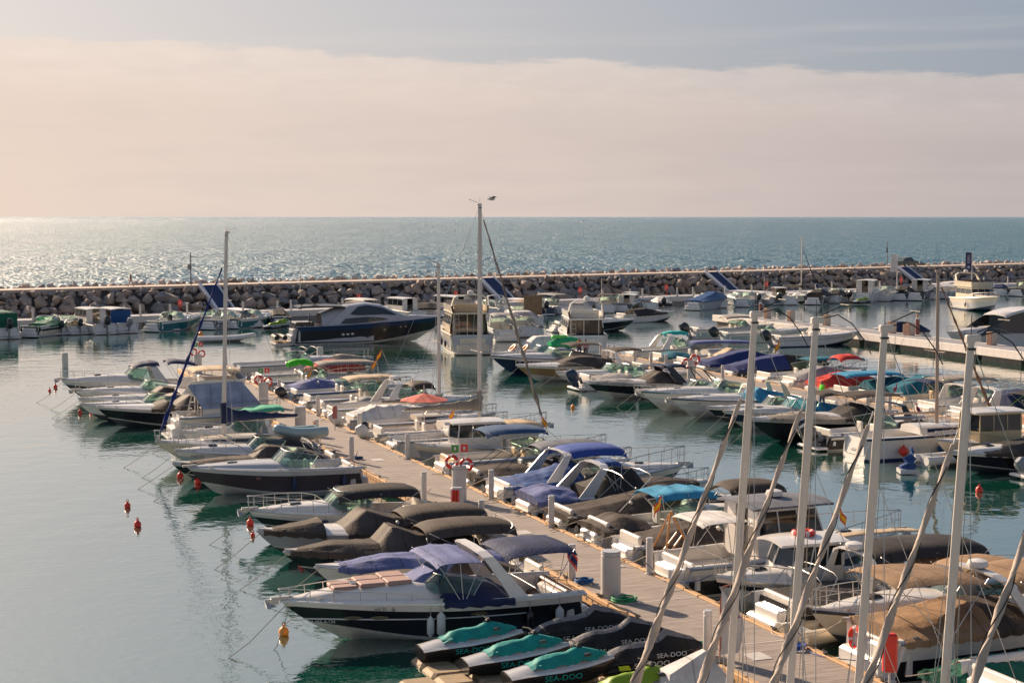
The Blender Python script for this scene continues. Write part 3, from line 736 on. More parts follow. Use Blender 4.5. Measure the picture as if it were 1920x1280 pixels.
    # ---- biminis -------------------------------------------------------------
    for k, bd in enumerate(bim):
        x0, x1, z, ww, m_ = bd[:5]; kw = bd[5] if len(bd) > 5 else {}
        if not group and z > 1.1: z = 1.1 + (z - 1.1) * .42; c_ = (x0 + x1) / 2; x0, x1 = c_ + (x0 - c_) * .88, c_ + (x1 - c_) * .88
        z = z + h.fs; o = bimini_mesh(x0 * L, x1 * L, z, ww, seed=sd + k, **kw).build('bimini', m_, e)
        mb = MB(); xm = (x0 + x1) / 2 * L; b = h.b(min(1, xm / L)) - .06; zz = h.zs(xm / L) + .05
        for sg in (-1, 1):
            for xe in (x0 * L + .06, xm, x1 * L - .06):
                tubeline(mb, [(xm + (xe - xm) * .12, sg * b, zz), (xe, sg * ww * .46, z + .0)], .014)
        tubeline(mb, [(xm, -b, zz), (xm, -ww * .3, zz + .02), (xm, ww * .3, zz + .02), (xm, b, zz)], .012)
        mb.build('bimini_frame', STEEL, o)
    for k, cv in enumerate(cov):
        x0, x1, prof, m_ = cv[:4]; kw = cv[4] if len(cv) > 4 else {}
        cover_mesh(h, x0 * L, x1 * L, prof, seed=sd + 7 * k, **kw).build('canvas_cover', m_, e, angle=24)
    # loose frames (folded bimini bows)
    for (x0, z0, x1, z1, m_) in frames:
        mb = MB(); b = h.b(x0) - .1
        pts = [(x0 * L, b, h.fs + z0), (x1 * L, b * .9, h.fs + z1 - .1), (x1 * L, b * .7, h.fs + z1), (x1 * L, 0, h.fs + z1 + .05)]
        tubeline(mb, pts + [(x, -y, z) for x, y, z in pts[::-1][1:]], .016); mb.build('frame_hoop', m_, e)
    # ---- hardtop / pilothouse ---------------------------------------------------
    if hard:
        x0, x1, hh, ww, rm, wm = hard[:6]; x0 *= L; x1 *= L; z0 = h.zs(x1 / L) + .04; z1 = z0 + hh
        rk = hard[6] if len(hard) > 6 else .35
        mb = MB()     # house walls with a window band let in
        lo = [(x0, -ww / 2), (x1 + .2, -ww / 2 * .92), (x1 + .45, 0), (x1 + .2, ww / 2 * .92), (x0, ww / 2)]
        def ring(z, k):   # k fraction of height
            return [(x - (rk * k if x > x0 + .01 else 0), y * (1 - .09 * k), z) for x, y in lo]
        zb, zt = lerp(z0, z1, .36), lerp(z0, z1, .90)
        mb.loft([ring(z0 - .1, 0), ring(zb, .36)], smooth=False); mb.loft([ring(zt, .9), ring(z1, 1)], smooth=False)
        ho = mb.build('cabin', wm, e)
        mb = MB(); ga = ring(zb, .36); gb_ = ring(zt, .9)
        ins = lambda r_: [(x - .02 if x > x0 + .01 else x, y * .985, z) for x, y, z in r_]
        mb.loft([ins(ga), ins(gb_)], smooth=False); mb.build('window', DGLASS if len(hard) < 8 else hard[7], ho)
        mb = MB()
        for i in range(5):
            A = Vector(ga[i]); C_ = Vector(gb_[i]); tubeline(mb, [A, C_], .035, 0)
        for i in (0, 3):
            for f in (.33, .66):
                A = Vector(ga[i]).lerp(Vector(ga[i + 1]), f); C_ = Vector(gb_[i]).lerp(Vector(gb_[i + 1]), f); tubeline(mb, [A, C_], .025, 0)
        mb.build('window_frame', wm, ho)
        mb = MB(); g = []
        for i in range(9):
            f = i / 8; x = lerp(x0 - .25, x1 + .45, f); wv = ww / 2 * (1.04 - .25 * max(0, f - .6) ** 1.5 * 3)
            g.append([(x, v * wv, z1 + .02 + .1 * (1 - v * v) - .04 * (2 * f - 1) ** 4) for v in [-1 + k / 4 for k in range(9)]])
        mb.sheet(g, .07); mb.build('roof', rm, ho)
        # aft bulkhead
        mb = MB(); mb.box(x0 + .02, x0 + .06, -ww / 2 * .96, -ww / 2 * .35, z0 - .3, z1); mb.box(x0 + .02, x0 + .06, ww / 2 * .35, ww / 2 * .96, z0 - .3, z1); mb.build('aft_bulkhead', wm, ho)
        if radar: o = MB().lathe([(.1, 0), (.28, .04), (.3, .1), (.26, .2), (.1, .25)], 16).build('radar_dome', WHITE, ho); o.location = ((x0 + x1) / 2, 0, z1 + .13)
        if horn:
            mb = MB(); tubeline(mb, [((x0 + x1) / 2 + .5, .2, z1 + .08), ((x0 + x1) / 2 + .45, .2, z1 + .8)], .02); mb.build('mast_light', STEEL, ho)
    # ---- flybridge ----------------------------------------------------------------
    if fly:
        x0, x1, hh, ww, m_ = fly[:5]; x0 *= L; x1 *= L; z0 = h.fs + .05; z1 = z0 + hh
        def block(zz, k, xa, xb, wq): return [(xa, -wq / 2, zz), (xb, -wq / 2 * .9, zz), (xb + .5, -wq / 2 * .5, zz), (xb + .65, 0, zz), (xb + .5, wq / 2 * .5, zz), (xb, wq / 2 * .9, zz), (xa, wq / 2, zz)]
        mb = MB(); mb.loft([block(z0 - .1, 0, x0, x1 + .5, ww), block(lerp(z0, z1, .42), 0, x0, x1 + .25, ww * .97)], smooth=False)
        mb.loft([block(lerp(z0, z1, .86), 0, x0, x1 - .35, ww * .9), block(z1, 0, x0, x1 - .4, ww * .9)], smooth=False)
        fo = mb.build('saloon', m_, e)
        mb = MB(); mb.loft([block(lerp(z0, z1, .42), 0, x0 + .02, x1 + .22, ww * .955), block(lerp(z0, z1, .86), 0, x0 + .02, x1 - .37, ww * .885)], smooth=False); mb.build('window', DGLASS, fo)
        mb = MB(); A = block(lerp(z0, z1, .42), 0, x0, x1 + .25, ww * .97); B_ = block(lerp(z0, z1, .86), 0, x0, x1 - .35, ww * .9)
        for i in range(7): tubeline(mb, [A[i], B_[i]], .045)
        for i in (0, 5):
            for f in (.3, .62): tubeline(mb, [Vector(A[i]).lerp(Vector(A[i + 1]), f), Vector(B_[i]).lerp(Vector(B_[i + 1]), f + .03)], .05)
        mb.build('window_frame', m_, fo)
        # aft doors and ladder
        mb = MB(); mb.box(x0 - .01, x0 + .03, -ww * .44, ww * .44, .35, z1 - .08); mb.build('saloon_door', DGLASS, fo)
        mb = MB()
        for y in (-.45, .05, .5): mb.box(x0 - .04, x0 - .01, y * ww * .8 - .04, y * ww * .8 + .04, .35, z1 - .05)
        mb.build('door_frame', m_, fo)
        mb = MB()
        for y in (.27, .38): tubeline(mb, [(x0 - .7, ww * y, .35), (x0 - .15, ww * y, z1)], .02)
        for k in range(6): mb.box(x0 - .68 + .09 * k, x0 - .5 + .09 * k, ww * .27, ww * .38, .5 + k * (z1 - .5) / 6, .54 + k * (z1 - .5) / 6)
        mb.build('ladder', STEEL, fo)
        # upper deck with coaming
        mb = MB(); xa = x0 - 1.1; mb.loft([block(z1 + .004, 0, xa, x1 - .1, ww * .98), block(z1 + .12, 0, xa, x1 - .1, ww)], cap=True, closed=True, smooth=False)
        up_o = mb.build('flybridge_deck', m_, e)
        mb = MB(); o1 = block(z1 + .12, 0, xa + .1, x1 - .35, ww * .94); o2 = block(z1 + .72, 0, xa + .5, x1 - .15, ww * .99); i1 = block(z1 + .72, 0, xa + .5, x1 - .25, ww * .9); i2 = block(z1 + .14, 0, xa + .1, x1 - .45, ww * .86)
        mb.loft([o1, o2, i1, i2], smooth=False); mb.build('coaming', m_, up_o)
        mb = MB(); mb.bevbox(x0 + .1, x0 + 1.0, -ww * .38, ww * .38, z1 + .14, z1 + .5, .06); mb.bevbox(x0 + .1, x0 + .3, -ww * .38, ww * .38, z1 + .5, z1 + .85, .05); mb.build('bench', fly[5] if len(fly) > 5 else VINYL, up_o)
        b0 = block(z1 + .72, 0, x1 - 1.0, x1 - .2, ww * .9); b1 = block(z1 + 1.02, 0, x1 - 1.0, x1 - .5, ww * .84)
        mb = MB(); mb.loft([b0[1:-1], b1[1:-1]]); mb.build('wind_deflector', glassmat('smoked_deflector', (.2, .2, .22), .6), up_o)
        # fly arch
        mb = MB(); za = z1 + .72; pts = []
        full = [(xa + .9, ww * .47, za, .7), (xa + .3, ww * .43, za + .75, .5), (xa + .15, ww * .3, za + 1.0, .45), (xa + .12, 0, za + 1.04, .45)]; full += [(x, -y, z, q_) for x, y, z, q_ in full[::-1][1:]]
        rr = [[Vector((x - w2 / 2, y, z + .04)), Vector((x + w2 / 2, y, z + .04)), Vector((x + w2 / 2, y * .93, z - .04)), Vector((x - w2 / 2, y * .93, z - .04))] for x, y, z, w2 in full]
        mb.loft(rr, closed=True, cap=True, smooth=False); fa = mb.build('radar_arch', m_, up_o) if len(fly) < 9 else None
        if fa: o = MB().lathe([(.1, 0), (.28, .04), (.32, .14), (.26, .3), (.1, .38)], 16).build('radar_dome', WHITE, fa)
        if fa: o.location = (xa + .15, 0, za + 1.07)
        if len(fly) > 6 and fly[6]:      # flybridge hardtop / canopy
            zt = z1 + fly[7] if len(fly) > 7 else z1 + 1.95
            o = bimini_mesh(xa + .6, x1 - .1, zt, ww * .95, crown=.08, drop=.04, th=.05).build('canopy', fly[6], up_o)
            mb = MB()
            for sg in (-1, 1):
                for x in (xa + .8, (xa + x1) / 2, x1 - .4): tubeline(mb, [(x, sg * ww * .45, z1 + .6), (x, sg * ww * .44, zt)], .025)
            mb.build('canopy_post', STEEL, up_o)
    if console:
        xc, top = console[:2]; xc *= L; mb = MB(); mb.bevbox(xc - .35, xc + .35, -.4, .4, fl, fl + 1.05, .08); co = mb.build('steering_console', deckm, e)
        mb = MB(); mb.add([(xc + .3, -.36, fl + 1.05), (xc + .3, .36, fl + 1.05), (xc + .05, .3, fl + 1.5), (xc + .05, -.3, fl + 1.5)], [(0, 1, 2, 3)]); mb.build('windscreen', GLASS, co)
        mb = MB(); mb.torus((xc - .42, 0, fl + .95), .17, .014, 12, 5, 0, Matrix.Rotation(R(65), 4, 'Y')); mb.build('steering_wheel', RUB, co)
        mb = MB(); mb.bevbox(xc - 1.2, xc - .75, -.4, .4, fl, fl + .75, .06); mb.build('leaning_post', seats or VINYL, e)
        if top:
            zt = fl + 2.0; o = bimini_mesh(xc - 1.1, xc + .7, zt, 1.7, crown=.05, drop=.03, th=.05).build('t_top', top, e)
            mb = MB()
            for sg in (-1, 1):
                for dx, dt in ((-.35, -.8), (.35, .45)): tubeline(mb, [(xc + dx, sg * .42, fl), (xc + dt, sg * .62, zt)], .025)
            mb.build('t_top_frame', STEEL, o)
            if len(console) > 2 and console[2]:
                mb = MB(); mb.box(xc - 1.0, xc + .55, -.7, -.68, fl + .7, zt - .02); mb.box(xc - 1.0, xc + .55, .68, .7, fl + .7, zt - .02); mb.box(xc + .53, xc + .55, -.68, .68, fl + .7, zt - .02); mb.build('side_curtain', console[2], o)
    for en in eng:
        y, m_, tl = en[:3]; make_outboard(e, -.02, y, h.fs - .12, m_, tl, en[3] if len(en) > 3 else 1.15)
    for fd in fend:
        t, sg, m_ = fd[:3]; x = t * L; bl_ = len(fd) > 3; zf = h.zs(t) * .45; make_fender(e, x, sg * (h.side(x, h.zs(t) * .6) + .13 + (.13 if bl_ else 0)), zf, m_, ball=bl_)
    if text:
        x = L * (text[1] if isinstance(text, tuple) else .80); tx = text[0] if isinstance(text, tuple) else text
        for sg in (-1, 1):
            t = x / L; zc = h.zs(t) * (text[2] if isinstance(text, tuple) and len(text) > 2 else .80)
            ya, yb = h.side(x - .4, zc), h.side(x + .4, zc); o = inst('lettering', text_mesh(tx, textsz, textm), e)
            dz = (h.side(x, zc + .1) - h.side(x, zc - .1)) / .2; sl = math.atan(dz)
            M0 = Matrix.Rotation(math.atan2((yb - ya) * sg, .8), 4, 'Z') @ (Matrix.Rotation(math.pi, 4, 'Z') if sg > 0 else Matrix()) @ Matrix.Rotation(math.pi / 2 + sl, 4, 'X')
            o.matrix_local = Matrix.Translation((x, sg * (h.side(x, zc) + .03), zc)) @ M0 @ Matrix.Translation((0, -textsz * .35, 0))
    if flag: make_flag(e, flag[0] * L, flag[1], h.fs + flag[2], flag[3] if len(flag) > 3 else 'spain', h=flag[4] if len(flag) > 4 else .9, s=flag[5] if len(flag) > 5 else 1, lean=flag[6] if len(flag) > 6 else -.2)
    if antenna:
        mb = MB(); x, y, z, l_ = antenna; tubeline(mb, [(x * L, y, h.fs + z), (x * L - l_ * .25, y, h.fs + z + l_)], .012); mb.build('antenna', WHITE, e)
    e['_h'] = 0; del e['_h']
    if extras: extras(e, h)
    return e, h

# ---- sailing yacht rig ---------------------------------------------------
def make_rig(e, h, mx, zb, zt, rake=.06, boom=None, boomm=NAVYC, genoa=None, spreaders=2, mastm=ALU, r=.075, bowx=None, aft=None, gtop=.85, wires=True, spiral=True, bup=1.0):
    """mast at mx (metres from the stern), from zb to zt"""
    H = zt - zb; top = Vector((mx - rake * H, 0, zt))
    def mp(z): return Vector((mx - rake * (z - zb), 0, z))
    mb = MB(); rings = []
    for z, k in ((zb, 1), (lerp(zb, zt, .8), 1), (zt, .8)):
        c = mp(z); rings.append([c + Vector((r * 1.35 * k * math.cos(a), r * .85 * k * math.sin(a), 0)) for a in [2 * math.pi * i / 12 for i in range(12)]])
    mb.loft(rings, closed=True, cap=True); m = mb.build('mast', mastm, e)
    mb = MB()
    for f in ([.5] if spreaders == 1 else [.36, .68])[:spreaders]:
        c = mp(lerp(zb, zt, f)); wd = h.B * .36 * (1.1 - f * .5)
        tubeline(mb, [c + Vector((-.18, -wd, .05)), c, c + Vector((-.18, wd, .05))], .025)
    if spreaders: mb.build('spreader', mastm, m)
    mb = MB(); tubeline(mb, [top, top + Vector((0, 0, .4))], .007); tubeline(mb, [top + Vector((-.1, 0, .12)), top + Vector((-.55, .05, .3))], .01); tubeline(mb, [top + Vector((-.55, -.08, .3)), top + Vector((-.55, .2, .3))], .012)
    mb.build('masthead_gear', RUB, m)
    MB().bevbox(top.x - .16, top.x + .1, -.05, .05, top.z - .02, top.z + .09, .02).build('masthead', mastm, m); MB().cyl(top.x, 0, top.z - .14, top.z - .11, r * 1.3, 10).build('mast_band', RUB, m)
    if wires:
        mb = MB()
        for sg in (-1, 1):
            for f, xo in ((.97, -.25), (.62, 0), (.5, -.4)):
                b = h.b(min(1, mx / h.L)) - .1; mb.tube([(mx + xo, sg * b, h.zs(mx / h.L)), mp(lerp(zb, zt, f))], .008, 4)
        mb.tube([(.05, 0, h.fs + .1), top], .008, 4)
        mb.build('shroud', STEEL, m)
    if r < .06:
        mb = MB()
        for k_ in range(3): mb.tube([(mx - .1 - .12 * k_, .1 * (k_ - 1), zb + .1), mp(lerp(zb, zt, .9 - .15 * k_)) + Vector((-.1, .03 * k_, 0))], .007, 4)
        mb.build('halyard', ROPE, m)
        MB().tube([top + Vector((-.1, 0, .06)), top + Vector((-.45, 0, .12)), top + Vector((-.75, 0, -.05)), top + Vector((-1.0, 0, -.35)), top + Vector((-1.15, 0, -.6))], .011, 5).build('backstay_flicker', RUB, m)
    if genoa is not None:
        bx = bowx if bowx is not None else h.L - .15; A = Vector((bx, 0, h.fb + .15)); B_ = mp(lerp(zb, zt, gtop)) + Vector((.1, 0, 0))
        d = B_ - A; n = 46; pts = [A + d * (.03 + .94 * i / n) for i in range(n + 1)]; mb = MB(); rings = []
        up = d.normalized(); s1 = up.cross(Vector((0, 1, 0))).normalized(); s2 = up.cross(s1)
        for i, p in enumerate(pts):
            f = i / n; rr = .085 * (1.15 - .75 * f) * min(1, .35 + f * 14) * (1 + .10 * math.sin(i * 1.9)) ; tw = i * .62
            rings.append([p + s1 * rr * (1.25 * math.cos(a)) * math.cos(tw) - s1 * rr * .75 * math.sin(a) * math.sin(tw) + s2 * rr * 1.25 * math.cos(a) * math.sin(tw) + s2 * rr * .75 * math.sin(a) * math.cos(tw) for a in [2 * math.pi * q_ / 10 for q_ in range(10)]])
        mb.loft(rings, closed=True, cap=True); g = mb.build('furled_genoa', genoa, m)
        mb = MB(); mb.tube([A, B_], .012, 5); mb.cyl(A.x, 0, A.z - .05, A.z + .15, .09, 10); mb.build('forestay', STEEL, m)
        if spiral:
            mb = MB(); sp = []
            for i in range(150):
                f = i / 149; p = A + d * (.03 + .9 * f); rr = .10 * (1.15 - .72 * f); a = f * 30
                sp.append(p + s1 * rr * math.cos(a) + s2 * rr * math.sin(a))
            mb.tube(sp, .011, 4); mb.build('furling_sheet', RUB, g)
    if boom:
        bl_, bz = boom; mb = MB(); A = mp(bz); E_ = Vector((A.x - bl_, 0, bz + .02 * bl_)); tubeline(mb, [A, E_], .055, 0, 8); bo = mb.build('boom', mastm, m)
        if boomm:
            mb = MB(); rings = []
            for i in range(15):
                f = i / 14; p = A.lerp(E_, f * .97) + Vector((.12 if i == 0 else 0, 0, 0)); hh = lerp(.42 * bup, .14, f ** .6) * (1 + .1 * math.sin(i * 2)); ww = lerp(.17, .08, f)
                rings.append([p + Vector((0, ww * math.cos(a), hh * .45 + hh * .55 * math.sin(a) + .02 * math.sin(i * 3 + a * 2))) for a in [2 * math.pi * q_ / 10 for q_ in range(10)]])
            mb.loft(rings, closed=True, cap=True)
            if bup > 1.3: 
                mb.loft([[A + Vector((.16 * math.cos(a), .15 * math.sin(a), z * 1.0)) for a in [2 * math.pi * q_ / 8 for q_ in range(8)]] for z in (-.1, .5, .95)], closed=True, cap=True)
            mb.build('sail_cover', boomm, bo)
    return m

def sail_deck(e, h, trunk=.35, m=WHITE, x0=.3, x1=.72, winm=DGLASS):
    """coach roof with side windows"""
    L = h.L; mb = MB(); rows = []
    for i in range(9):
        f = i / 8; x = lerp(x0, x1, f) * L; t = x / L; b = h.b(t) * .62; z = h.zs(t) + .04; hc = trunk * (1 - .55 * f * f)
        half = [(x, b, z), (x, b * .9, z + hc * .8), (x, b * .6, z + hc), (x, 0, z + hc * 1.08)]
        rows.append([(a, -y, c) for a, y, c in half] + [(a, y, c) for a, y, c in half[::-1][1:]])
    mb.loft(rows, smooth=False, cap=True); o = mb.build('coach_roof', m, e)
    for sg in (-1, 1):
        mb = MB(); g = []
        for i in range(7):
            f = lerp(.12, .85, i / 6); x = lerp(x0, x1, f) * L; t = x / L; b = h.b(t) * .62; z = h.zs(t) + .04; hc = trunk * (1 - .55 * f * f)
            g.append([(x, sg * (b * .975 + .012), z + hc * .22), (x, sg * (b * .925 + .012), z + hc * .62)])
        mb.loft(g); mb.build('window', winm, o)
    return o
# ================================================================== pontoons
def deck_mat(name, c, c2):
    m = bpy.data.materials.new(name); m.use_nodes = True; N = m.node_tree.nodes; L = m.node_tree.links; b = N['Principled BSDF']; b.inputs['Roughness'].default_value = .8
    tc = N.new('ShaderNodeTexCoord'); w_ = N.new('ShaderNodeTexWave'); w_.bands_direction = 'X'; w_.inputs['Scale'].default_value = 2.24; w_.inputs['Distortion'].default_value = 0
    L.new(tc.outputs['Object'], w_.inputs[0])
    n = N.new('ShaderNodeTexNoise'); n.inputs['Scale'].default_value = 1.3; n.inputs['Detail'].default_value = 7; n.inputs['Roughness'].default_value = .65; mp = N.new('ShaderNodeMapping'); mp.inputs[3].default_value = (3, .7, 1); L.new(tc.outputs['Object'], mp.inputs[0]); L.new(mp.outputs[0], n.inputs[0])
    r = N.new('ShaderNodeValToRGB'); r.color_ramp.elements[0].position = .3; r.color_ramp.elements[1].position = .72; r.color_ramp.elements[0].color = (*c2, 1); r.color_ramp.elements[1].color = (*c, 1); L.new(n.outputs[0], r.inputs[0])
    g = N.new('ShaderNodeMapRange'); g.inputs[1].default_value = .0; g.inputs[2].default_value = .12; g.inputs[3].default_value = .55; L.new(w_.outputs[0], g.inputs[0])
    mx = N.new('ShaderNodeMix'); mx.data_type = 'RGBA'; mx.blend_type = 'MULTIPLY'; mx.inputs[0].default_value = 1; L.new(r.outputs[0], mx.inputs[6]); L.new(g.outputs[0], mx.inputs[7]); L.new(mx.outputs[2], b.inputs['Base Color'])
    bm = N.new('ShaderNodeBump'); bm.inputs['Strength'].default_value = .5; bm.inputs['Distance'].default_value = .02; L.new(g.outputs[0], bm.inputs['Height']); L.new(bm.outputs[0], b.inputs['Normal']); return m
DECK = deck_mat('grey_decking', (.40, .34, .30), (.21, .175, .155))
TIMB = mat('tan_timber', (.55, .33, .16), rough=.75, var=.3, vscale=5, bump=.3, bscale=12, stretch=(1, 8, 1)); FLOAT_ = mat('concrete_float', (.12, .11, .1), rough=.9, var=.3)
HATCH = mat('pale_hatch', (.5, .47, .45), rough=.6, var=.15); SEAMM = mat('joint_metal', (.55, .5, .46), rough=.5)
BOLT = mat('bolt_hole', (.05, .035, .02), rough=.9)
def pontoon(label, c_off, width, a0, a1, z, module=5.4):
    e = empty('pontoon', q(a0, c_off, 0), A1, label, 'pontoon')   # local x along, y to the left
    hw = width / 2; n = int((a1 - a0) / module)
    panel = None; beams = {}
    for k in range(n):
        x = k * module
        if panel is None:
            mb = MB()
            nb = int((module - .06) / .7)          # groups of boards
            for i in range(nb): mb.box(.03 + i * (module - .06) / nb, .03 + (i + 1) * (module - .06) / nb - .012, -hw + .22, hw - .22, z - .08, z)
            panel = mb.mesh('deck_panel', [DECK]); fl_ = MB().box(.25, module - .25, -hw + .3, hw - .3, -.4, z - .14).mesh('float', [FLOAT_])
            jt = MB().box(-.03, .03, -hw + .22, hw - .22, z - .06, z + .006).mesh('joint_strip', [SEAMM])
            for sg in (-1, 1):
                mb = MB(); y0, y1 = sorted((sg * (hw - .2), sg * hw)); mb.bevbox(.02, module - .02, y0, y1, z - .30, z + .05, .025, 0)
                for i in range(12):
                    xx = .3 + i * (module - .6) / 11; yy = sg * (hw + .004); mb.box(xx - .05, xx + .05, min(yy, yy - sg * .03), max(yy, yy - sg * .03), z - .19, z - .11, 1)
                    if i % 4 == 1: mb.box(xx - .03, xx + .03, sg * (hw - .1) - .03, sg * (hw - .1) + .03, z + .05, z + .065, 1)
                beams[sg] = mb.mesh('timber_edge', [TIMB, BOLT])
        inst('deck_panel', panel, e, (x, 0, 0)); inst('float', fl_, e, (x, 0, 0)); inst('joint_strip', jt, e, (x, 0, 0))
        for sg in (-1, 1): inst('timber_edge', beams[sg], e, (x, 0, 0))
    cm = MB(); cm.box(-.16, .16, -.025, .025, .06, .1); cm.box(-.06, .06, -.03, .03, 0, .06); cm = cm.mesh('mooring_cleat', [RUB])
    for k in range(n * 2):
        for sg in (-1, 1): inst('mooring_cleat', cm, e, (k * module / 2 + .9, sg * (hw - .12), z + .045), (0, 0, .15 * math.sin(k)))
    hm = MB().box(-.35, .35, -.28, .28, 0, .012).mesh('hatch', [HATCH])
    return e, hm
DZ = .55
P1o, HM = pontoon('long grey decked pontoon with tan timber edges, crossing the foreground from lower right', 21.375, 3.25, 22, 128, DZ)
P2o, _ = pontoon('second decked pontoon crowded with boats, between the near one and the white sided one', 55.7, 3.0, 50, 131, DZ)
P2o_end = None
def inv(px, py, z):
    p = P(px, py, z); return p.dot(U1), p.dot(R1)
for px, py in ((690, 815), (1120 * .239 + 440 + 0, 862), (800, 868), (980, 998), (1150, 1060), (1415, 1080), (1420, 1230)):
    a, b = inv(px, py, DZ)
    if abs(b - 21.375) < 1.1: inst('hatch', HM, P1o, (a - 22, -(b - 21.375), DZ + .004))
# white sided pontoon on the right
e = empty('pontoon', q(60, 87.85, 0), A1, 'high pontoon with white sides and brown service boxes on the right', 'pontoon')
Z3 = 1.15; W3 = mat('white_side_panel', (.66, .6, .56), rough=.7, var=.12, bump=.1); BRW = mat('brown_waler', (.16, .10, .055), rough=.8, var=.3)
pm = MB().box(.02, 6.0, -1.5, 1.5, .95, Z3).mesh('deck_panel', [mat('blue_grey_deck', (.27, .27, .29), rough=.85, var=.2, bump=.2)])
sm = MB().bevbox(.02, 5.98, -1.62, -1.5, .48, Z3 + .02, .04).mesh('side_panel', [W3]); smf = MB().bevbox(.02, 5.98, 1.5, 1.62, .48, Z3 + .02, .04).mesh('side_panel', [W3])
wm = MB().box(0, 6.0, -1.66, -1.5, .30, .46).mesh('waler', [BRW]); fm = MB().box(.4, 5.6, -1.3, 1.3, -.4, .9).mesh('float', [FLOAT_])
fd = MB().add([(0, 0, .12), (.5, 0, -.1), (.5, -.05, -.1), (0, -.05, .12), (0, 0, .2), (.5, 0, -.02), (.5, -.05, -.02), (0, -.05, .2)], [(0, 1, 2, 3), (4, 7, 6, 5), (0, 4, 5, 1), (3, 2, 6, 7), (0, 3, 7, 4), (1, 5, 6, 2)]).mesh('fender_strip', [mat('grey_fender', (.22, .22, .23), rough=.7)])
for k in range(17):
    x = 6.0 * k
    for nm, me in (('deck_panel', pm), ('side_panel', sm), ('side_panel', smf), ('waler', wm), ('float', fm)): inst(nm, me, e, (x, 0, 0))
    for i in range(3): inst('fender_strip', fd, e, (x + .6 + 2 * i, -1.63, .85))
P3e = e
# posts -----------------------------------------------------------------
PWH = mat('post_white', (.62, .58, .54), rough=.45, var=.08, metal=.0)
def post_mesh(r, hh, nm='bollard_light'):
    mb = MB(); mb.lathe([(r * 1.25, 0), (r * 1.25, .03), (r, .035), (r, hh - .12), (r * .86, hh - .11), (r * .86, hh - .08), (r, hh - .075), (r, hh - .015), (r * .9, hh)], 18)
    return mb
pm1 = post_mesh(.12, 1.2).mesh('pedestal_body', [PWH]); pm2 = post_mesh(.31, 1.45).mesh('cabinet_body', [PWH]); pmb = MB()
for k in range(4): pmb.box(-.125, .125, -.125, .125, 0, 0)
smallp = [(583, 830, 'slim white pedestal beside the wide cabinet at the middle left of the pontoon', 'L'), (661, 865, 'slim white pedestal on the near pontoon with a blue cloth at its foot', 'L'), (802, 938, 'slim white pedestal on the near pontoon left of the red hose stand', 'L'),
    (903, 997, 'slim white pedestal standing just below the red hose stand', 'L'), (1071, 1089, 'slim white pedestal beside the blue coiled hose', 'L'), (1330, 1226, 'slim white pedestal standing beside the feather flag', 'L'),
    (1310 * 0 + 590, 780, 'slim white pedestal on the far edge near the boat with tan cushions', 'R'), (523, 745, 'slim white pedestal on the far edge near the blue and white boat', 'R'), (667, 817, 'slim white pedestal on the far edge beside the white tarpaulin boat', 'R'), (755, 860, 'slim white pedestal on the far edge left of the life rings', 'R'),
    (908, 935, 'slim white pedestal on the far edge right of the red hose stand', 'R'), (1018, 989, 'slim white pedestal beside the periwinkle covered boat', 'R'), (1200, 1077, 'slim white pedestal beside the stern of the grey canopied hardtop boat', 'R'), (1478, 1206, 'slim white pedestal with a blue rope at its foot, beside the moored cream cruiser', 'R'),
    (434, 697, 'slim white pedestal at the far end of the near pontoon', 'R')]
for px, py, lb, sd in smallp:
    a, b = inv(px, py, DZ); b = 20.0 if sd == 'L' else 22.8
    e = empty('service_pedestal', q(a, b, DZ), A1, lb, 'pedestal', 'slim white pedestals along the near pontoon'); inst('body', pm1, e)
    inst('lamp_cap', MB().cyl(0, 0, 1.2, 1.215, .11, 16).mesh('lamp_cap', [LGREY]), e)
for px, py, lb, sd in ((563, 812, 'wide white cabinet standing at the middle left of the near pontoon', 'L'), (861, 990 - 52, 'wide white cabinet topped with two life rings', 'R'), (1145, 1120, 'wide white cabinet beside the green hose', 'M'), (494, 760, 'wide white cabinet with red life rings near the boat with red cover', 'R'), (371, 700, 'wide white cabinet with red life rings at the far left end of the pontoon', 'L')):
    a, b = inv(px, py, DZ); b = {'L': 20.3, 'R': 22.6, 'M': 21.7}[sd]
    p_ = P(px, py, DZ); e = empty('service_cabinet', (p_.x, p_.y, DZ), A1, lb, 'cabinet', 'wide white service cabinets on the near pontoon'); inst('body', pm2, e); inst('lid', MB().cyl(0, 0, 1.45, 1.48, .30, 18).mesh('lid', [LGREY]), e)
    if 'life rings' in lb:
        for k, dy in enumerate((.28, -.28)):
            o = empty('life_ring', (p_.x + .3 * (1 - 2 * k), p_.y, DZ + 1.62 - .12 * (1 - k)), 0, ('left' if k else 'right') + ' life ring on the ' + {861: 'cabinet in the middle of the pontoon', 494: 'cabinet near the red covered boat', 371: 'farthest cabinet of the pontoon'}[px], 'life ring', 'red life rings on pontoon cabinets')
            mb = MB(); mb.torus((0, 0, 0), .23, .07, 20, 8, 0, Matrix.Rotation(R(82), 4, 'X') @ Matrix.Rotation(.3, 4, 'Z'), bands=[0, 0, 0, 0, 1]); mb.build('ring', [REDB, FEND], o)
        s1 = empty('sign_post', (p_.x + .02, p_.y + .2, DZ), 0, 'thin post with small green and red signs above the ' + {861: 'middle cabinet', 494: 'cabinet by the red cover', 371: 'farthest cabinet'}[px], 'sign')
        MB().cyl(0, 0, 0, 2.35, .03, 8).build('pole', PWH, s1)
        MB().box(-.34, -.05, -.02, .02, 2.0, 2.3).build('sign_board', mat('sign_green', (.05, .3, .06), rough=.5), s1); MB().box(.05, .34, -.02, .02, 2.03, 2.33).build('sign_board', REDB, s1)
        MB().box(-.24, -.15, -.025, -.02, 2.08, 2.22).build('pictogram', INKW, s1); MB().box(.14, .24, -.025, -.02, 2.1, 2.24).build('pictogram', INKW, s1)
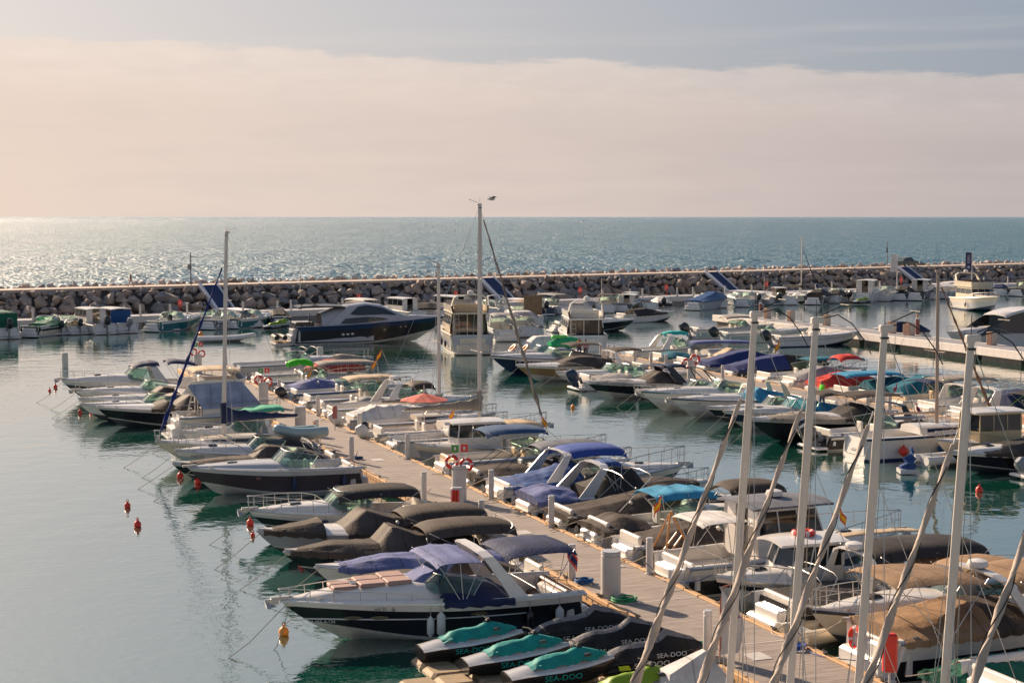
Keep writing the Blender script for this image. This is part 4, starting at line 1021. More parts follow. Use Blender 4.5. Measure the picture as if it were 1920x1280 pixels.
# hose stands
def hose_stand(px, py, lb, m, hh=1.3, w_=.5, tall=.75):
    p_ = P(px, py, DZ); e = empty('hose_stand', p_, 0, lb, 'hose stand')
    MB().cyl(0, 0, 0, hh - tall, .03, 8).build('post', PWH, e); MB().bevbox(-w_ / 2, w_ / 2, -.12, .12, hh - tall, hh, .05).build('case', m[0], e)
    if len(m) > 1:
        for k in range(3): MB().tube([(-w_ * .3 + k * .1, -.16, hh - .08), (-w_ * .34 + k * .1, -.17, hh - tall * .6), (-w_ * .3 + k * .1, -.16, hh - tall * 1.05)], .045, 8).build('hose', m[1], e)
hose_stand(857, 970, 'red hose hanging on a pale stand in the middle of the pontoon', (FEND, REDB), 1.2, .5, .75)
hose_stand(628, 806, 'dull pink hydrant case on a thin post by the tan cushioned boat', (mat('faded_red', (.42, .14, .12), rough=.6, var=.2),), 1.35, .25, .7)
hose_stand(1667, 1298, 'tall red hose case at the lower right beside the green tarpaulin', (REDB,), 1.5, .35, .95)
# hoses on the deck
def coil(px, py, lb, m, r=.32, n=4, nm='hose_coil'):
    p_ = P(px, py, DZ); mb = MB(); pts = []
    for i in range(n * 16): a = i * math.pi / 8; rr = r * (.75 + .25 * math.sin(i * .21)); pts.append((rr * math.cos(a), rr * .9 * math.sin(a), .03 + .018 * i / 8 + .01 * math.sin(i)))
    mb.tube(pts, .03, 6); o = mb.build(nm, m, None, (p_.x, p_.y, DZ + .002)); tag(o, lb, 'hose')
coil(1096, 1093, 'blue hose coiled at the foot of a pedestal', mat('hose_blue', (.01, .1, .3), rough=.5))
coil(1172, 1127, 'green hose heaped right of the wide white cabinet', mat('hose_green', (.02, .3, .1), rough=.5), .42, 3)
coil(1313, 1213, 'small heap of sea green line by the feather flag', mat('line_green', (.05, .4, .25), rough=.6), .22, 3)
coil(1492, 1217, 'blue rope heaped at the foot of a pedestal by the cream cruiser', mat('line_blue', (.02, .09, .4), rough=.7), .3, 3)
coil(673, 861, 'dark blue cloth bundle lying by a pedestal', mat('cloth_blue', (.02, .06, .16), rough=.9), .22, 3, 'cloth_bundle')
# feather flag
p_ = P(1352, 1243, DZ); e = empty('feather_flag', p_, R(12), 'white feather flag with a magenta logo on the near pontoon', 'feather flag')
mb = MB(); g = []
for i in range(15):
    f = i / 14; z = .25 + 1.75 * f; w0 = .42 * math.sin(math.pi * min(1, .25 + f * .78)) ** .6 + .05; g.append([(-.02 + w0 * v * 1.3 + .25 * (1 - f) * 0, .04 * math.sin(f * 5 + v * 2), z - (.25 * (v - .3) ** 2 if f > .8 else 0)) for v in (0, .25, .5, .75, 1)])
mb.sheet(g, .01); FW = mat('flag_white', (.6, .57, .55), rough=.8, var=.08); mb.build('banner', FW, e)
MB().tube([(-.03, 0, 0), (-.03, 0, 1.7), (.05, 0, 2.05), (.3, 0, 2.12), (.48, 0, 1.95)], .025, 6).build('pole', mat('flag_edge', (.35, .12, .07), rough=.6), e)
mb = MB()
MAG = mat('magenta_print', (.35, .02, .12), rough=.7)
for k in range(5):
    a = k * 1.257; mb.add([(.2, -.06, 1.45), (.2 + .13 * math.cos(a - .3), -.06, 1.45 + .13 * math.sin(a - .3)), (.2 + .13 * math.cos(a + .3), -.06, 1.45 + .13 * math.sin(a + .3))], [(0, 1, 2)])
mb.build('logo', MAG, e)
o = inst('lettering', text_mesh('MARINA', .14, MAG), e, (.26, -.065, 1.15), (math.pi / 2, R(-12), 0))
MB().cyl(0, 0, 0, .08, .22, 12).build('base', RUB, e)
# piles
for px, top, bot, lb in ((122, 663, 690, 'thick pale pile standing in the water at the far left'), (600, 651, 683, 'thick pale pile in the water before the black motor yacht')):
    p_ = P(px, bot, 0); hh = (bot - top) * p_.length / 3000
    o = empty('mooring_pile', p_, 0, lb, 'pile'); MB().cyl(0, 0, -2, hh, .26, 20).build('pipe', PWH, o); MB().cyl(0, 0, hh, hh + .05, .2, 20).build('cap', LGREY, o)
# second pontoon furniture
for px, py, lb in ((1067, 672, 'first from the left'), (1107, 674, 'second from the left'), (1117, 676, 'third from the left, taller'), (1158, 684, 'fourth from the left'), (1194, 690, 'fifth from the left'), (1249, 693, 'sixth from the left'), (1353, 716, 'just right of the red rings'), (1627, 768, 'behind the white service boats'), (1668, 774, 'right of the masts'), (1845, 803, 'beside the navy canopy boat')):
    a, b = inv(px, py, DZ); b = min(56.9, max(54.5, b)); e = empty('service_pedestal', q(a, b, DZ), A1, 'slim white pedestal on the second pontoon, ' + lb, 'pedestal', 'slim white pedestals on the second pontoon'); inst('body', pm1, e)
p_ = q(*inv(1296, 712, DZ), DZ); e = empty('service_cabinet', p_, A1, 'wide white cabinet with red life rings on the second pontoon', 'cabinet'); inst('body', pm2, e)
for k in range(2):
    o = empty('life_ring', (p_.x - .35 + .6 * k, p_.y - .1, DZ + 1.5 - .3 * (1 - k)), 0, ('left' if not k else 'right') + ' life ring on the cabinet of the second pontoon', 'life ring', 'red life rings on pontoon cabinets'); MB().torus((0, 0, 0), .3, .09, 18, 8, 0, Matrix.Rotation(R(80), 4, 'X'), bands=[0, 0, 0, 1]).build('ring', [REDB, FEND], o)
# third pontoon boxes
BRB = mat('brown_cabinet', (.13, .05, .03), rough=.6, var=.1); CRB = mat('cream_cabinet', (.55, .45, .36), rough=.6)
for px, lb in ((1440, 'farthest left'), (1484, 'with a yellow label'), (1551, 'third from the left'), (1674, 'fourth from the left'), (1706, 'the widest'), (1862, 'nearest on the right')):
    dx = (px - 960) / F_PX; b = 88.6; a = b * (R1.x * 1 - dx * R1.y) / (dx * U1.y - U1.x)
    a = (b * R1.x - dx * b * R1.y) / (dx * U1.y - U1.x)
    e = empty('service_box', q(a, b, Z3), A1, 'brown and cream service box on the white sided pontoon, ' + lb, 'service box', 'brown service boxes on the white sided pontoon')
    wd = .55 if px == 1706 else .35
    MB().bevbox(-wd, wd, -.28, .28, 0, 1.15, .03).build('body', BRB, e); MB().box(-wd - .03, -wd, -.26, .26, .03, 1.12).build('door', CRB, e); MB().box(wd, wd + .03, -.26, .26, .03, 1.12).build('door', CRB, e)
    if px == 1484: MB().box(-.2, .2, -.31, -.285, .35, .85).build('label_plate', ORNG, e)
for px, b in ((1427, 90.4), (1722, 90.6)):
    dx = (px - 960) / F_PX; a = (b * R1.x - dx * b * R1.y) / (dx * U1.y - U1.x)
    o = empty('mooring_pile', q(a, b, 0), 0, ('reddish topped pile behind the white sided pontoon, ' + ('left one' if px < 1500 else 'right one')), 'pile'); MB().cyl(0, 0, -2, 2.5, .2, 14).build('pipe', mat('pile_red', (.3, .12, .1), rough=.7, var=.3), o); MB().cyl(0, 0, 2.5, 2.6, .22, 14).build('cap', LGREY, o)
# mooring lines hanging in arcs from the white sided pontoon
# ================================================================== boats by the near pontoon
HL, HR = R(180 + 20.88), R(20.88)
def bL(a, rb, L, B, label, **k):      # bow towards the open water on the left
    k.setdefault('lines', 2); return boat(k.pop('name', 'motor_boat'), q(a, rb + L), HL + k.pop('dh', 0), L, B, label, k.pop('cat', 'boat'), **k)
def bR(a, rb, L, B, label, **k):      # bow towards the right
    k.setdefault('lines', 2); return boat(k.pop('name', 'motor_boat'), q(a, rb - L), HR + k.pop('dh', 0), L, B, label, k.pop('cat', 'boat'), **k)
LENS = dict(crown=.20, drop=.26, lens=.12, sag=.0)
SAG = dict(crown=.14, drop=.10, sag=.07)
# --- left side, far to near
bL(110.5, 9.8, 9.3, 3.0, 'white express cruiser with navy folded canopies and green tinted windscreen, farthest on the left', cat='cruiser', hull=(WHITE, LGREY, BROWNH), fs=1.0, fb=1.45, ws=.50, trunk=.42, wsh=.6,
   arch=(.30, 1.25, .55, LGREY, .8), bim=[(.02, .27, 1.75, 2.2, NAVYC, dict(pitch=.25)), (.30, .52, 1.62, 2.2, NAVYC, dict(pitch=-.2))], anchor=True, ports=2, fend=[(.45, 1, FEND)], plat=.8, pad=None)
bL(106.0, 10.3, 8.6, 2.7, 'low white sports cruiser with a green windscreen beside the farthest left cruiser', cat='cruiser', fs=.8, fb=1.15, ws=.48, trunk=.28, hull=(WHITE, WHITE, CREAM), cov=[(.02, .42, [(0, .15), (.6, .4), (1, .6)], WHITEC)], anchor=True)
bL(101.6, 10.0, 8.9, 2.7, 'long slim white motor boat with a beige sprayhood, third from the far left end', cat='boat', fs=.75, fb=1.1, ws=None, trunk=.25, hull=(WHITE, CREAM, WHITE), cov=[(.06, .52, [(0, .2), (.45, .75), (.8, .9), (1, .2)], BROWN)], rail=.35, eng=[(0, ENG, .1)])
bL(98.4, 9.8, 8.2, 2.5, 'slim white boat with a bare foredeck, immediately behind the black hulled runabout', fs=.75, fb=1.1, ws=.5, trunk=.22, hull=(WHITE, WHITE, WHITE), cov=[(.05, .5, [(0, .25), (.6, .8), (1, .25)], TAUPE)], rail=.35)
bL(95.2, 10.4, 8.8, 2.9, 'black hulled runabout with a brown cover stretched over a raked arch', cat='speedboat', hull=(LGREY, BLACK, BLACK), stripe=ALU, bottom=ANTI, fs=.9, fb=1.3, ws=None, trunk=.15, rail=False, arch=(.22, 1.0, -.5, LGREY, .7),
   cov=[(.02, .50, [(0, .15), (.35, .9), (.62, .85), (.75, 1.0), (1, .25)], BROWN), (.50, .66, [(0, .25), (.3, .5), (1, .08)], BROWN)], fend=[(.55, 1, FEND)])
# flybridge lying bow to the pontoon
boat('flybridge_yacht', q(89.2, 14.0), HR, 5.9, 3.2, 'beige topped flybridge boat with pale blue window covers, bow against the pontoon', 'motor yacht', hull=(CREAM, LGREY, LGREY), fs=1.3, fb=1.5, ws=None, trunk=.2,
     fly=(.22, .60, 1.25, 2.6, WHITE, VINYL, BEIGE, 1.3, 'no arch'), extras=lambda e, h: [MB().add([(1.3, -1.50, 1.75), (4.6, -1.36, 1.85), (3.5, -1.26, 3.2), (.5, -1.34, 3.1)], [(0, 1, 2, 3)]).add([(1.3, -1.48, 1.75), (4.6, -1.34, 1.85), (3.5, -1.24, 3.2), (.5, -1.32, 3.1)], [(3, 2, 1, 0)]).build('window_cover', cloth('pale_blue', (.27, .33, .5)), e),
     MB().tube([(.05, -1.3, 1.2), (.05, -1.3, 2.0), (2.2, -1.55, 2.05), (5.5, -1.45, 2.1)], .02).build('side_rail', STEEL, e)])
bL(84.6, 13.6, 5.8, 2.3, 'small boat with a light green sun canopy behind the blue boomed sailboat', hull=(WHITE, WHITE, WHITE), fs=.7, fb=1.0, ws=.5, bim=[(.05, .62, 1.55, 1.9, cloth('mint', (.08, .42, .26)), dict(crown=.16, sag=.08, pitch=-.35))], arch=(.2, .8, .3, WHITE, .4))
# sailboat 1
e, h = bL(80.3, 11.6, 7.7, 2.5, 'cream sailboat with a blue furled foresail and a navy covered boom', name='sailboat', cat='sailboat', hull=(CREAM, CREAM, CREAM), bottom=ANTIW, fs=.8, fb=1.15, shape=dict(full=1.9, stern=.7, start=.4, rake=.2), ws=None, trunk=.1, seats=None, plat=0, rail=.5, text=('7A-MA-3-54-93', .84), textsz=.16, flag=(.0, .6, .2, 'spain'))
sail_deck(e, h, .38, CREAM, .34, .70); make_rig(e, h, 4.3, .9, 11.5, .028, boom=(3.9, 2.0), boomm=NAVYC, genoa=cloth('royal_blue', (.012, .03, .16)), gtop=.86, spiral=False, bup=1.9)
bL(76.9, 12.0, 7.3, 2.3, 'white motor boat with name lettering on its bow, in front of the cream sailboat', hull=(WHITE, WHITE, AQUA), fs=.75, fb=1.15, ws=.46, trunk=.3, text=('MARLIN', .86), textsz=.18, cov=[(.03, .40, [(0, .2), (.7, .8), (1, .7)], DKBR)], antenna=None)
bL(73.8, 11.4, 7.8, 2.3, 'black bottomed runabout under brown covers with a red ball buoy at its bow', cat='speedboat', hull=(LGREY, BLACK, BLACK), fs=.7, fb=1.0, ws=None, trunk=.1, rail=False, cov=[(.52, .95, [(0, .35), (.5, .22), (1, .02)], BROWN), (.04, .54, [(0, .2), (.3, .6), (.8, .95), (1, .3)], BROWN)])
bL(70.4, 11.6, 7.6, 2.9, 'pale grey sports cruiser with a brown lower hull and oval porthole', cat='cruiser', hull=(LGREY, BROWNH, BROWNH), bottom=ANTIW, deckm=LGREY, fs=1.05, fb=1.3, ws=.44, trunk=.22, wsh=.55, rail=False, ports=1, fend=[(.42, 1, FENB), (.12, 1, FENB)], frames=[(.12, .0, .30, 1.2, STEEL), (.22, 0, .3, 1.15, STEEL)], plat=.9, anchor=True, seats=VINYL)
bL(60.3, 12.2, 7.2, 2.5, 'white cuddy boat with a curved bow rail and a raised charcoal sun canopy', cat='boat', hull=(WHITE, DKBR if False else LGREY, BLACK), fs=.75, fb=1.1, ws=.52, trunk=.3, wsh=.55, anchor=True, ports=1, bim=[(.08, .54, .85, 2.2, DKBR, dict(LENS, crown=.16))], text=('7A-MA', .74, .5), textsz=.16, fend=[(.62, 1, FENB), (.3, 1, FENB)])
bL(56.0, 11.6, 7.7, 2.5, 'grey hulled runabout with pleated brown covers and red ball at its bow', cat='speedboat', hull=(LGREY, GREY, GREY), fs=.8, fb=1.15, ws=None, trunk=.1, rail=False, cov=[(.70, .97, [(0, .40), (.4, .22), (1, .02)], BROWN), (.10, .60, [(0, .35), (.5, .5), (.80, .85), (1, .15)], BROWN)], bim=[(-.10, .32, .62, 2.3, BROWN, LENS)])
bL(52.6, 11.8, 7.5, 2.4, 'runabout wrapped in brown canvas from bow to stern, third from the near end', cat='speedboat', hull=(CREAM, BLACK, BLACK), fs=.75, fb=1.05, ws=None, trunk=.1, rail=False, cov=[(.56, .97, [(0, .32), (.5, .3), (1, .02)], BROWN), (.10, .58, [(0, .35), (.55, .55), (.85, .95), (1, .25)], BROWN)], bim=[(-.08, .36, .75, 2.3, BROWN, LENS)], frames=[(.02, 0, -.06, .9, STEEL)])
bL(49.9, 12.2, 7.1, 2.2, 'small white boat under a periwinkle blue bow cover', hull=(WHITE, WHITE, WHITE), fs=.75, fb=1.05, ws=None, trunk=.1, rail=False, cov=[(.50, .90, [(0, .30), (.4, .34), (1, .04)], PERI), (.1, .5, [(0, .25), (.6, .6), (.85, .6), (1, .3)], PERI)])
bL(47.7, 12.2, 7.1, 2.2, 'brown covered runabout squeezed between the periwinkle cover and the big black cruiser', cat='speedboat', hull=(WHITE, GREY, BLACK), fs=.7, fb=1.0, ws=None, trunk=.1, rail=False, cov=[(.50, .96, [(0, .30), (.5, .3), (1, .03)], BROWN), (.12, .52, [(0, .25), (.4, .7), (.8, .8), (1, .25)], BROWN)])
# the big black and white cruiser
def big_extras(e, h):
    for sg in (-1, 1):
        mb = MB(); g = []
        for i in range(15):
            x = lerp(.2, .93, i / 14) * h.L; z = h.zs(x / h.L); g.append([(x, sg * (h.side(x, z * .60) + .02), z * .60), (x, sg * (h.side(x, z * .615) + .02), z * .63)])
        mb.loft(g); mb.build('pinstripe', INKW, e)
    make_fender(e, 4.55, h.side(4.5, .8) + .16, .62, FEND, .62, .13); make_fender(e, .9, h.side(.9, .8) + .16, .5, FEND, .6, .13)
    MB().tube([(h.L * .97, .1, 1.2), (h.L * 1.02, .3, .1), (h.L * 1.05, .5, -.1)], .012, 5).build('mooring_line', ROPE, e)
    o = inst('lettering', text_mesh('MX 35', .13, INK), e, (h.L * .70, h.side(h.L * .7, 1.05) + .05, 1.06), (math.pi / 2 + .25, 0, math.pi - .06)) 
    # star emblem
    mb = MB(); x = h.L * .66; y = h.side(x, 1.05) + .045
    for k in range(8):
        a = k * math.pi / 4; r_ = .12 if k % 2 == 0 else .08; mb.add([(x, y, 1.08), (x + r_ * math.cos(a), y, 1.08 + r_ * math.sin(a)), (x + .03 * math.cos(a + .5), y, 1.08 + .03 * math.sin(a + .5))], [(0, 1, 2), (2, 1, 0)])
    mb.build('star_emblem', INK, e)
e, h = bL(44.6, 9.9, 8.9, 3.3, 'large black and white sports cruiser with navy canopies and pink sun pads', cat='cruiser', hull=(WHITE, BLACK, BLACK), bottom=ANTIW, stripe=WHITE, fs=1.15, fb=1.35, shape=dict(full=2.0, start=.3, rake=.22), ws=.50, wsh=.35, trunk=.42, arch=(.24, 1.55, .95, WHITE, .55), seats=mat('brown_leather', (.16, .08, .05), rough=.5), rail=.28, anchor=True,
   pad=mat('pink_pad', (.36, .23, .2), rough=.7, var=.12), ports=0, plat=.9, cov=[(.26, .50, [(0, .12), (.6, .42), (.9, .6), (1, .55)], NAVYC, dict(wrk=.03)), (.47, .62, [(0, .72), (.12, .85), (.35, .7), (1, .28)], PERI, dict(wrk=.03, skirt=-.03, over=-.35))],
   bim=[(.34, .53, 1.3, 2.7, PERI, dict(crown=.06, drop=.05, sag=.05)), (.0, .29, 1.5, 2.5, NAVYC, dict(crown=.12, sag=.02, drop=.12, pitch=-.05))], text=('7A MA-4-134', .875, .55), textsz=.14, textm=INKW, flag=(.0, -.5, .1, 'red', 1.0, 1.3), extras=big_extras)
for t in (.78, .70, .38):        # oval hull windows
    for sg in (-1, 1):
        mb = MB(); x = t * h.L; z = .83; n = 14; y = h.side(x, z); dy = (h.side(x + .2, z) - h.side(x - .2, z)) / .4
        c = [(x + .26 * math.cos(a), sg * (y + dy * .26 * math.cos(a) + .012 + .0 * a), z + .055 * math.sin(a)) for a in [2 * math.pi * i / n for i in range(n)]]
        mb.add(c, [tuple(range(n)) if sg < 0 else tuple(range(n))[::-1]]); mb.build('oval_window', mat('bronze_glass', (.12, .09, .05), rough=.1), e)
make_flag(e, h.L * .455, 1.0, 1.25, 'teal', .9, 1.0, .35)
# --- right side, far to near
bR(119, 33.5, 10.2, 3.2, 'grey cruiser with a taupe bow cover at the far end of the pontoon', cat='cruiser', hull=(LGREY, LGREY, GREY), deckm=LGREY, fs=1.2, fb=1.5, ws=.5, trunk=.35, frames=[(.35, .3, .5, 1.2, STEEL), (.45, .3, .58, 1.2, STEEL)], rail=.6, cov=[(.62, .95, [(0, .2), (.5, .42), (1, .1)], TAUPE)], anchor=True, antenna=(.1, .3, .5, 1.5))
bR(113, 32.0, 8.6, 2.7, 'boat with a wrinkled red canvas over its foredeck', hull=(WHITE, WHITE, GREY), fs=1.05, fb=1.3, ws=None, trunk=.1, rail=.4, cov=[(.45, .95, [(0, .3), (.35, .9), (.7, .6), (1, .1)], mat('canvas_faded_red', (.36, .04, .035), rough=.9, var=.2, bump=.5, bscale=5))])
bR(109.4, 31.5, 8.3, 2.5, 'boat under a lime green roll and a taupe canopy near the far end', hull=(GREY, GREY, GREY), fs=.9, fb=1.1, ws=.5, bim=[(.42, 1.0, 1.35, 2.2, TAUPE, dict(crown=.12, sag=.02)), (.20, .44, 1.42, .9, cloth('lime', (.06, .55, .02)), dict(crown=.25, drop=.3))], frames=[(.1, 0, .3, 1.2, STEEL)])
bR(105.6, 31.0, 7.6, 2.4, 'low boat with bundled blue tarpaulin and crossed canopy poles', hull=(LGREY, GREY, GREY), fs=.8, fb=1.0, ws=None, cov=[(.1, .9, [(0, .15), (.3, .6), (.5, .35), (1, .1)], PERI)], frames=[(.1, 0, .35, 1.1, STEEL), (.4, 0, .2, 1.1, STEEL)], flag=(.35, .3, .6, 'spain', .6))
bR(102.0, 31.6, 8.2, 2.4, 'grey boat with a blue striped deck moored opposite the second pair of rings', hull=(LGREY, BLUEH, GREY), deckm=LGREY, fs=.85, fb=1.1, ws=.55, eng=[(0, ENG, .5)], stripe=BLUEH)
bR(98.3, 31.6, 8.2, 2.6, 'open grey boat with a long cream canopy and a green tinted screen', hull=(LGREY, LGREY, GREY), fs=.8, fb=1.15, ws=.62, wsh=.6, bim=[(.30, .78, 1.65, 2.2, BEIGE, dict(crown=.1, sag=.02))], flag=(.62, .2, 1.2, 'spain', 1.2), frames=[(.3, 0, .5, 1.2, STEEL)])
bR(95.0, 30.6, 7.2, 2.2, 'pale grey jet boat with a dark blue seat beside the pontoon', hull=(LGREY, GREY, GREY), fs=.7, fb=.9, ws=None, rail=False, cov=[(.25, .85, [(0, .1), (.3, .5), (.6, .35), (1, .1)], GREYC)])
bR(91.3, 32.5, 9.3, 3.2, 'large white cruiser with a raked grey arch and tan cockpit cushions', cat='cruiser', hull=(WHITE, LGREY, LGREY), fs=1.1, fb=1.4, ws=.62, wsh=.55, trunk=.35, seats=VINB, platm=TAN, arch=(.36, 1.7, .75, LGREY, .6), radar=True, bim=[(.52, .70, 1.25, 2.2, BROWN, dict(LENS))], anchor=True, fend=[(.62, -1, FENB)], plat=.9, flag=(.44, .5, 1.9, 'spain', 1.4, 1.0, -.6))
bR(87.6, 31.2, 7.9, 2.5, 'white boat wrapped in crumpled white tarpaulin beside the faded hydrant', hull=(WHITE, WHITE, WHITE), fs=.9, fb=1.1, ws=None, rail=.35, cov=[(.05, .62, [(0, .3), (.3, .7), (.6, .65), (1, .3)], WHITEC, dict(wrk=.07))], eng=[(0, FEND, .6)])
e, h = bR(85.4, 31.6, 7.6, 2.3, 'small sailboat with a taupe rolled sail and the shorter bare mast', name='sailboat', cat='sailboat', hull=(CREAM, CREAM, TAUPE), fs=.85, fb=1.1, shape=dict(full=1.9, stern=.75), ws=None, trunk=.1, seats=None, plat=0)
sail_deck(e, h, .3, CREAM, .35, .68); make_rig(e, h, 4.2, 1.0, 9.6, .004, boom=(3.5, 1.9), boomm=TAUPE, spreaders=1)
def umbrella(e, h):
    z = 2.45; mb = MB(); n = 8
    ring = [(2.9 + 1.35 * math.cos(2 * math.pi * k / n), 1.35 * math.sin(2 * math.pi * k / n), z) for k in range(n)]
    mb.add([(2.9, 0, z + .38)] + ring + [(2.9, 0, z + .34)] + [(x, y, z - .03) for x, y, z in ring], [(0, 1 + k, 1 + (k + 1) % n) for k in range(n)] + [(n + 1, n + 2 + (k + 1) % n, n + 2 + k) for k in range(n)]); o = mb.build('sun_umbrella', PINKC, e)
    mb = MB(); mb.tube([(2.9, 0, .4), (2.9, 0, z + .8)], .025, 8)
    for k in range(4): a = k * 1.57 + .6; mb.tube([(2.9, 0, 1.6), (2.9 + 1.0 * math.cos(a), 1.0 * math.sin(a), z)], .015, 5)
    mb.build('umbrella_pole', ALU, o)
bR(82.0, 31.0, 7.7, 2.4, 'open boat shaded by a coral pink umbrella', hull=(WHITE, WHITE, GREY), fs=.8, fb=1.05, ws=None, cov=[(.52, .96, [(0, .2), (.5, .32), (1, .05)], PERI)], extras=umbrella, seats=VINYL, eng=[(0, FEND, .5)])
e, h = bR(78.3, 31.8, 8.5, 2.7, 'pale sailboat with the tallest mast and a taupe furled foresail', name='sailboat', cat='sailboat', hull=(LGREY, LGREY, LGREY), bottom=ANTIW, fs=.9, fb=1.3, shape=dict(full=1.8, stern=.75, rake=.14), ws=None, trunk=.1, seats=None, plat=.3, rail=.6, flag=(.45, .7, .7, 'spain', .7), anchor=True)
sail_deck(e, h, .42, WHITE, .34, .72); make_rig(e, h, 4.75, 1.0, 12.9, -.004, boom=(4.2, 2.3), boomm=TAUPE, genoa=TAUPE, gtop=.965, r=.09, bup=1.5)
boat('pilothouse_boat', q(74.4, 30.0), HL, 6.7, 2.4, 'small fishing boat with a round fronted white wheelhouse and cream awning', 'fishing boat', hull=(WHITE, CREAM, GREY), bottom=ANTIW, fs=.85, fb=1.2, ws=None, trunk=.1, shape=dict(full=2.6, rake=.1),
     hard=(.38, .68, 1.15, 1.7, WHITE, WHITE, .12), rail=.4, bim=[(.02, .42, 1.35, 1.9, BEIGE, dict(crown=.1, drop=.12))], flag=(.05, .3, .4, 'spain', 1.1))
bR(70.6, 31.8, 8.4, 2.8, 'open boat with beige armchairs and a cobalt blue canopy, left of the black roll bars', hull=(WHITE, CREAM, BLACK), fs=.95, fb=1.2, ws=.6, wsh=.4, seats=VINB, bim=[(.20, .62, 1.6, 2.3, mat('canvas_cobalt', (.02, .07, .17), rough=.85, bump=.4, bscale=4), dict(crown=.16, drop=.16, lens=.05))], rail=.5, plat=.3)
bR(66.9, 31.4, 8.1, 2.6, 'black covered boat with four black canopy hoops and a slate bimini', cat='speedboat', hull=(BLACK, BROWNH, GREY), fs=.8, fb=1.1, ws=None, cov=[(0, .40, [(0, .2), (.5, .35), (1, .2)], BROWN), (.40, .72, [(0, .2), (.5, .5), (1, .2)], DKBR)], frames=[(.05, 0, .22, 1.0, RUB), (.12, 0, .28, 1.05, RUB), (.22, 0, .38, 1.0, RUB), (.28, 0, .42, 1.0, RUB)], arch=(.50, 1.1, .5, WHITE, .4), bim=[(.38, .86, 1.15, 2.3, SLATE, dict(LENS))])
bR(63.2, 32.3, 9.0, 2.9, 'white cruiser with draped blue cockpit cover, bright cobalt canopy and long bow rail', cat='cruiser', hull=(WHITE, WHITE, mat('gelcoat_deep_green', (.01, .06, .06), rough=.2)), fs=1.0, fb=1.35, ws=.58, wsh=.3, trunk=.35, platm=TEAK, plat=1.2, arch=(.24, 1.35, .85, LGREY, .6), cov=[(.04, .40, [(0, .05), (.5, .35), (1, .75)], BLUEC, dict(wrk=.05, flat=.3))], bim=[(.30, .66, 1.48, 2.4, mat('canvas_bright_cobalt', (.02, .065, .30), rough=.8, bump=.4, bscale=4), dict(LENS))], anchor=True, rail=.75)
bR(59.6, 31.6, 8.3, 2.8, 'boat with a periwinkle draped stern seat and a pale perforated arch', cat='cruiser', hull=(WHITE, LGREY, BLACK), fs=1.0, fb=1.2, ws=None, trunk=.2, platm=TEAK, plat=1.1, arch=(.26, 1.35, .95, LGREY, .65), cov=[(.0, .22, [(0, .2), (.5, .42), (1, .25)], PERI, dict(wrk=.05)), (.30, .60, [(0, .3), (.5, .95), (.8, 1.1), (1, .4)], DKBR), (.6, .93, [(0, .3), (.5, .3), (1, .05)], BROWN)], bim=[(.36, .50, 1.5, 1.3, BLUEC, dict(crown=.1))], rail=.5)
bR(56.6, 31.4, 8.0, 2.6, 'dark runabout under a long brown cover with crossed steel poles', cat='speedboat', hull=(BROWNH, BLACK, GREY), fs=.85, fb=1.05, ws=None, rail=False, plat=1.0, cov=[(.0, .45, [(0, .1), (.5, .32), (1, .6)], BROWN), (.45, .9, [(0, .6), (.3, .8), (1, .1)], DKBR)], frames=[(.25, 0, .45, 1.5, STEEL), (.5, 0, .3, 1.5, STEEL)])
bR(53.7, 31.6, 8.0, 2.6, 'grey hulled boat with a sky blue folded canopy on steel legs', hull=(LGREY, GREY, GREY), fs=.85, fb=1.15, ws=.52, wsh=.45, plat=1.0, cov=[(.0, .24, [(0, .1), (.5, .45), (1, .2)], BROWN)], bim=[(.26, .62, 1.3, 2.2, LBLUE, dict(crown=.12, sag=.16, drop=.25)), (.66, 1.0, 1.25, 2.1, BROWN, dict(LENS))])
bR(50.9, 31.2, 7.6, 2.4, 'white speedboat with a green curved screen and a brown cover stretched to its bow', cat='speedboat', hull=(WHITE, LGREY, GREY), fs=.8, fb=1.05, ws=.6, plat=.9, rail=False, cov=[(.05, .55, [(0, .1), (.4, .4), (1, .65)], BROWN), (.68, .95, [(0, .3), (1, .05)], BROWN)])
# inflatable with wooden A frame
def rib(loc, hd, L, B, label, tube_m, floor_m=LGREY, eng=True, extras=None, r=.22, z=.12, group=None):
    e = empty('inflatable_dinghy', loc, hd, label, 'dinghy', group); mb = MB(); hb = B / 2 - r
    pts = [(-.25, hb, z + .16), (L * .35, hb, z + .16), (L * .7, hb * .95, z + .22), (L * .9, hb * .55, z + .36), (L, 0, z + .44)]; full = pts + [(x, -y, zz) for x, y, zz in pts[::-1][1:]]
    sm = []
    for i in range(len(full) - 1):
        for k in range(4): sm.append(Vector(full[i]).lerp(Vector(full[i + 1]), k / 4))
    sm.append(Vector(full[-1])); sm = [sm[0]] + [(sm[i - 1] + sm[i] * 2 + sm[i + 1]) / 4 for i in range(1, len(sm) - 1)] + [sm[-1]]
    mb.tube(sm, r, 12); mb.build('tube', tube_m, e)
    MB().add([(0, -hb, z), (L * .75, -hb * .8, z + .05), (L * .93, 0, z + .2), (L * .75, hb * .8, z + .05), (0, hb, z), (0, -hb * .7, -.1), (L * .7, 0, -.1), (0, hb * .7, -.1)], [(0, 1, 2, 3, 4), (0, 5, 6, 1), (4, 3, 6, 7), (1, 6, 2), (3, 2, 6), (5, 7, 6), (0, 4, 7, 5)]).build('floor', floor_m, e)
    MB().box(0, .06, -hb, hb, z - .1, z + .38).build('transom', floor_m, e); MB().bevbox(L * .38, L * .46, -hb, hb, z + .2, z + .28, .02).build('thwart', TEAK, e)
    if eng: make_outboard(e, .0, 0, .45, eng if eng is not True else ENG, .25, .75)
    if extras: extras(e)
    return e
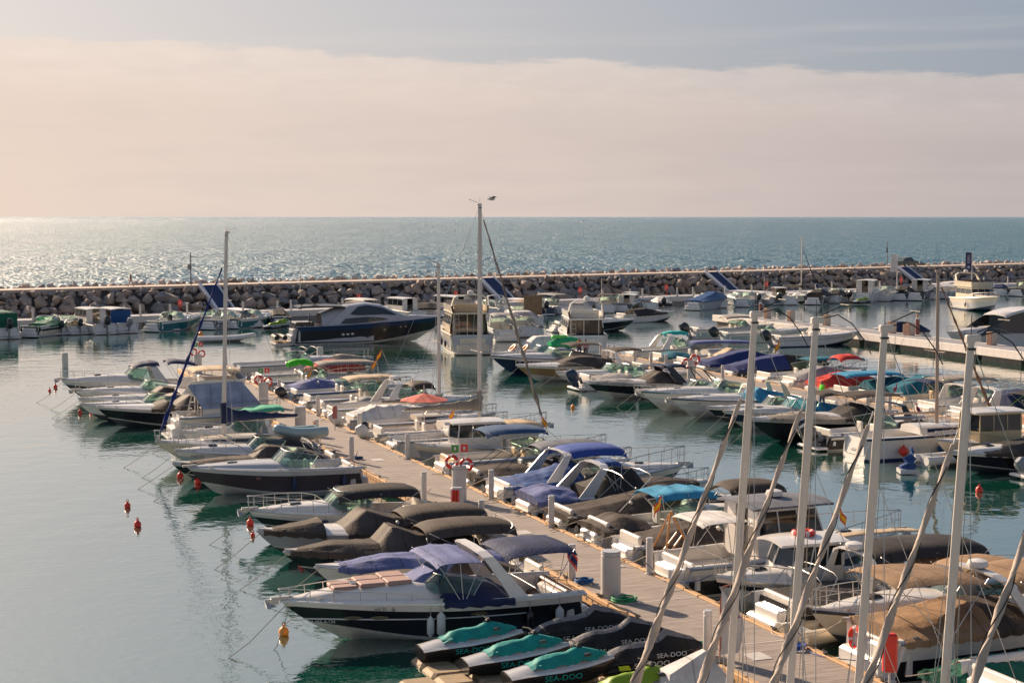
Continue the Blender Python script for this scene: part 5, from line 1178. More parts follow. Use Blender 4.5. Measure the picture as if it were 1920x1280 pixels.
def aframe(e):
    for k, (p0, p1) in enumerate((((-.1, .7, .2), (.5, .0, 2.1)), ((-.1, -.7, .2), (.5, .0, 2.1)), ((1.6, .1, .2), (.5, .0, 2.1)), ((-.2, .2, .1), (.9, .3, 1.3)), ((-.2, -.3, .1), (.8, -.3, 1.3)))): MB().tube([p0, p1], .035, 6).build('wooden_pole', TAN if False else mat('varnished_wood', (.55, .24, .07), rough=.4, var=.2), e)
rib(q(49.3, 24.2), HR, 4.6, 1.9, 'white inflatable tender rigged with varnished wooden poles at the pontoon edge', WHITE, TEAK, True, aframe, r=.26)
rib(q(48.9, 26.9, .1), HR, 4.0, 1.5, 'pale grey inflatable with a dark band afloat beside the hardtop boat', LGREY, LGREY, False)
bR(46.6, 32.2, 8.9, 3.0, 'white hardtop boat with a grey soft top and wide stern platform', name='hardtop_boat', cat='cruiser', hull=(WHITE, LGREY, BLACK), fs=1.05, fb=1.45, ws=.0 if False else None, trunk=.3, rail=.65, anchor=True, plat=1.4, hard=(.30, .58, 1.55, 2.4, SLATE, WHITE, .5), radar=True, bim=[(.06, .30, 1.75, 2.2, WHITEC, dict(crown=.05, drop=.05))], flag=(.02, .5, .9, 'spain', 1.2), ports=1)
def ringtop(e, h):
    MB().torus((3.2, 0, 3.02), .30, .085, 20, 8, 0, None, bands=[0, 0, 0, 0, 1]).build('life_ring', [REDB, FEND], e)
boat('pilothouse_boat', q(43.2, 29.3), HL, 6.1, 2.5, 'white wheelhouse fishing boat with an orange ring on its roof, bow at the pontoon', 'fishing boat', hull=(WHITE, BLACK, LGREY), bottom=ANTIW, fs=.85, fb=1.25, ws=None, trunk=.3, shape=dict(full=2.5, rake=.12), hard=(.34, .62, 1.15, 1.8, WHITE, WHITE, .45), rail=.45, text=('7A-MA-8-371', .86, .86), textsz=.15,
     eng=[(0, mat('engine_navy', (.015, .03, .07), rough=.3, coat=.5), .0)], flag=(.36, .4, 1.6, 'spain', .8), extras=lambda e, h: [MB().torus((3.0, 0, 2.42), .30, .085, 20, 8, 0, None, bands=[0, 0, 0, 0, 1]).build('life_ring', [REDB, FEND], e), bimini_mesh(-1.4, 1.9, 2.25, .5, crown=.05, drop=.03).build('rolled_awning', BEIGE, e)])
bR(40.9, 33.0, 9.2, 2.6, 'dark boat with a black and tan double canopy and twin horn lights', cat='boat', hull=(GREY, BLACK, BLACK), fs=.95, fb=1.2, ws=None, trunk=.2, bim=[(.30, .80, 1.6, 2.4, DKBR, dict(LENS)), (.46, .72, 1.2, 2.3, TAN, dict(crown=.2, drop=.25))], rail=.4, arch=(.28, 1.4, .3, WHITE, .3), radar=True, cov=[(.05, .35, [(0, .1), (.5, .3), (1, .2)], DKBR)], frames=[(.06, 0, .12, .8, STEEL), (.12, 0, .18, .9, STEEL)])
boat('motor_boat', q(38.3, 31.6), HL, 8.0, 2.7, 'cream cruiser with dark pinstripes lying bow to the pontoon behind the leaning forestays', 'cruiser', hull=(CREAM, CREAM, CREAM), bottom=ANTI, stripe=RUB, fs=.95, fb=1.3, ws=.42, trunk=.4, rail=.55, bim=[(.12, .44, 1.3, 2.2, TAN, dict(crown=.22, drop=.2))], fend=[(.6, 1, FEND)])
def ring_stern(e, h):
    MB().torus((-.16, .35, .95), .30, .08, 20, 8, 0, Matrix.Rotation(R(90), 4, 'Y'), bands=[0, 0, 0, 0, 1]).build('life_ring', [ORNG if False else REDB, FEND], e)
bR(36.0, 32.9, 8.9, 3.0, 'big white boat with an orange ring on its transom under sandy tan canopies', cat='cruiser', hull=(WHITE, WHITE, BLACK), fs=1.25, fb=1.5, ws=None, trunk=.3, plat=1.1, bim=[(-.02, .36, 1.9, 2.5, TAN, dict(crown=.12, drop=.10, pitch=-.15)), (.42, .80, 1.45, 2.5, TAN, dict(crown=.18, drop=.22))], arch=(.50, 1.5, -1.0, LGREY, .5), radar=True, cov=[(.02, .34, [(0, .2), (.5, .35), (1, .55)], TAN), (.34, .9, [(0, .55), (.2, .4), (1, .1)], BROWN)], extras=ring_stern)
bR(31.6, 33.2, 8.6, 3.2, 'cream and white sports boat in the bottom right corner with an orange flag', cat='cruiser', hull=(CREAM, WHITE, CREAM), fs=1.1, fb=1.3, ws=.5, trunk=.3, arch=(.34, 1.2, .6, CREAM, .8), seats=VINYL, flag=(.34, .9, .9, 'red', .6))
# green tarpaulin on a low skiff between them
boat('covered_skiff', q(33.2, 24.2), HR, 4.6, 1.8, 'low skiff wrapped in a dark green tarpaulin near the red hose case', 'skiff', hull=(WHITE, WHITE, WHITE), fs=.6, fb=.75, ws=None, rail=False, seats=None, plat=0, cov=[(.0, .97, [(0, .15), (.3, .45), (.7, .3), (1, .05)], GREENC, dict(wrk=.08))])
rib(q(39.2, 23.75, .1), HR + .15, 2.7, 1.5, 'small cream inflatable nosing the pontoon beside the cream cruiser', CREAM, LGREY, False)
rib(q(78.4, 19.4, 1.25), HL + .3, 2.3, 1.4, 'pale aqua dinghy hoisted at the stern of a boat below the navy boom', AQUA, LGREY, False, r=.26)
rib(q(85.0, 24.0, .1), HR, 2.9, 1.5, 'white inflatable tender tilted by the pontoon behind the third white pedestal', WHITE, LGREY, True)
# ================================================================== boats by the second pontoon
def c2L(a, rb, L, B, label, **k): k.setdefault('lines', 2); return boat(k.pop('name', 'motor_boat'), q(a, rb + L), HL + k.pop('dh', 0), L, B, label, k.pop('cat', 'boat'), **k)
def c2X(a, rs, L, B, label, **k): return boat(k.pop('name', 'motor_boat'), q(a, rs), HR + k.pop('dh', 0), L, B, label, k.pop('cat', 'boat'), **k)      # stern out
c2L(117.3, 43.0, 10.2, 3.0, 'navy hulled motor boat with a pale deck, left end of the second pontoon', hull=(WHITE, NAVY, NAVY), bottom=NAVY, fs=1.0, fb=1.45, ws=.5, trunk=.3, cov=[(.05, .5, [(0, .2), (.6, .6), (1, .4)], TAUPE)], stripe=BLUEH, bim=[(.1, .4, 1.3, 2.2, BROWN, SAG)])
c2L(110.8, 42.6, 10.4, 3.0, 'golden tan hulled launch with brown cover and white arch', cat='launch', hull=(WHITE, GOLD, GOLD), bottom=ANTIW, stripe=WHITE, fs=1.05, fb=1.3, ws=None, trunk=.15, rail=.25, cov=[(.28, .72, [(0, .45), (.4, .75), (.6, .7), (1, .05)], BROWN)], arch=(.24, 1.0, .3, WHITE, .5), bim=[(.02, .28, 1.3, 2.2, BROWN, SAG)], ports=1)
c2X(104.2, 45.0, 9.0, 2.6, 'pale boat with a big navy outboard sticking out towards the channel', hull=(LGREY, LGREY, WHITE), fs=.75, fb=1.0, ws=.5, eng=[(0, mat('engine_navy', (.015, .03, .07), rough=.3, coat=.5), .35, 1.5)], cov=[(.1, .5, [(0, .1), (.5, .3), (1, .2)], GREYC)], rail=.3)
c2L(98.6, 43.0, 10.2, 2.9, 'black wakeboard boat with a raked black tower and brown cockpit cover', cat='speedboat', hull=(WHITE, BLACK, BLACK), bottom=ANTIW, stripe=WHITE, fs=.9, fb=1.2, ws=None, trunk=.15, rail=False, cov=[(.36, .62, [(0, .55), (.5, .85), (1, .1)], BROWN), (.62, .97, [(0, .1), (.3, .22), (1, .05)], GREYC)], arch=(.36, 1.35, .9, BLACK, .8), tower=(.12, .9, .7, BLACK), bim=[(.28, .50, 1.5, 1.8, NAVYC, dict(crown=.05, sag=0))], fend=[(.68, 1, FEND)])
c2L(90.6, 43.3, 9.5, 2.7, 'white cuddy boat with a thin teal stripe and a green glass screen', hull=(WHITE, WHITE, LGREY), bottom=ANTIW, fs=1.0, fb=1.35, ws=.44, trunk=.3, stripe=TEALH, wsh=.55, anchor=True, rail=.3)
c2L(94.4, 44.6, 8.6, 2.4, 'slim grey boat tucked between the black towered boat and the white cuddy boat', hull=(LGREY, GREY, GREY), fs=.75, fb=1.0, ws=.5, trunk=.15, rail=.3, cov=[(.08, .45, [(0, .1), (.6, .4), (1, .3)], DKBR)])
c2L(107.4, 44.4, 8.4, 2.3, 'slim white boat just right of the golden tan launch', hull=(WHITE, WHITE, GREY), fs=.75, fb=1.0, ws=.5, trunk=.15, rail=.3)
c2L(87.2, 43.7, 9.0, 2.6, 'white speedboat with a navy stripe and a sky blue cockpit cover', cat='speedboat', hull=(WHITE, WHITE, LGREY), bottom=ANTIW, stripe=NAVY, fs=.95, fb=1.25, ws=None, trunk=.25, cov=[(.06, .42, [(0, .15), (.6, .6), (.85, .85), (1, .35)], LBLUE)], text=('7A-MA-2-98', .86), textsz=.15, anchor=True, rail=.25, arch=(.16, 1.0, .4, BEIGE and CREAM, .5))
c2L(84.0, 44.4, 8.8, 2.3, 'small white runabout with a dark keel between two blue covered boats', hull=(WHITE, BLACK, BLACK), fs=.75, fb=1.05, ws=.5, trunk=.15, rail=False, cov=[(.1, .46, [(0, .1), (.5, .4), (1, .3)], BROWN)])
c2L(81.2, 44.0, 9.0, 2.5, 'navy and white boat with sky blue canvas around its cockpit', hull=(WHITE, NAVY, NAVY), bottom=ANTIW, fs=.85, fb=1.15, ws=.5, trunk=.25, wsh=.55, rail=.3, cov=[(.08, .46, [(0, .2), (.6, .6), (.9, .7), (1, .2)], LBLUE)], bim=[(.1, .35, 1.2, 2.0, BROWN, dict(crown=.06, sag=.04))], frames=[(.3, 0, .4, 1.1, STEEL)])
c2L(76.4, 43.0, 10.4, 3.0, 'long black hulled boat with a pale lilac gunwale and charcoal covers', cat='speedboat', hull=(LGREY, BLACK, BLACK), bottom=BLACK, stripe=LGREY, fs=1.15, fb=1.35, ws=None, trunk=.15, rail=.3, cov=[(.20, .50, [(0, .2), (.5, .8), (1, .1)], DKBR), (.5, .9, [(0, .1), (.5, .3), (1, .05)], TAUPE)], bim=[(.10, .45, 1.45, 2.3, BROWN, SAG)], arch=(.1, .6, .2, BLACK, .5), flag=(.02, .5, .2, 'red', .5), fend=[(.10, 1, mat('fender_slate', (.06, .09, .13), rough=.5), 1)])
c2X(73.0, 45.2, 8.4, 2.5, 'boat with a big black outboard lined in red, stern to the channel', hull=(WHITE, BLACK, BLACK), fs=.8, fb=1.1, ws=.5, eng=[(-.35, ENG, .55, 1.6), (.45, ENG, .2, 1.4)], cov=[(.4, .9, [(0, .3), (.5, .4), (1, .1)], DKBR)])
e, h = c2X(69.2, 45.0, 8.9, 2.9, 'white sailboat with a navy window band and red and blue ball fenders', name='sailboat', cat='sailboat', hull=(WHITE, WHITE, WHITE), bottom=mat('waterline_navy', (.02, .03, .1), rough=.5), stripe=NAVY, fs=1.15, fb=1.3, shape=dict(full=2.1, stern=.8, rake=.08), ws=None, trunk=.1, seats=None, plat=0, rail=.5, fend=[(.22, -1, REDB, 1), (.48, -1, mat('fender_blue', (.01, .08, .2), rough=.5), 1)])
sail_deck(e, h, .42, WHITE, .38, .80, NAVYC); make_rig(e, h, 5.0, 1.2, 9.5, .012, boom=(3.8, 2.2), boomm=None, genoa=mat('canvas_rust', (.2, .12, .08), rough=.9), spreaders=1, mastm=mat('mast_rust', (.40, .30, .24), rough=.5), gtop=.93, spiral=False)
rib(q(66.0, 47.0, .05), HR, 3.2, 1.5, 'small white tender with a grey cover moored right of the blue ball fender', WHITE, LGREY, False)
boat('pilothouse_boat', q(66.4, 55.6), HL, 7.6, 2.6, 'cream yellow wheelhouse boat by the right edge of the photo', 'fishing boat', hull=(CREAM, CREAM, CREAM), fs=.85, fb=1.2, ws=None, trunk=.1, hard=(.42, .72, 1.5, 1.9, WHITE, mat('gelcoat_yellow_cream', (.62, .47, .26), rough=.35), .05), rail=.4, fend=[(.6, 1, ORNG)])
c2L(63.4, 46.6, 8.6, 2.6, 'black covered runabout with a red ball buoy, lower right of the second pontoon', cat='speedboat', hull=(WHITE, BLACK, BLACK), fs=.85, fb=1.1, ws=None, rail=False, cov=[(.1, .82, [(0, .2), (.5, .6), (.7, .45), (1, .05)], DKBR)])
c2X(60.8, 49.4, 8.0, 2.4, 'grey outboard boat with its blue striped engine raised, right edge', hull=(LGREY, WHITE, GREY), fs=.75, fb=1.05, ws=.5, eng=[(0, ENGG, .7, 1.2)])
# blue canvas draped figure at the bow line
e = empty('canvas_bundle', q(64.4, 44.9, .25), 0, 'royal blue canvas bundle hanging behind the leaning furled sails at right', 'canvas'); e.scale = (.6,) * 3; mb = MB()
mb.lathe([(.62, 0), (.6, .2), (.42, .5), (.40, .8), (.30, 1.1), (.25, 1.4), (.12, 1.6), (.05, 1.7)], 18); mb.v = [(x + wr(x, z, 2, 2) * .5 + z * .25, y + wr(y, z, 2, 7) * .5, z * (1 + .25 * wr(x, y, 2, 1))) for x, y, z in mb.v]; mb.build('canvas', BLUEC, e)
MB().box(-.7, .7, -.7, .7, -.35, 0).build('float_block', LGREY, e)
# right side, bow right, stern at the pontoon
def d2(a, L, B, label, gap=.3, **k): k.setdefault('lines', 1); return boat(k.pop('name', 'motor_boat'), q(a, 57.4 + gap), HR + k.pop('dh', 0), L, B, label, k.pop('cat', 'boat'), **k)
d2(123, 9.5, 2.9, 'white cruiser with a swept arch and a turquoise rolled canopy', cat='cruiser', fs=1.0, fb=1.3, ws=.5, trunk=.4, arch=(.28, 1.4, .7, WHITE, .7), bim=[(.30, .58, 1.7, 1.2, mat('canvas_turquoise', (.02, .42, .38), rough=.8), dict(crown=.2, drop=.2, lens=.3))], cov=[(.55, .9, [(0, .3), (.5, .5), (1, .1)], TAUPE)])
d2(118.5, 9.6, 2.6, 'slim white boat under a long slate blue awning near the turquoise canopy', fs=.8, fb=1.05, ws=None, bim=[(.30, 1.0, 1.15, 1.7, PERI, dict(crown=.1, sag=.03, pitch=-.15))], cov=[(.05, .3, [(0, .1), (.5, .4), (1, .2)], TEALC)])
c2L(122.6, 45.0, 8.2, 2.6, 'white boat with orange rings heaped on its deck beside the cream flybridge yacht', hull=(WHITE, WHITE, GREY), fs=.85, fb=1.15, ws=.5, trunk=.3, cov=[(.05, .4, [(0, .2), (.5, .6), (1, .4)], PERI)], extras=lambda e, h: [MB().torus((x, y, 1.5), .34, .1, 14, 6, 0, Matrix.Rotation(.8, 4, 'Y')).build('life_ring', ORNG, e) for x, y in ((5.4, .3), (6.3, -.2))])
d2(114.0, 8.6, 2.6, 'white boat with a pointed beige sprayhood and orange patch', hull=(WHITE, GREY, BLACK), fs=.85, fb=1.1, ws=None, cov=[(.35, .75, [(0, .1), (.45, .9), (1, .1)], BEIGE)])
d2(110.0, 8.4, 2.7, 'boat entirely wrapped in bright navy blue canvas behind the life rings', fs=.95, fb=1.2, ws=None, rail=False, cov=[(.0, .95, [(0, .2), (.35, .9), (.5, 1.0), (.7, .5), (1, .05)], mat('canvas_bright_navy', (.02, .035, .15), rough=.85, bump=.4, bscale=4))])
d2(105.6, 8.8, 2.8, 'boat draped in royal blue over black canvas right of the cabinet', hull=(BLACK, BLACK, BLACK), fs=.95, fb=1.2, ws=None, rail=False, cov=[(.0, .5, [(0, .3), (.6, .8), (1, 1.0)], mat('canvas_bright_navy', (.02, .035, .15))), (.5, .95, [(0, 1.0), (.3, .8), (1, .1)], DKBR)], flag=(.55, .9, .7, 'spain', 1.3, 1.5, 0))
d2(101.0, 9.0, 2.8, 'white speedboat under a flat teal awning behind the leftmost foreground mast', cat='speedboat', fs=.85, fb=1.15, ws=.5, bim=[(.35, .95, 1.3, 2.0, TEALC, dict(crown=.05, sag=.02))])
d2(97.4, 8.4, 2.7, 'boat with a grey lilac cover and a red hooped canopy', fs=.95, fb=1.2, ws=None, rail=False, cov=[(.05, .6, [(0, .2), (.5, .9), (1, .3)], GREYC)], bim=[(.45, .70, 1.6, 1.8, REDC, dict(crown=.3, drop=.1))], frames=[(.4, 0, .6, 1.3, STEEL)])
d2(94.0, 8.2, 2.6, 'boat with crumpled bright red canvas over its cockpit', fs=.9, fb=1.1, ws=None, rail=False, cov=[(.02, .55, [(0, .3), (.4, .75), (.7, .8), (1, .3)], REDC, dict(wrk=.07)), (.55, .9, [(0, .3), (1, .05)], TEALC)])
d2(90.8, 8.2, 2.6, 'boat under a long light blue awning below the red canvas', fs=.85, fb=1.1, ws=None, bim=[(.0, .55, 1.1, 2.2, LBLUE, dict(crown=.1, sag=.06))], cov=[(.3, .9, [(0, .5), (.5, .7), (1, .1)], TEALC)])
d2(87.8, 8.8, 2.7, 'boat with a peaked petrol blue cover beside the man in the green vest', fs=.95, fb=1.2, ws=None, cov=[(.25, .85, [(0, .3), (.45, 1.0), (.6, .9), (1, .1)], TEALC)], hull=(WHITE, WHITE, PERI and LGREY))
d2(84.4, 8.6, 2.7, 'white boat under a long taupe roof canopy with a navy side strip', fs=.9, fb=1.2, ws=.52, bim=[(.30, .85, 1.45, 2.3, TAUPE, dict(crown=.08, sag=.02)), (.2, .5, 1.1, 2.2, NAVYC, dict(crown=.05, sag=.02, pitch=-.2))], seats=VINB, flag=(.1, .5, .5, 'red', .5))
d2(81.2, 9.0, 2.9, 'busy white boat with open lockers and outrigger poles', fs=1.0, fb=1.2, ws=.5, seats=VINYL, arch=(.25, 1.0, .2, WHITE, .6), frames=[(.05, 0, .3, 1.0, STEEL)])
d2(78.0, 8.8, 2.9, 'white boat with twin horned arches and navy canvas', hull=(WHITE, LGREY, GREY), fs=1.1, fb=1.3, ws=None, cov=[(.35, .75, [(0, .7), (.5, .9), (1, .2)], NAVYC)], arch=(.18, 1.1, .6, WHITE, .9))
d2(75.0, 8.8, 2.7, 'white boat with a charcoal long bimini and a neon green strap', fs=.95, fb=1.2, ws=.5, bim=[(.20, .72, 1.45, 2.2, DKBR, dict(crown=.1, sag=.04))], frames=[(.2, 0, .38, 1.1, mat('neon_green', (.25, .6, .02), rough=.6))])
d2(72.0, 8.4, 2.7, 'rigid dinghy under slate and salmon canvas near the rust coloured mast', fs=.95, fb=1.1, ws=None, rail=False, cov=[(.02, .45, [(0, .3), (.5, .8), (1, .6)], cloth('salmon', (.5, .28, .17)), dict(wrk=.05)), (.45, .9, [(0, .6), (.4, .6), (1, .05)], SLATE)])
d2(68.6, 9.0, 3.0, 'cruiser enclosed by a tall navy canvas tent with clear windows', cat='cruiser', hull=(WHITE, LGREY, LGREY), fs=1.2, fb=1.4, ws=.5, wsh=.6, arch=(.36, 1.9, -.3, LGREY, .5), bim=[(.02, .50, 1.95, 2.6, NAVYC, dict(crown=.12, drop=.1, sag=.02))], extras=lambda e, h: [MB().box(.15, 4.2, sg * 1.28 - .01, sg * 1.28 + .01, 1.2, 3.1).build('tent_side', NAVYC, e) for sg in (-1, 1)] + [MB().box(.14, .16, -1.28, 1.28, 1.2, 3.1).build('tent_side', NAVYC, e)] + [MB().box(x, x + 1.0, -1.31, -1.295, 1.6, 2.7).build('clear_window', CLEARV, e) for x in (.5, 2.0)])
d2(65.0, 8.6, 3.0, 'boat wrapped in a creased off white tarpaulin at the right edge', fs=1.1, fb=1.3, ws=None, rail=False, cov=[(.0, .4, [(0, .7), (.4, 1.0), (1, .8)], cloth('offwhite', (.58, .52, .47)), dict(wrk=.07)), (.4, .9, [(0, .8), (.5, .6), (1, .1)], DKBR)], arch=(.1, 1.0, -.6, CREAM, .6))
# --- left side of the white pontoon: bows in, engines out
for (px, py, L, lab, hl, kw) in ((1297, 634, 9.5, 'pale aqua outboard boat farthest from the camera with a long white shade roof', (WHITE, LGREY, AQUA), dict(bim=[(.35, .75, 1.3, 1.8, TAUPE, dict(crown=.05, sag=0))], ws=.62)),
    (1352, 643, 9.8, 'pale aqua boat with a dark raised outboard in the middle of the three', (WHITE, AQUA, AQUA), dict(ws=.55, wsh=.4)), (1450, 650, 9.5, 'white centre console boat nearest the end of the white sided pontoon', (WHITE, LGREY, WHITE), dict(console=(.45, None)))):
    p_ = P(px, py, 0); boat('outboard_boat', p_, HR, L, 2.7, lab, 'boat', hull=hl, bottom=ANTIW if px < 1400 else NAVY, deckm=WHITE, fs=.95, fb=1.2, trunk=.15, open_=px > 1400, rail=.3, plat=0, eng=[(0, ENG, .55, 1.7)], **kw)
# --- beyond it
boat('motor_boat', q(136, 96.5), HL, 6.6, 2.5, 'small boat under a sloping navy canopy beyond the white sided pontoon', 'boat', fs=.9, fb=1.1, ws=None, cov=[(.02, .72, [(0, .25), (.15, .6), (.6, 1.0), (.9, .7), (1, .3)], NAVYC, dict(wrk=.02))], rail=False)
def hard_arch(e, h):
    mb = MB(); g = []
    for i in range(13):
        f = i / 12; x = lerp(9.6, .5, f); z = 1.5 + 2.2 * math.sin(min(1, f * 1.4) * math.pi / 2) ** .8; g.append([(x, -1.75 + .25 * (z - 1.5) * .3, z), (x, -1.5, z + .12), (x, 0, z + .22), (x, 1.5, z + .12), (x, 1.75 - .25 * (z - 1.5) * .3, z)])
    mb.sheet(g[4:], .1); mb.build('roof', WHITE, e)
    for sg in (-1, 1):
        mb = MB(); gl = []
        for i in range(10):
            f = i / 9; x = lerp(9.2, 3.4, f); z = 1.5 + 2.1 * math.sin(min(1, f * 1.15) * math.pi / 2) ** .9; gl.append([(x, sg * 1.62, 1.5), (x, sg * 1.5, z)])
        mb.loft(gl); mb.build('side_window', DGLASS, e)
boat('motor_yacht', q(123, 101.6), HL, 11.8, 3.9, 'white motor yacht with a sweeping arched roof at the right edge', 'motor yacht', fs=1.4, fb=1.7, ws=None, trunk=.6, rail=.5, extras=hard_arch, plat=.8)
# --- yachts under way
def sport_yacht(loc, hd):
    L, B = 15.4, 4.3; NB_ = mat('gelcoat_midnight', (.012, .03, .085), rough=.15, coat=.6); BK = mat('gelcoat_espresso', (.02, .016, .014), rough=.2, coat=.5); SIL = gel('silver', (.42, .42, .46))
    e, h = boat('sport_yacht', loc, hd, L, B, 'big black and navy sport yacht with a silver hardtop and dark side glass', 'motor yacht', hull=(NB_, BK, BK), bottom=ANTIW, stripe=NB_, deckm=SIL, fs=1.75, fb=2.45, shape=dict(full=2.0, start=.3, rake=.22), ws=None, trunk=.55, rail=.35, plat=1.9, platm=TEAK, seats=VINB, ports=0, anchor=True)
    mb = MB(); rows = []; st = [(.17, 1.7, .0), (.24, 2.05, .5), (.34, 2.4, 1.0), (.46, 2.5, 1.4), (.56, 2.2, 1.7), (.66, 1.45, 1.6), (.76, .7, 1.2)]
    for t, zz, _ in st:
        x = t * L; b = h.b(t) * .80; z0 = h.zs(t) + .02; hh = zz - .55
        rows.append([(x, -b, z0), (x, -b * .93, z0 + hh * .45), (x, -b * .8, z0 + hh * .85), (x, -b * .45, z0 + hh), (x, 0, z0 + hh * 1.03), (x, b * .45, z0 + hh), (x, b * .8, z0 + hh * .85), (x, b * .93, z0 + hh * .45), (x, b, z0)])
    mb.loft(rows, bands=[0] * 8, cap=False); so = mb.build('superstructure', SIL, e, angle=60)
    for sg in (-1, 1):
        for (t0, t1, lo_, hi_) in ((.33, .66, .42, .90), (.24, .60, .05, .34)):
            mb = MB(); g = []
            for i in range(11):
                f = i / 10; t = lerp(t0, t1, f); x = t * L; b = h.b(t) * .80; hh = ipl([(a, c) for a, c, _ in st], t) - .55; z0 = h.zs(t) + .02; k = math.sin(math.pi * min(1, max(0, f)) ** .8) ** .55; m_ = (lo_ + hi_) / 2
                def yy(u): return b * (1 - .07 * min(1, u / .45)) if u < .45 else b * lerp(.93, .8, (u - .45) / .4)
                u0, u1 = lerp(m_, lo_, k), lerp(m_, hi_, k); g.append([(x, sg * (yy(u0) + .03), z0 + hh * u0), (x, sg * (yy((u0 + u1) / 2) + .035), z0 + hh * (u0 + u1) / 2), (x, sg * (yy(u1) + .03), z0 + hh * u1)])
            mb.loft(g); mb.build('side_window', DGLASS, so)
    o = bimini_mesh(.02 * L, .32 * L, 3.75, 3.5, crown=.06, drop=.03, th=.14).build('hardtop_wing', mat('black_wing', (.02, .02, .022), rough=.3), so)
    for y in (-.9, .9):
        mb = MB(); mb.lathe([(.05, -.1), (.36, -.08), (.42, .0), (.36, .08), (.05, .1)], 14, M=Matrix.Translation((1.6 + y * .9, y, 4.3)) @ Matrix.Rotation(R(75), 4, 'X')); mb.cyl(1.6 + y * .9, y, 3.8, 4.2, .06, 6); mb.build('searchlight', RUB, so)
    for sg in (-1, 1):
        mb = MB(); r0 = [(2.9, sg * 1.9, 1.8), (4.1, sg * 1.9, 1.8), (6.2, sg * 1.45, 3.65), (5.2, sg * 1.45, 3.7)]; mb.loft([r0, [(x, y - sg * .12, z) for x, y, z in r0]], closed=True, cap=True, smooth=False); mb.build('arch_leg', SIL, so)
    for x, z in ((.30, 1.0), (.33, 1.02), (.36, 1.04), (.57, 1.35), (.68, 1.6), (.71, 1.62)):
        for sg in (-1, 1):
            mb = MB(); n = 10; X = x * L; y = h.side(X, z) + .02; mb.add([(X + .16 * math.cos(a), sg * y, z + .11 * math.sin(a)) for a in [2 * math.pi * i / n for i in range(n)]], [tuple(range(n))] ); mb.build('porthole', DGLASS if x > .5 else STEEL, e)
    mb = MB(); mb.bevbox(.1, 1.9, -1.4, 1.4, 1.1, 2.2, .1); mb.build('tender_garage', mat('gelcoat_espresso', (0, 0, 0)), e)
    # tender sitting on the platform
    mb = MB(); mb.tube([(-1.7, -1.4, .75), (-1.7, 1.0, .75), (-1.4, 1.5, .8), (-.9, 1.0, .75), (-.9, -1.4, .75)], .24, 10); mb.build('tender', RUB, e)
    return e
sport_yacht(P(548, 645), R(17))
e, h = boat('flybridge_yacht', P(886, 664), R(101), 12.5, 4.3, 'cream flybridge yacht stern to the camera with four navy fenders along its side', 'motor yacht', hull=(CREAM, LGREY, LGREY), deckm=CREAM, fs=1.75, fb=2.2, trunk=.3, ws=None, fly=(.16, .60, 1.75, 3.5, CREAM, VINB), plat=1.0, rail=.5, fend=[(t, 1, FENB) for t in (.22, .38, .56, .74)], seats=VINYL, eng=())
boat('flybridge_yacht', P(1102, 664), R(96), 11.0, 4.0, 'white flybridge yacht stern to the camera with a ladder and dark saloon doors', 'motor yacht', hull=(WHITE, WHITE, LGREY), fs=1.7, fb=2.1, trunk=.3, ws=None, fly=(.14, .6, 1.3, 3.4, WHITE, VINYL), plat=1.0, rail=.5)
boat('flybridge_yacht', P(1806, 577), R(-84), 11.5, 4.4, 'flybridge yacht motoring towards the camera with blue foredeck cushions', 'motor yacht', hull=(CREAM, CREAM, LGREY), deckm=CREAM, bottom=NAVY, fs=1.5, fb=2.1, trunk=.3, ws=None, fly=(.14, .58, 1.5, 3.5, CREAM, TAN), pad=BLUEH, fend=[(.5, 1, FENB), (.42, 1, FENB), (.5, -1, FENB)], rail=.5)
# boats in the far middle, between the cream yacht and the quay
def free(px, py, hd, L, B, lab, **k): return boat(k.pop('name', 'motor_boat'), P(px, py), R(hd), L, B, lab, k.pop('cat', 'boat'), **k)
free(950, 640, 100, 9, 3, 'white sports cruiser with a swept arch and grey awning between the two flybridge yachts', cat='cruiser', fs=1.2, fb=1.5, ws=.5, arch=(.25, 1.5, .5, WHITE, .7), bim=[(.05, .45, 1.9, 2.4, GREYC, dict(crown=.06, sag=0))], seats=VINYL)
free(990, 632, 98, 8, 2.8, 'white boat with a navy furled awning left of the green jet ski', fs=1.0, fb=1.3, ws=.5, bim=[(.02, .4, 1.5, 2.3, NAVYC, dict(crown=.1, sag=.12)), (.45, .7, 1.8, 2.2, WHITEC, dict(crown=.1))])
free(960, 668, 20.9, 7, 2.5, 'low white boat with a navy tent over its cockpit by the tallest mast', fs=.8, fb=1.0, ws=None, cov=[(.15, .7, [(0, .2), (.3, 1.0), (.6, 1.0), (1, .3)], WHITEC)], rail=False)
free(905, 612, 110, 8, 2.8, 'white boat with a large box shaped canopy behind the cream flybridge yacht', fs=1.0, fb=1.3, ws=.5, bim=[(.1, .6, 1.8, 2.3, WHITEC, dict(crown=.05, sag=0))])
free(1000, 612, 110, 9, 3, 'boat with a tall sandy canvas enclosure in the far middle', fs=1.2, fb=1.4, ws=.55, bim=[(.02, .5, 2.4, 2.4, TAN, dict(crown=.1, drop=.1))], extras=lambda e, h: MB().box(.1, .14, -1.1, 1.1, 1.3, 3.5).build('canvas_back', TAN, e))
free(1040, 622, 15, 9, 2.8, 'black hulled boat with a dark canopy behind the white flybridge yacht', hull=(BLACK, BLACK, BLACK), fs=.9, fb=1.2, ws=.5, bim=[(.1, .5, 1.3, 2.2, DKBR, dict(crown=.1))])
free(1160, 605, 30, 8, 2.7, 'white boat with a black wedge shaped cover in the far channel', fs=.9, fb=1.1, ws=None, cov=[(.2, .8, [(0, .6), (.4, .7), (1, .05)], DKBR)])
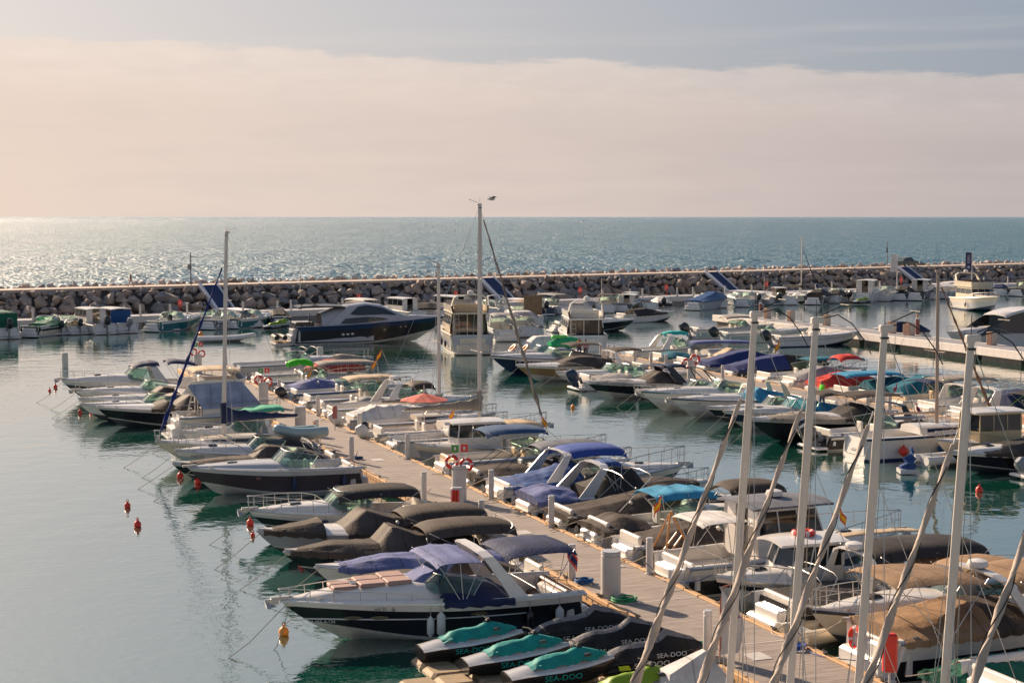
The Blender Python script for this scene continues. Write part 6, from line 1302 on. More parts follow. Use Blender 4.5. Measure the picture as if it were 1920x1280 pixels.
# row along the quay
QB = 'boats moored along the breakwater quay'
def quay(px, L, B, lab, out=False, skew=0, gap=.4, **k):
    n = 171.3 - gap if out else 171.2 - gap - L; dx = (px - 960) / F_PX; Yv = n / (NB.y + NB.x * dx); k.setdefault('det', True)
    return boat(k.pop('name', 'motor_boat'), (dx * Yv, Yv, 0), AB + (-math.pi / 2 if out else math.pi / 2) + skew, L, B, lab, k.pop('cat', 'boat'), QB, **k)
TT = dict(crown=.05, sag=0)
quay(12, 9.5, 2.9, 'white outboard boat with a bottle green canopy at the far left edge', eng=[(0, ENG, .1, 1.7)], ws=.6, bim=[(.1, .55, 1.6, 2.3, GREENC, TT)], fs=1.1, fb=1.4, extras=lambda e, h: MB().box(.3, .34, -1.1, 1.1, 1.0, 2.6).build('canvas_back', GREENC, e))
quay(52, 8.5, 2.8, 'boat with a black green hull and a small red ball on deck', skew=-.9, hull=(WHITE, mat('gelcoat_blackgreen', (.01, .03, .03), rough=.25), CREAM), fs=1.1, fb=1.3, ws=.5, cov=[(.2, .6, [(0, .2), (.5, .5), (1, .3)], GREENC)])
quay(111, 7, 2.4, 'small white outboard boat, right of the black green hull', eng=[(0, ENG, 0, 1.2)], console=(.5, None), open_=True, fs=.8, fb=1.1)
quay(146, 7.5, 2.5, 'white outboard boat with cream boxes aboard, left of the wheelhouse boat', eng=[(0, ENG, .0, 1.3)], ws=.55, fs=.9, fb=1.2, seats=VINB)
quay(196, 9, 2.9, 'white wheelhouse boat with beige curtains and a black outboard', eng=[(0, ENG, .0, 1.6)], hard=(.3, .7, 1.35, 2.2, WHITE, WHITE, .1, CLEARV), fs=1.0, fb=1.3)
quay(238, 8.6, 2.8, 'white cabin boat with an ultramarine canvas back', eng=[(0, ENGG, .3, 1.4)], hard=(.25, .65, 1.3, 2.2, WHITE, WHITE, .1), fs=1.0, fb=1.3, extras=lambda e, h: MB().box(2.0, 2.05, -1.1, 1.1, .9, 2.4).build('canvas_back', mat('canvas_ultramarine', (.01, .07, .22), rough=.8), e))
quay(283, 8.2, 2.7, 'teal hulled white decked boat angled at the quay', skew=-1.1, hull=(WHITE, TEALH, TEALH), bottom=ANTIW, fs=1.1, fb=1.4, ws=.5)
quay(347, 8, 2.7, 'pale grey boat bow out with a dark engine at its back', out=True, skew=.7, hull=(LGREY, GREY, LGREY), fs=1.0, fb=1.2, ws=.45)
quay(388, 8.5, 2.6, 'white and plum grey boat behind the blue furled forestay', skew=-1.0, hull=(WHITE, mat('gelcoat_plum', (.1, .09, .12), rough=.3), GREY), fs=1.0, fb=1.2, ws=.5)
quay(432, 8.5, 2.7, 'second teal hulled boat, just right of the cream sailboat mast', skew=-1.1, hull=(WHITE, TEALH, TEALH), fs=1.0, fb=1.3, ws=.5, seats=TAN)
quay(478, 8, 2.6, 'small dark covered boat near the stern of the black sport yacht', hull=(WHITE, BLACK, BLACK), fs=.9, fb=1.1, ws=None, cov=[(.1, .8, [(0, .2), (.5, .8), (1, .1)], NAVYC)])
quay(703, 9, 2.9, 'white boat with an orange trimmed canopy behind the hardtop of the sport yacht', fs=1.1, fb=1.4, ws=.5, bim=[(.1, .6, 1.6, 2.3, WHITEC, TT)], frames=[(.3, 0, .4, 1.4, STEEL)])
quay(745, 9, 2.9, 'boat with a low black canopy over the bow of the sport yacht', out=True, skew=.5, fs=1.1, fb=1.3, ws=None, cov=[(.3, .8, [(0, .7), (.5, .7), (1, .1)], DKBR)])
quay(785, 8, 2.8, 'white cabin boat with dark square windows left of the cream flybridge yacht', hard=(.25, .7, 1.3, 2.2, WHITE, WHITE, .2), fs=1.0, fb=1.3)
quay(880, 9, 3, 'white boat with a twin windowed box cabin, just left of the tallest mast', hard=(.2, .7, 1.3, 2.2, WHITE, WHITE, .1), fs=1.1, fb=1.4)
quay(955, 9, 3, 'white boat with a raised arch in front of the second staircase', arch=(.3, 1.7, .4, WHITE, .7), ws=.5, fs=1.1, fb=1.4)
quay(1060, 8, 2.7, 'white boat under a flat grey roof behind the ladder of the white flybridge yacht', bim=[(.1, .6, 1.5, 2.2, GREYC, TT)], ws=.5, fs=1.0, fb=1.3)
quay(1100, 9, 2.8, 'white cruiser with a black side window strip in the far row', out=True, skew=.6, hull=(WHITE, WHITE, LGREY), fs=1.2, fb=1.4, ws=.5, ports=4)
quay(1165, 9, 3, 'gold and brown striped cabin boat with a small blue tender', skew=-.9, hull=(WHITE, BROWNH, GOLD), fs=1.1, fb=1.4, hard=(.35, .65, .8, 2.2, WHITE, WHITE, .4))
quay(1222, 9, 2.9, 'white fishing boat with a green and cream curtained roof', console=(.5, WHITE, CLEARV), open_=True, fs=1.1, fb=1.3, seats=TAN, antenna=(.5, .3, 1.6, 3))
quay(1244, 8.6, 2.6, 'boat with a raised black outboard right of the curtained fishing boat', skew=-.6, eng=[(0, ENG, .3, 1.7)], hull=(WHITE, BLACK, BLACK), fs=.9, fb=1.2, ws=None, cov=[(.1, .6, [(0, .3), (.4, .8), (1, .3)], WHITEC)])
quay(1300, 11, 3.1, 'long boat shrouded in glossy deep blue canvas', skew=-1.15, hull=(GREY, GREY, GREY), fs=1.2, fb=1.4, ws=None, rail=False, cov=[(.02, .97, [(0, .1), (.35, .7), (.55, 1.1), (.8, .7), (1, .05)], mat('canvas_glossy_blue', (.01, .06, .18), rough=.45, bump=.4, bscale=3))])
quay(1392, 9, 2.8, 'pale green hulled boat beside the blue shrouded one', skew=-1.0, hull=(CREAM, AQUA, AQUA), fs=1.0, fb=1.2, ws=.5)
quay(1418, 8, 2.6, 'small white boat with a black outboard by the leftmost red stand', eng=[(0, ENG, .1, 1.4)], ws=.5, fs=.9, fb=1.2)
quay(1455, 8, 2.6, 'low open boat with a man sized dark engine, left of the T topped boat', eng=[(0, ENG, .2, 1.7)], console=(.5, None), open_=True, fs=.8, fb=1.1)
quay(1482, 9, 2.8, 'white boat with a yellow and green curtained top', skew=-.4, console=(.5, WHITE, CLEARV), open_=True, fs=1.0, fb=1.3, flag=(.8, 0, .3, 'spain', .6))
quay(1525, 10.5, 3, 'dark hulled cruiser with a long black canopy', skew=-1.0, hull=(WHITE, BROWNH, BROWNH), bottom=ANTIW, fs=1.2, fb=1.4, ws=.6, cov=[(.15, .6, [(0, .5), (.4, .9), (1, .4)], DKBR)])
quay(1618, 11, 3.3, 'large white cruiser with a boxed wheelhouse left of the white banner', skew=-1.0, hull=(WHITE, LGREY, LGREY), hard=(.15, .5, 1.5, 2.5, WHITE, WHITE, .2), fs=1.5, fb=1.8)
quay(1655, 9.5, 2.8, 'plain white open cruiser below the white banner', skew=-1.05, hull=(WHITE, WHITE, LGREY), bottom=NAVY, fs=1.2, fb=1.5, ws=.45)
quay(1687, 9.5, 2.9, 'white over black boat with a dark curved screen', skew=-1.0, hull=(WHITE, BLACK, BLACK), fs=1.2, fb=1.5, ws=None, cov=[(.2, .7, [(0, .3), (.5, .8), (1, .1)], DKBR)])
quay(1715, 11, 3.2, 'black hulled hardtop cruiser right of the fourth staircase', skew=-1.05, hull=(BLACK, BLACK, BLACK), fs=1.4, fb=1.9, hard=(.35, .65, 1.2, 2.4, LGREY, LGREY, .5))
quay(1765, 9.5, 2.9, 'long white boat with a flat roof behind the yacht under way', skew=-1.2, hull=(WHITE, GREY, GREY), fs=1.1, fb=1.3, bim=[(.1, .8, 1.3, 2.2, WHITEC, TT)])
quay(1905, 11, 3.1, 'black hulled boat with a dark roof at the far right edge', skew=-1.2, hull=(BLACK, BLACK, BLACK), fs=1.2, fb=1.4, ws=.5, bim=[(.2, .7, 1.2, 2.4, DKBR, TT)])

e, h = quay(1455, 9, 2.7, 'sailboat at the far quay with a thin mast and a dark blue leaning forestay', name='sailboat', cat='sailboat', out=True, fs=.9, fb=1.2, shape=dict(full=1.9, stern=.8), ws=None, trunk=.1, seats=None, plat=0)
sail_deck(e, h, .35, WHITE, .35, .7); make_rig(e, h, 5.2, 1.0, 9.2, .0, boom=(3.6, 2.2), boomm=DKBR, genoa=NAVYC, spiral=False, spreaders=1)
for px, y0, lb in ((563, 500, 'thin pale pole standing on the far quay behind the stern of the black sport yacht'), (1433, 516, 'thin white pole on the quay left of the second foreground mast'), (1128, 520, 'thin pole on the quay, behind the white flybridge yacht')):
    p_ = on_quay(px, 173); o = empty('slim_pole', p_, 0, lb, 'pole'); MB().cyl(0, 0, 0, CAM_H - (y0 - 406) * p_.y / 3000 - p_.z, .05, 8, r2=.03).build('pole', ALU, o); MB().cyl(0, 0, 0, .1, .14, 8).build('foot', ALU, o)
rg = random.Random(9)
for k, px in enumerate((60, 165, 232, 262, 318, 350, 455, 520, 545, 642, 1010, 1130, 1182, 1205, 1270, 1300, 1360, 1410, 1500, 1530, 1560, 1610, 1650, 1745, 1790, 1845, 1890)):
    o = empty('quay_bollard_light', on_quay(px, 171.9 + rg.random() * .5), AB, 'short pale post on the edge of the far quay', 'post', 'short pale posts along the far quay'); inst('post_body', pm1, o)

for px, L_, B_, lb, kw in ((70, 7.5, 2.5, 'white boat with a small beige cuddy near the left edge', dict(ws=.5, seats=VINB)),
    (318, 7.5, 2.4, 'white open boat between the two teal hulls', dict(ws=.5, eng=[(0, ENG, 0, 1.3)])), (525, 8, 2.6, 'white boat under a black cover hidden by the yacht stern', dict(ws=None, cov=[(.1, .7, [(0, .3), (.5, .8), (1, .2)], DKBR)])),
    (655, 9, 2.8, 'white boat with a taupe top peeping over the sport yacht cabin', dict(ws=.5, bim=[(.1, .6, 1.5, 2.2, TAUPE, TT)])), (830, 9, 2.8, 'white sports boat with navy cover between the mast and the cream yacht', dict(ws=None, cov=[(.1, .7, [(0, .3), (.5, .9), (1, .2)], NAVYC)])),
    (918, 9, 2.9, 'white cruiser with raised foredeck right of the tallest mast', dict(ws=.45, arch=(.25, 1.0, .3, WHITE, .6))), (1022, 9, 2.8, 'boat with black engine cover below the second staircase', dict(ws=.5, eng=[(0, ENG, .2, 1.6)])),
    (1078, 8.5, 2.7, 'slim white boat with grey tarpaulin left of the far red stand', dict(ws=None, cov=[(.1, .8, [(0, .3), (.5, .6), (1, .1)], GREYC)])), (1135, 9, 2.9, 'white cruiser with brown bimini right of the white flybridge yacht', dict(ws=.5, bim=[(.1, .5, 1.3, 2.3, BROWN, TT)])),
    (1350, 9, 2.8, 'white runabout right of the blue shrouded boat', dict(ws=.5)), (1560, 9, 2.8, 'white sports boat with charcoal cover left of the boxed wheelhouse', dict(ws=None, cov=[(.1, .8, [(0, .3), (.4, .8), (1, .1)], DKBR)])), (1590, 8.5, 2.7, 'white outboard boat with a raised engine near the boxed wheelhouse', dict(ws=.5, eng=[(0, ENG, .4, 1.5)])),
    (1740, 9.5, 2.9, 'white cruiser with a low arch just right of the black hardtop cruiser', dict(ws=.45, arch=(.3, 1.0, .4, WHITE, .6))), (1870, 9, 2.8, 'white boat with navy cover at the far right of the quay', dict(ws=None, cov=[(.1, .8, [(0, .3), (.4, .8), (1, .1)], NAVYC)])), (1835, 8.5, 2.7, 'white open boat behind the yacht under way on its right', dict(ws=.5))):
    quay(px, L_, B_, lb, skew=rg.uniform(-1.1, -.3), fs=1.0, fb=1.25, hull=(WHITE, rg.choice((WHITE, LGREY, GREY, NAVY)), LGREY), **kw)
# ================================================================== jet skis
def jetski(loc, hd, label, kind, group='jet skis on the tan floats', top=TEALH):
    e = empty('jet_ski', loc, hd, label, 'jet ski', group); L = 3.25; e.scale = (.94, .86, .76)
    TQ = mat('canvas_teal_green', (.0, .26, .24), rough=.7, var=.25, bump=.4, bscale=6)
    st = [(0, .48, .0, .42), (.15, .52, -.05, .48), (.45, .55, -.08, .52), (.7, .48, -.05, .60), (.88, .28, .05, .66), (1, .04, .3, .66)]
    mb = MB(); rings = []
    for t, b, zk, zs in st:
        x = t * L; half = [(x, 0, zk), (x, b * .8, zk + .12), (x, b, zk + (zs - zk) * .55), (x, b * 1.03, zs), (x, b * .80, zs + .06)]
        rings.append([(a, -y, z) for a, y, z in half[::-1]] + half[1:])
    mb.loft(rings, bands=[1, 0, 0, 0, 0, 0, 0, 1]); mb.add(rings[0], [tuple(range(9))], 0); mb.build('hull', [BLACK, WHITE if kind != 'cover' else BLACK], e)
    mb = MB(); rows = []
    if kind == 'cover': pr = [(0, .1), (.1, .3), (.25, .45), (.42, .45), (.55, .55), (.62, .80), (.72, .62), (.88, .34), (1, .06)]
    else: pr = [(0, .02), (.15, .05), (.24, .10), (.3, .30), (.45, .38), (.55, .34), (.64, .46), (.72, .42), (.85, .22), (1, .02)]
    if kind != 'cover':
        dk = MB(); g = []
        for i in range(13):
            t = i / 12; x = t * L * .99; b = ipl([(a, c) for a, c, _, _ in st], t) * .84; zs = ipl([(a, c) for a, _, _, c in st], t) + .05; g.append([(x, -b, zs), (x, -b * .55, zs + .05 + .12 * math.sin(math.pi * min(1, t * 1.05))), (x, 0, zs + .07 + .16 * math.sin(math.pi * min(1, t * 1.05))), (x, b * .55, zs + .05 + .12 * math.sin(math.pi * min(1, t * 1.05))), (x, b, zs)])
        dk.loft(g); dk.build('top_deck', LGREY, e)
    for i in range(25):
        t = i / 24 if kind == 'cover' else .20 + .74 * i / 24; x = t * L * .985; b = ipl([(a, c) for a, c, _, _ in st], t) * (1.06 if kind == 'cover' else .70); zs = ipl([(a, c) for a, _, _, c in st], t) + .05; H = ipl(pr, t)
        row = []
        for j in range(13):
            v = -1 + j / 6; a = abs(v); z = zs - (.30 if kind == 'cover' and a == 1 else 0) + (.06 * math.sin(i * .9) if kind != 'cover' and a > .8 else 0) + (.10 if kind != 'cover' else 0) + H * max(0, 1 - a ** (1.3 if kind == 'cover' else 2.0)) + wr(x, v, 3, len(label)) * .05
            row.append((x, v * b * (1 - .25 * (1 - a) * 0), z))
        rows.append(row)
    mb.loft(rows, bands=([1, 1, 1, 1, 0, 0, 0, 0, 1, 1, 1, 1] if kind == 'cover' else None))
    if kind == 'cover': mb.build('cover', [cloth('ski_grey', (.22, .21, .22)), cloth('ski_black', (.02, .02, .022))], e)
    else:
        mb.build('seat_cover' if kind == 'teal' else 'seat', TQ if kind == 'teal' else mat('lime_seat', (.20, .32, .01), rough=.5), e)
        mb = MB(); mb.bevbox(.02, .75, -.40, .40, .45, .50, .03); mb.build('rear_deck', mat('traction_grey', (.14, .13, .13), rough=.9, bump=.3), e)
        mb = MB(); mb.tube([(1.95, -.42, 1.34), (2.05, -.2, 1.36), (2.1, 0, 1.3), (2.05, .2, 1.36), (1.95, .42, 1.34)], .028, 6); mb.tube([(2.1, 0, 1.3), (2.35, 0, .95)], .07, 6); mb.build('handlebar', RUB, e)
        for sg in (-1, 1):
            mb = MB(); mb.bevbox(2.15, 2.32, sg * .5 - .08, sg * .5 + .08, 1.0, 1.1, .02); mb.tube([(2.25, sg * .45, 1.04), (2.35, sg * .25, .95)], .02, 5); mb.build('mirror', BLACK, e)
    M_ = {'teal': mat('teal_print', (.0, .35, .32), rough=.5), 'cover': INKW, 'lime': INKW}[kind]
    for sg in (-1, 1):
        o = inst('lettering', text_mesh('SEA-DOO', .26, M_), e, (1.35 if kind == 'cover' else 1.5, sg * (.60 if kind == 'cover' else .575), .28), (math.pi / 2, 0, 0 if sg < 0 else math.pi))
        if kind == 'cover':
            inst('lettering', text_mesh('SEA-DOO', .22, M_), e, (2.0, sg * .56, .55), (math.pi / 2 - .25, 0, 0 if sg < 0 else math.pi))
            mb = MB(); mb.add([(.35, sg * .60, .25), (.7, sg * .605, .25), (.62, sg * .60, .42), (.3, sg * .59, .42)], [(0, 1, 2, 3), (3, 2, 1, 0)]); mb.build('lime_patch', mat('lime_print', (.5, .65, .01), rough=.5), e)
    return e
FLT = mat('tan_float', (.34, .25, .15), rough=.7, var=.25, bump=.1)
fe = empty('float_dock', q(36, 15.9, 0), A1, 'modular tan float dock carrying the jet skis', 'float dock')
blk = MB().bevbox(.01, .99, .01, .99, -.1, .14, .10).mesh('float_block', [FLT])
for i in range(7):
    for j in range(8):
        if j > 6 and i > 3 or i > 5: continue
        inst('float_block', blk, fe, (i * 1.0 - .2, -4 + j, 0))
jetski(q(41.2, 13.0, .16), HR, 'teal covered jet ski farthest from the camera, beside the big black cruiser', 'teal')
jetski(q(39.5, 13.7, .16), HR, 'second teal covered jet ski, between two others', 'teal')
jetski(q(37.9, 14.3, .16), HR, 'third teal covered jet ski nearest the lime one', 'teal')
jetski(q(35.6, 15.3, .16), HR, 'jet ski with a lime green seat at the bottom edge of the photo', 'lime')
jetski(q(41.4, 16.4, .16), HR, 'black and grey covered jet ski under the stern of the big cruiser', 'cover')
jetski(q(39.8, 16.8, .16), HR, 'middle one of the three black covered jet skis', 'cover')
jetski(q(38.2, 17.1, .16), HR, 'black covered jet ski nearest the camera with pale lettering twice on its side', 'cover')
e = empty('covered_jet_ski', q(35.2, 17.3, .3), HR, 'small craft under a pale grey pyramid shaped cover at the bottom edge', 'jet ski'); MB().add([(0, -.6, 0), (2.2, -.55, 0), (2.2, .55, 0), (0, .6, 0), (.2, -.3, .7), (1.3, -.1, 1.15), (1.3, .1, 1.15), (.2, .3, .7)], [(0, 1, 5, 4), (1, 2, 6, 5), (2, 3, 7, 6), (3, 0, 4, 7), (4, 5, 6, 7)]).build('cover', WHITEC, e); MB().bevbox(.1, 2.1, -.5, .5, -.1, .1, .03).build('hull', BLACK, e)
for i, (px, py, hd, lab) in enumerate(((492, 618, 30, 'jet ski with a lime panel at the far quay, left of the sport yacht'), (512, 614, 60, 'second lime jet ski at the far quay'), (1598, 570, 20, 'jet ski with lime trim between the dark cruiser and the boxed wheelhouse'), (1852, 551, 10, 'jet ski with a green seat in front of the quay at far right'))):
    jetski(P(px, py, .1), R(hd), lab, 'lime', None)
e = empty('jet_ski_on_lift', P(1030, 655, .9), R(20), 'bright green jet ski lifted on a rack behind the navy hulled boat', 'jet ski'); GRN = mat('gelcoat_bright_green', (.03, .38, .14), rough=.3)
mb = MB(); rings = []
for t, b, z0, z1 in ((0, .5, .2, .7), (.3, .6, .05, 1.0), (.6, .58, .0, 1.1), (.85, .35, .1, .9), (1, .05, .4, .6)): rings.append([(t * 3.2, b * math.cos(a), (z0 + z1) / 2 + (z1 - z0) / 2 * math.sin(a)) for a in [2 * math.pi * k / 12 for k in range(12)]])
mb.loft(rings, closed=True, cap=True); mb.build('hull', GRN, e); MB().bevbox(.2, 1.6, -.2, .2, .95, 1.2, .06).build('seat', mat('seat_green', (.1, .6, .1), rough=.5), e); MB().box(.3, 2.6, -.6, .6, -.9, -.02).build('lift_rack', ALU, e)
# ================================================================== foreground sailing boats
SAILC = mat('canvas_pale_taupe', (.46, .38, .32), rough=.85, var=.15, bump=.3, bscale=3)
for i, (px, Y, ztop, lab) in enumerate(((1415, 30.0, 10.46, 'leftmost of the foreground sailboats with tall cream masts'), (1530, 28.2, 10.46, 'second foreground sailboat from the left with a cream mast and furled sail'), (1659, 26.2, 10.46, 'third foreground sailboat from the left with a cream mast and furled sail'),
        (1822, 24.0, 10.46, 'fourth foreground sailboat from the left with the nearest visible cream mast'), (2010, 21.9, 10.46, 'sailboat whose leaning furled sail crosses the bottom right corner'))):
    X = (px - 960) * Y / 3000; d = Vector((-.9343, -.3565, 0)); pos = Vector((X, Y, 0)) - d * 4.4
    e, h = boat('sailboat', pos, HL, 8.0, 2.4, lab, 'sailboat', 'foreground sailboats with furled foresails', hull=(WHITE, WHITE, WHITE), bottom=ANTI, fs=.85, fb=1.05, shape=dict(full=1.9, stern=.85, rake=.08), ws=None, trunk=.08, seats=None, plat=0, rail=.55)
    sail_deck(e, h, .35, WHITE, .4, .68)
    make_rig(e, h, 5.0, 1.0, ztop, .065, boom=(3.4, 1.9), boomm=TAUPE, genoa=SAILC, gtop=.86, r=.058, spreaders=0, mastm=mat('mast_cream', (.68, .6, .52), rough=.4, var=.06), bowx=7.85, wires=True)
# ================================================================== buoys
def buoy(px, py, label, m, k=1.0, group=None):
    k *= .62; e = empty('buoy', P(px, py, 0), 0, label, 'buoy', group); mb = MB(); mb.lathe([(.02, -.2)] + [(.24 * k * math.sin(a), .14 * k - .26 * k * math.cos(a)) for a in [math.pi * j / 8 for j in range(1, 8)]] + [(.04, .42 * k), (.05, .5 * k)], 14); mb.build('float', m, e)
    mb = MB(); mb.torus((0, 0, .52 * k), .05, .015, 8, 5, 0, Matrix.Rotation(1.57, 4, 'X')); mb.build('eye', RUB, e)
GB = 'red mooring buoys'
for px, py, lb, m, k in ((239, 951, 'red buoy floating alone on open water, the left one of the pair', REDB, .9), (258, 987, 'red buoy floating alone on open water, the lower right one of the pair', REDB, 1.0), (104, 727, 'red buoy under the bow of the farthest left cruiser', REDB, 1), (93, 733, 'small dull red buoy left of the one under the farthest left bow', REDB, .7), (171, 772, 'red buoy just off the bow of the black runabout', REDB, 1), (150, 775, 'dark red buoy left of the one off the black runabout', mat('buoy_darkred', (.3, .03, .03), rough=.5), 1),
        (338, 896, 'red buoy at the bow of the brown covered runabout', REDB, 1.1), (371, 906, 'red buoy touching the bow of the pale grey cruiser', REDB, 1.1), (469, 984, 'red buoy at the bow of the pleated brown cover boat', REDB, 1), (566, 1057, 'red buoy in front of the periwinkle cover', REDB, 1.0), (532, 1190, 'amber yellow buoy below the bow of the big black cruiser', ORNG, 1.05), (1074, 765, 'yellow buoy alone in the middle channel', ORNG, .9), (773, 719, 'red buoy beyond the bow of the large white cruiser', REDB, 1), (1836, 922, 'red buoy at the bow of the black covered runabout on the right', REDB, 1.1), (376, 632, 'orange and yellow buoy near the far left quay boats', ORNG, 2.2), (1720, 592, 'pale yellow buoy in the right channel beyond the white sided pontoon', ORNG, .8), (474, 1005, 'small red ball low against the grey hulled runabout', REDB, .6)):
    buoy(px, py, lb, m, k)
rib(P(372, 640, .05), R(15), 5.5, 1.6, 'low white raft like dinghy beside the orange and yellow buoy', WHITE, LGREY, False)
# ================================================================== flags, poles, banners, car
def on_walk(px, n=192.0, z=3.62):
    dx = (px - 960) / F_PX; Yv = n / (NB.y + NB.x * dx); return Vector((dx * Yv, Yv, z))
e = empty('utility_pole', on_walk(358, 190.6), AB, 'thin dark pole with a crossarm and box on the breakwater path', 'pole'); MB().cyl(0, 0, 0, 4.1, .07, 8).build('pole', ALU if False else mat('pole_dark', (.12, .11, .11), rough=.6), e); MB().box(-.1, .8, -.03, .03, 3.5, 3.58).build('crossarm', RUB, e); MB().box(-.45, -.08, -.12, .12, 1.9, 2.6).build('box', ENGG, e)
e = empty('aerial_pole', on_walk(1663, 194), AB, 'thin aerial mast with a small box, left of the white banner', 'pole'); MB().cyl(0, 0, 0, 4.3, .06, 8).build('pole', mat('pole_dark', (.12, .11, .11)), e); MB().box(-.2, -.05, -.1, .1, 2.4, 3.2).build('box', RUB, e)
for px, y0, y1, ybot, m, lb in ((1677, 477, 509, 535, mat('banner_white', (.6, .57, .56), rough=.7), 'tall white vertical banner with faint grey print'), (1817, 473, 507, 538, mat('banner_violet', (.05, .045, .12), rough=.7), 'tall dark violet vertical banner on a pale pole')):
    b_ = on_quay(px + 5, 172.6); k = b_.y / 3000; e = empty('banner', b_, 0, lb, 'banner'); H = (1206 - 672) * 0 + (b_.z and 0)
    ztop = CAM_H - (y0 - 406) * k - b_.z; zb_ = CAM_H - (y1 - 406) * k - b_.z
    MB().cyl(0, 0, 0, ztop + .1, .10, 10, r2=.07).build('pole', PWH, e); MB().box(-12.5 * k, -.1, -.02, .02, zb_, ztop).build('banner_sheet', m, e)
    mb = MB()
    for i in range(5): mb.box(-9 * k, -4.5 * k, -.03, -.022, lerp(zb_, ztop, .42 + .09 * i), lerp(zb_, ztop, .46 + .09 * i))
    mb.build('faint_print', LGREY, e)
    mb = MB(); mb.lathe([(.01, 0), (.22, .02), (.01, .04)], 12, M=Matrix.Translation((-6.5 * k, -.03, lerp(zb_, ztop, .2))) @ Matrix.Rotation(R(90), 4, 'X')); mb.build('emblem', LGREY, e)
def car(loc, hd, label):
    e = empty('parked_car', loc, hd, label, 'car'); mb = MB(); G = mat('car_paint_green', (.018, .035, .03), rough=.25, coat=.8)
    prof = [(-2.1, .35, .55), (-2.1, .75, .9), (-1.9, .9, 1.0), (-1.2, .95, 1.55), (.3, .95, 1.6), (1.0, .92, 1.05), (2.0, .85, .85), (2.1, .35, .5)]
    rows = []
    for x, _, zt in prof: rows.append([(x, -.85, .3), (x, -.88, min(zt, .9)), (x, -.70 if zt > 1 else -.84, zt), (x, .70 if zt > 1 else .84, zt), (x, .88, min(zt, .9)), (x, .85, .3)])
    mb.loft(rows, cap=True, smooth=False, closed=True); mb.build('body', G, e)
    for sg in (-1, 1):
        mb = MB(); mb.add([(-1.45, sg * .85, 1.0), (.75, sg * .85, 1.0), (.25, sg * .74, 1.5), (-1.1, sg * .74, 1.48)], [(0, 1, 2, 3), (3, 2, 1, 0)]); mb.build('side_window', DGLASS, e)
        for x in (-1.3, 1.3): w_ = MB().lathe([(.1, -.1), (.32, -.1), (.32, .1), (.1, .1)], 14, M=Matrix.Translation((x, sg * .8, .32)) @ Matrix.Rotation(1.57, 4, 'X')).build('wheel', RUB, e); MB().lathe([(.05, -.11), (.18, -.11), (.18, .11), (.05, .11)], 10, M=Matrix.Translation((x, sg * .8, .32)) @ Matrix.Rotation(1.57, 4, 'X')).build('rim', STEEL, w_)
    MB().add([(.95, -.8, 1.06), (.95, .8, 1.06), (.4, .66, 1.56), (.4, -.66, 1.56)], [(0, 1, 2, 3)]).build('windscreen', DGLASS, e)
car(on_walk(1700, 192), AB, 'dark green car parked on the breakwater path near the white banner')
# ================================================================== people
SKIN = mat('skin', (.36, .2, .13), rough=.6); HAIR = mat('hair_dark', (.02, .015, .012), rough=.7)
def person(loc, hd, label, shirt, trousers, stride=.25, arms=((.05, -.1), (.05, -.1)), sit=False, sc_=1.0):
    e = empty('person', loc, hd, label, 'person'); e.scale = (sc_,) * 3
    V = [(0, 0, .95, .13), (0, 0, 1.15, .14), (.01, 0, 1.38, .155), (.02, 0, 1.5, .06), (.03, 0, 1.60, .095), (.03, 0, 1.70, .085)]; E = [(0, 1), (1, 2), (2, 3), (3, 4), (4, 5)]
    for sg, st in ((-1, stride), (1, -stride)):
        b = len(V)
        if sit: V += [(0, sg * .1, .9, .10), (.42, sg * .12, .9, .075), (.45, sg * .12, .48, .05), (.58, sg * .12, .44, .04)]
        else: V += [(0, sg * .1, .86, .10), (st * .55, sg * .1, .48, .068), (st * 1.0 - .06, sg * .1, .09, .045), (st + .12, sg * .11, .04, .04)]
        E += [(0, b), (b, b + 1), (b + 1, b + 2), (b + 2, b + 3)]
    for k, (sg, st) in enumerate(((-1, -stride), (1, stride))):
        b = len(V); fx, fz = arms[k]; V += [(.0, sg * .19, 1.42, .06), (st * .4 + fx * .5, sg * .25, 1.14 + fz * 0, .045), (st + fx + .1, sg * .22, .95 + max(0, fz), .033), (st + fx + .17, sg * .21, .90 + max(0, fz), .035)]; E += [(2, b), (b, b + 1), (b + 1, b + 2), (b + 2, b + 3)]
    me = bpy.data.meshes.new('body'); me.from_pydata([v[:3] for v in V], E, []); o = bpy.data.objects.new('tmp_body', me); COL.objects.link(o)
    m = o.modifiers.new('s', 'SKIN'); me.skin_vertices[0].data[0].use_root = True
    for i, v in enumerate(V): me.skin_vertices[0].data[i].radius = (v[3], v[3])
    s = o.modifiers.new('u', 'SUBSURF'); s.levels = 1
    dg = bpy.context.evaluated_depsgraph_get(); dg.update(); m2 = bpy.data.meshes.new_from_object(o.evaluated_get(dg)); bpy.data.objects.remove(o); m2.name = 'body'
    m2.materials.clear()
    for x in (SKIN, shirt, trousers, HAIR, RUB): m2.materials.append(x)
    for p in m2.polygons:
        c = p.center; far = abs(c.y) > .2
        p.material_index = 3 if (c.z > 1.66 or (c.z > 1.56 and c.x < .0)) else 0 if c.z > 1.5 else (0 if (far and c.z < 1.2) else 1) if c.z > .98 else 2 if c.z > .12 else 4
        p.use_smooth = True
    inst('body', m2, e); return e
CL = lambda n, c: mat('cloth_' + n, c, rough=.9)
person(on_walk(245, 191.2), AB + math.pi, 'person in a dark top and shorts strolling along the breakwater path', CL('black', (.02, .02, .025)), SKIN, .3)
person(q(*inv(1541, 768, DZ), DZ), R(200), 'man in a neon green vest and jeans bending beside a covered boat', CL('neon', (.12, .62, .03)), CL('jeans', (.06, .1, .2)), .12, sc_=1.05)
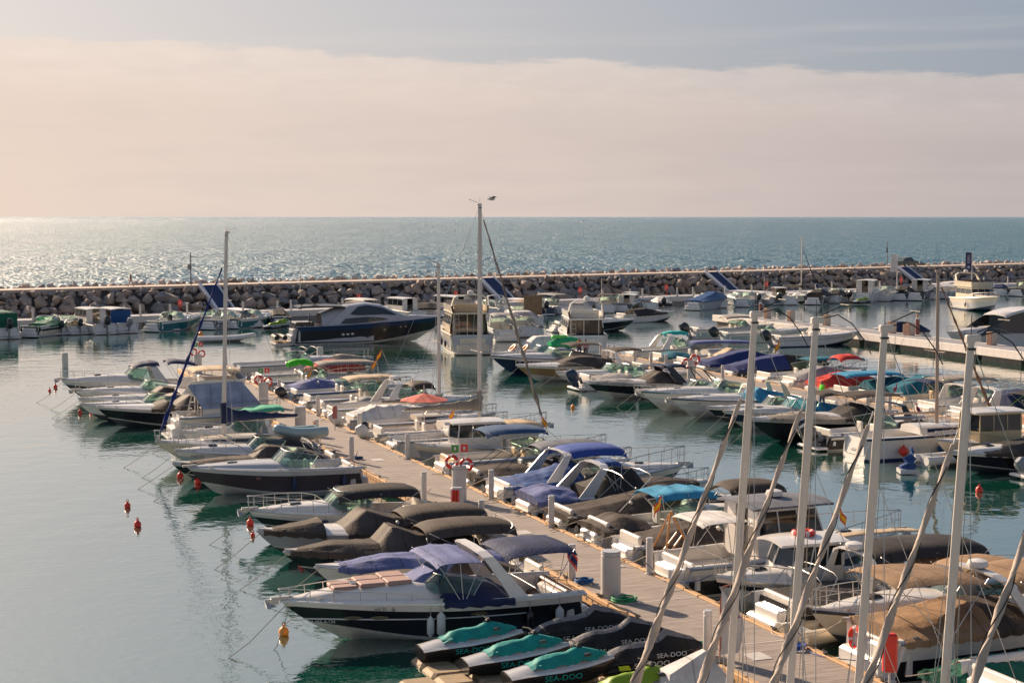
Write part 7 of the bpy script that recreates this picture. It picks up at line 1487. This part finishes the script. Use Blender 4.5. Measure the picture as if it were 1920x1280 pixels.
person(P(580, 618, 1.1), R(20), 'person in a blue shirt on the aft deck of the black sport yacht', CL('blue', (.02, .12, .35)), CL('darkblue', (.02, .03, .06)), .05)
person(P(717, 580, 1.2), R(120), 'dark clothed person standing on a boat beyond the sport yacht', CL('black', (.02, .02, .025)), CL('charcoal', (.04, .04, .05)), .1)
person(q(*inv(1086, 672, DZ), DZ), R(250), 'person in an orange top on the second pontoon beside the white flybridge yacht', CL('orange', (.5, .12, .04)), CL('jeans', (.06, .1, .2)), .1)
person(q(*inv(1098, 674, DZ), DZ), R(70), 'person in pink at the foot of the white flybridge yacht', CL('pink', (.55, .2, .25)), CL('charcoal', (.04, .04, .05)), .1)
# seagull on the mast top
e = empty('seagull', (-1.05, 83.1, 13.2), R(200), 'seagull hovering by the top of the tallest mast', 'bird'); MB().lathe([(.01, -.2), (.06, -.12), (.08, 0), (.06, .12), (.03, .2), (.01, .26)], 8, M=Matrix.Rotation(1.57, 4, 'Y')).build('body', WHITEC, e)
for sg in (-1, 1): MB().add([(-.08, 0, .02), (.1, 0, .02), (.02, sg * .3, .16), (-.1, sg * .55, .1)], [(0, 1, 2), (0, 2, 3), (2, 1, 0), (3, 2, 0)]).build('wing', GREYC, e)

# thin power cables from pedestals to sterns
CB = [mat('cable_' + n, c, rough=.6) for n, c in (('yellow', (.5, .33, .03)), ('blue', (.02, .08, .3)), ('white', (.55, .53, .5)), ('orange', (.5, .14, .02)))]
rg = random.Random(5)
for k, (px, py, lb, sd) in enumerate(smallp):
    a, _ = inv(px, py, DZ); b0, b1 = (20.0, 19.1) if sd == 'L' else (22.8, 23.8)
    for j in range(2):
        a1 = a + rg.uniform(-3, 3); mb = MB(); pts = []
        for i in range(9): f = i / 8; pts.append(q(lerp(a, a1, f), lerp(b0 + (.16 if sd == 'L' else -.16), b1, f ** 2.2) + .18 * math.sin(f * 9 + k), DZ + (.5 * (1 - f * 4) if f < .25 else .03) if f < .85 else DZ + .1 + .3 * (f - .85) * 6))
        mb.tube(pts, .013, 5); tag(mb.build('power_cable', CB[(k + j) % 4]), 'thin cable running from a white pedestal to a moored stern', 'cable', 'power cables along the near pontoon')
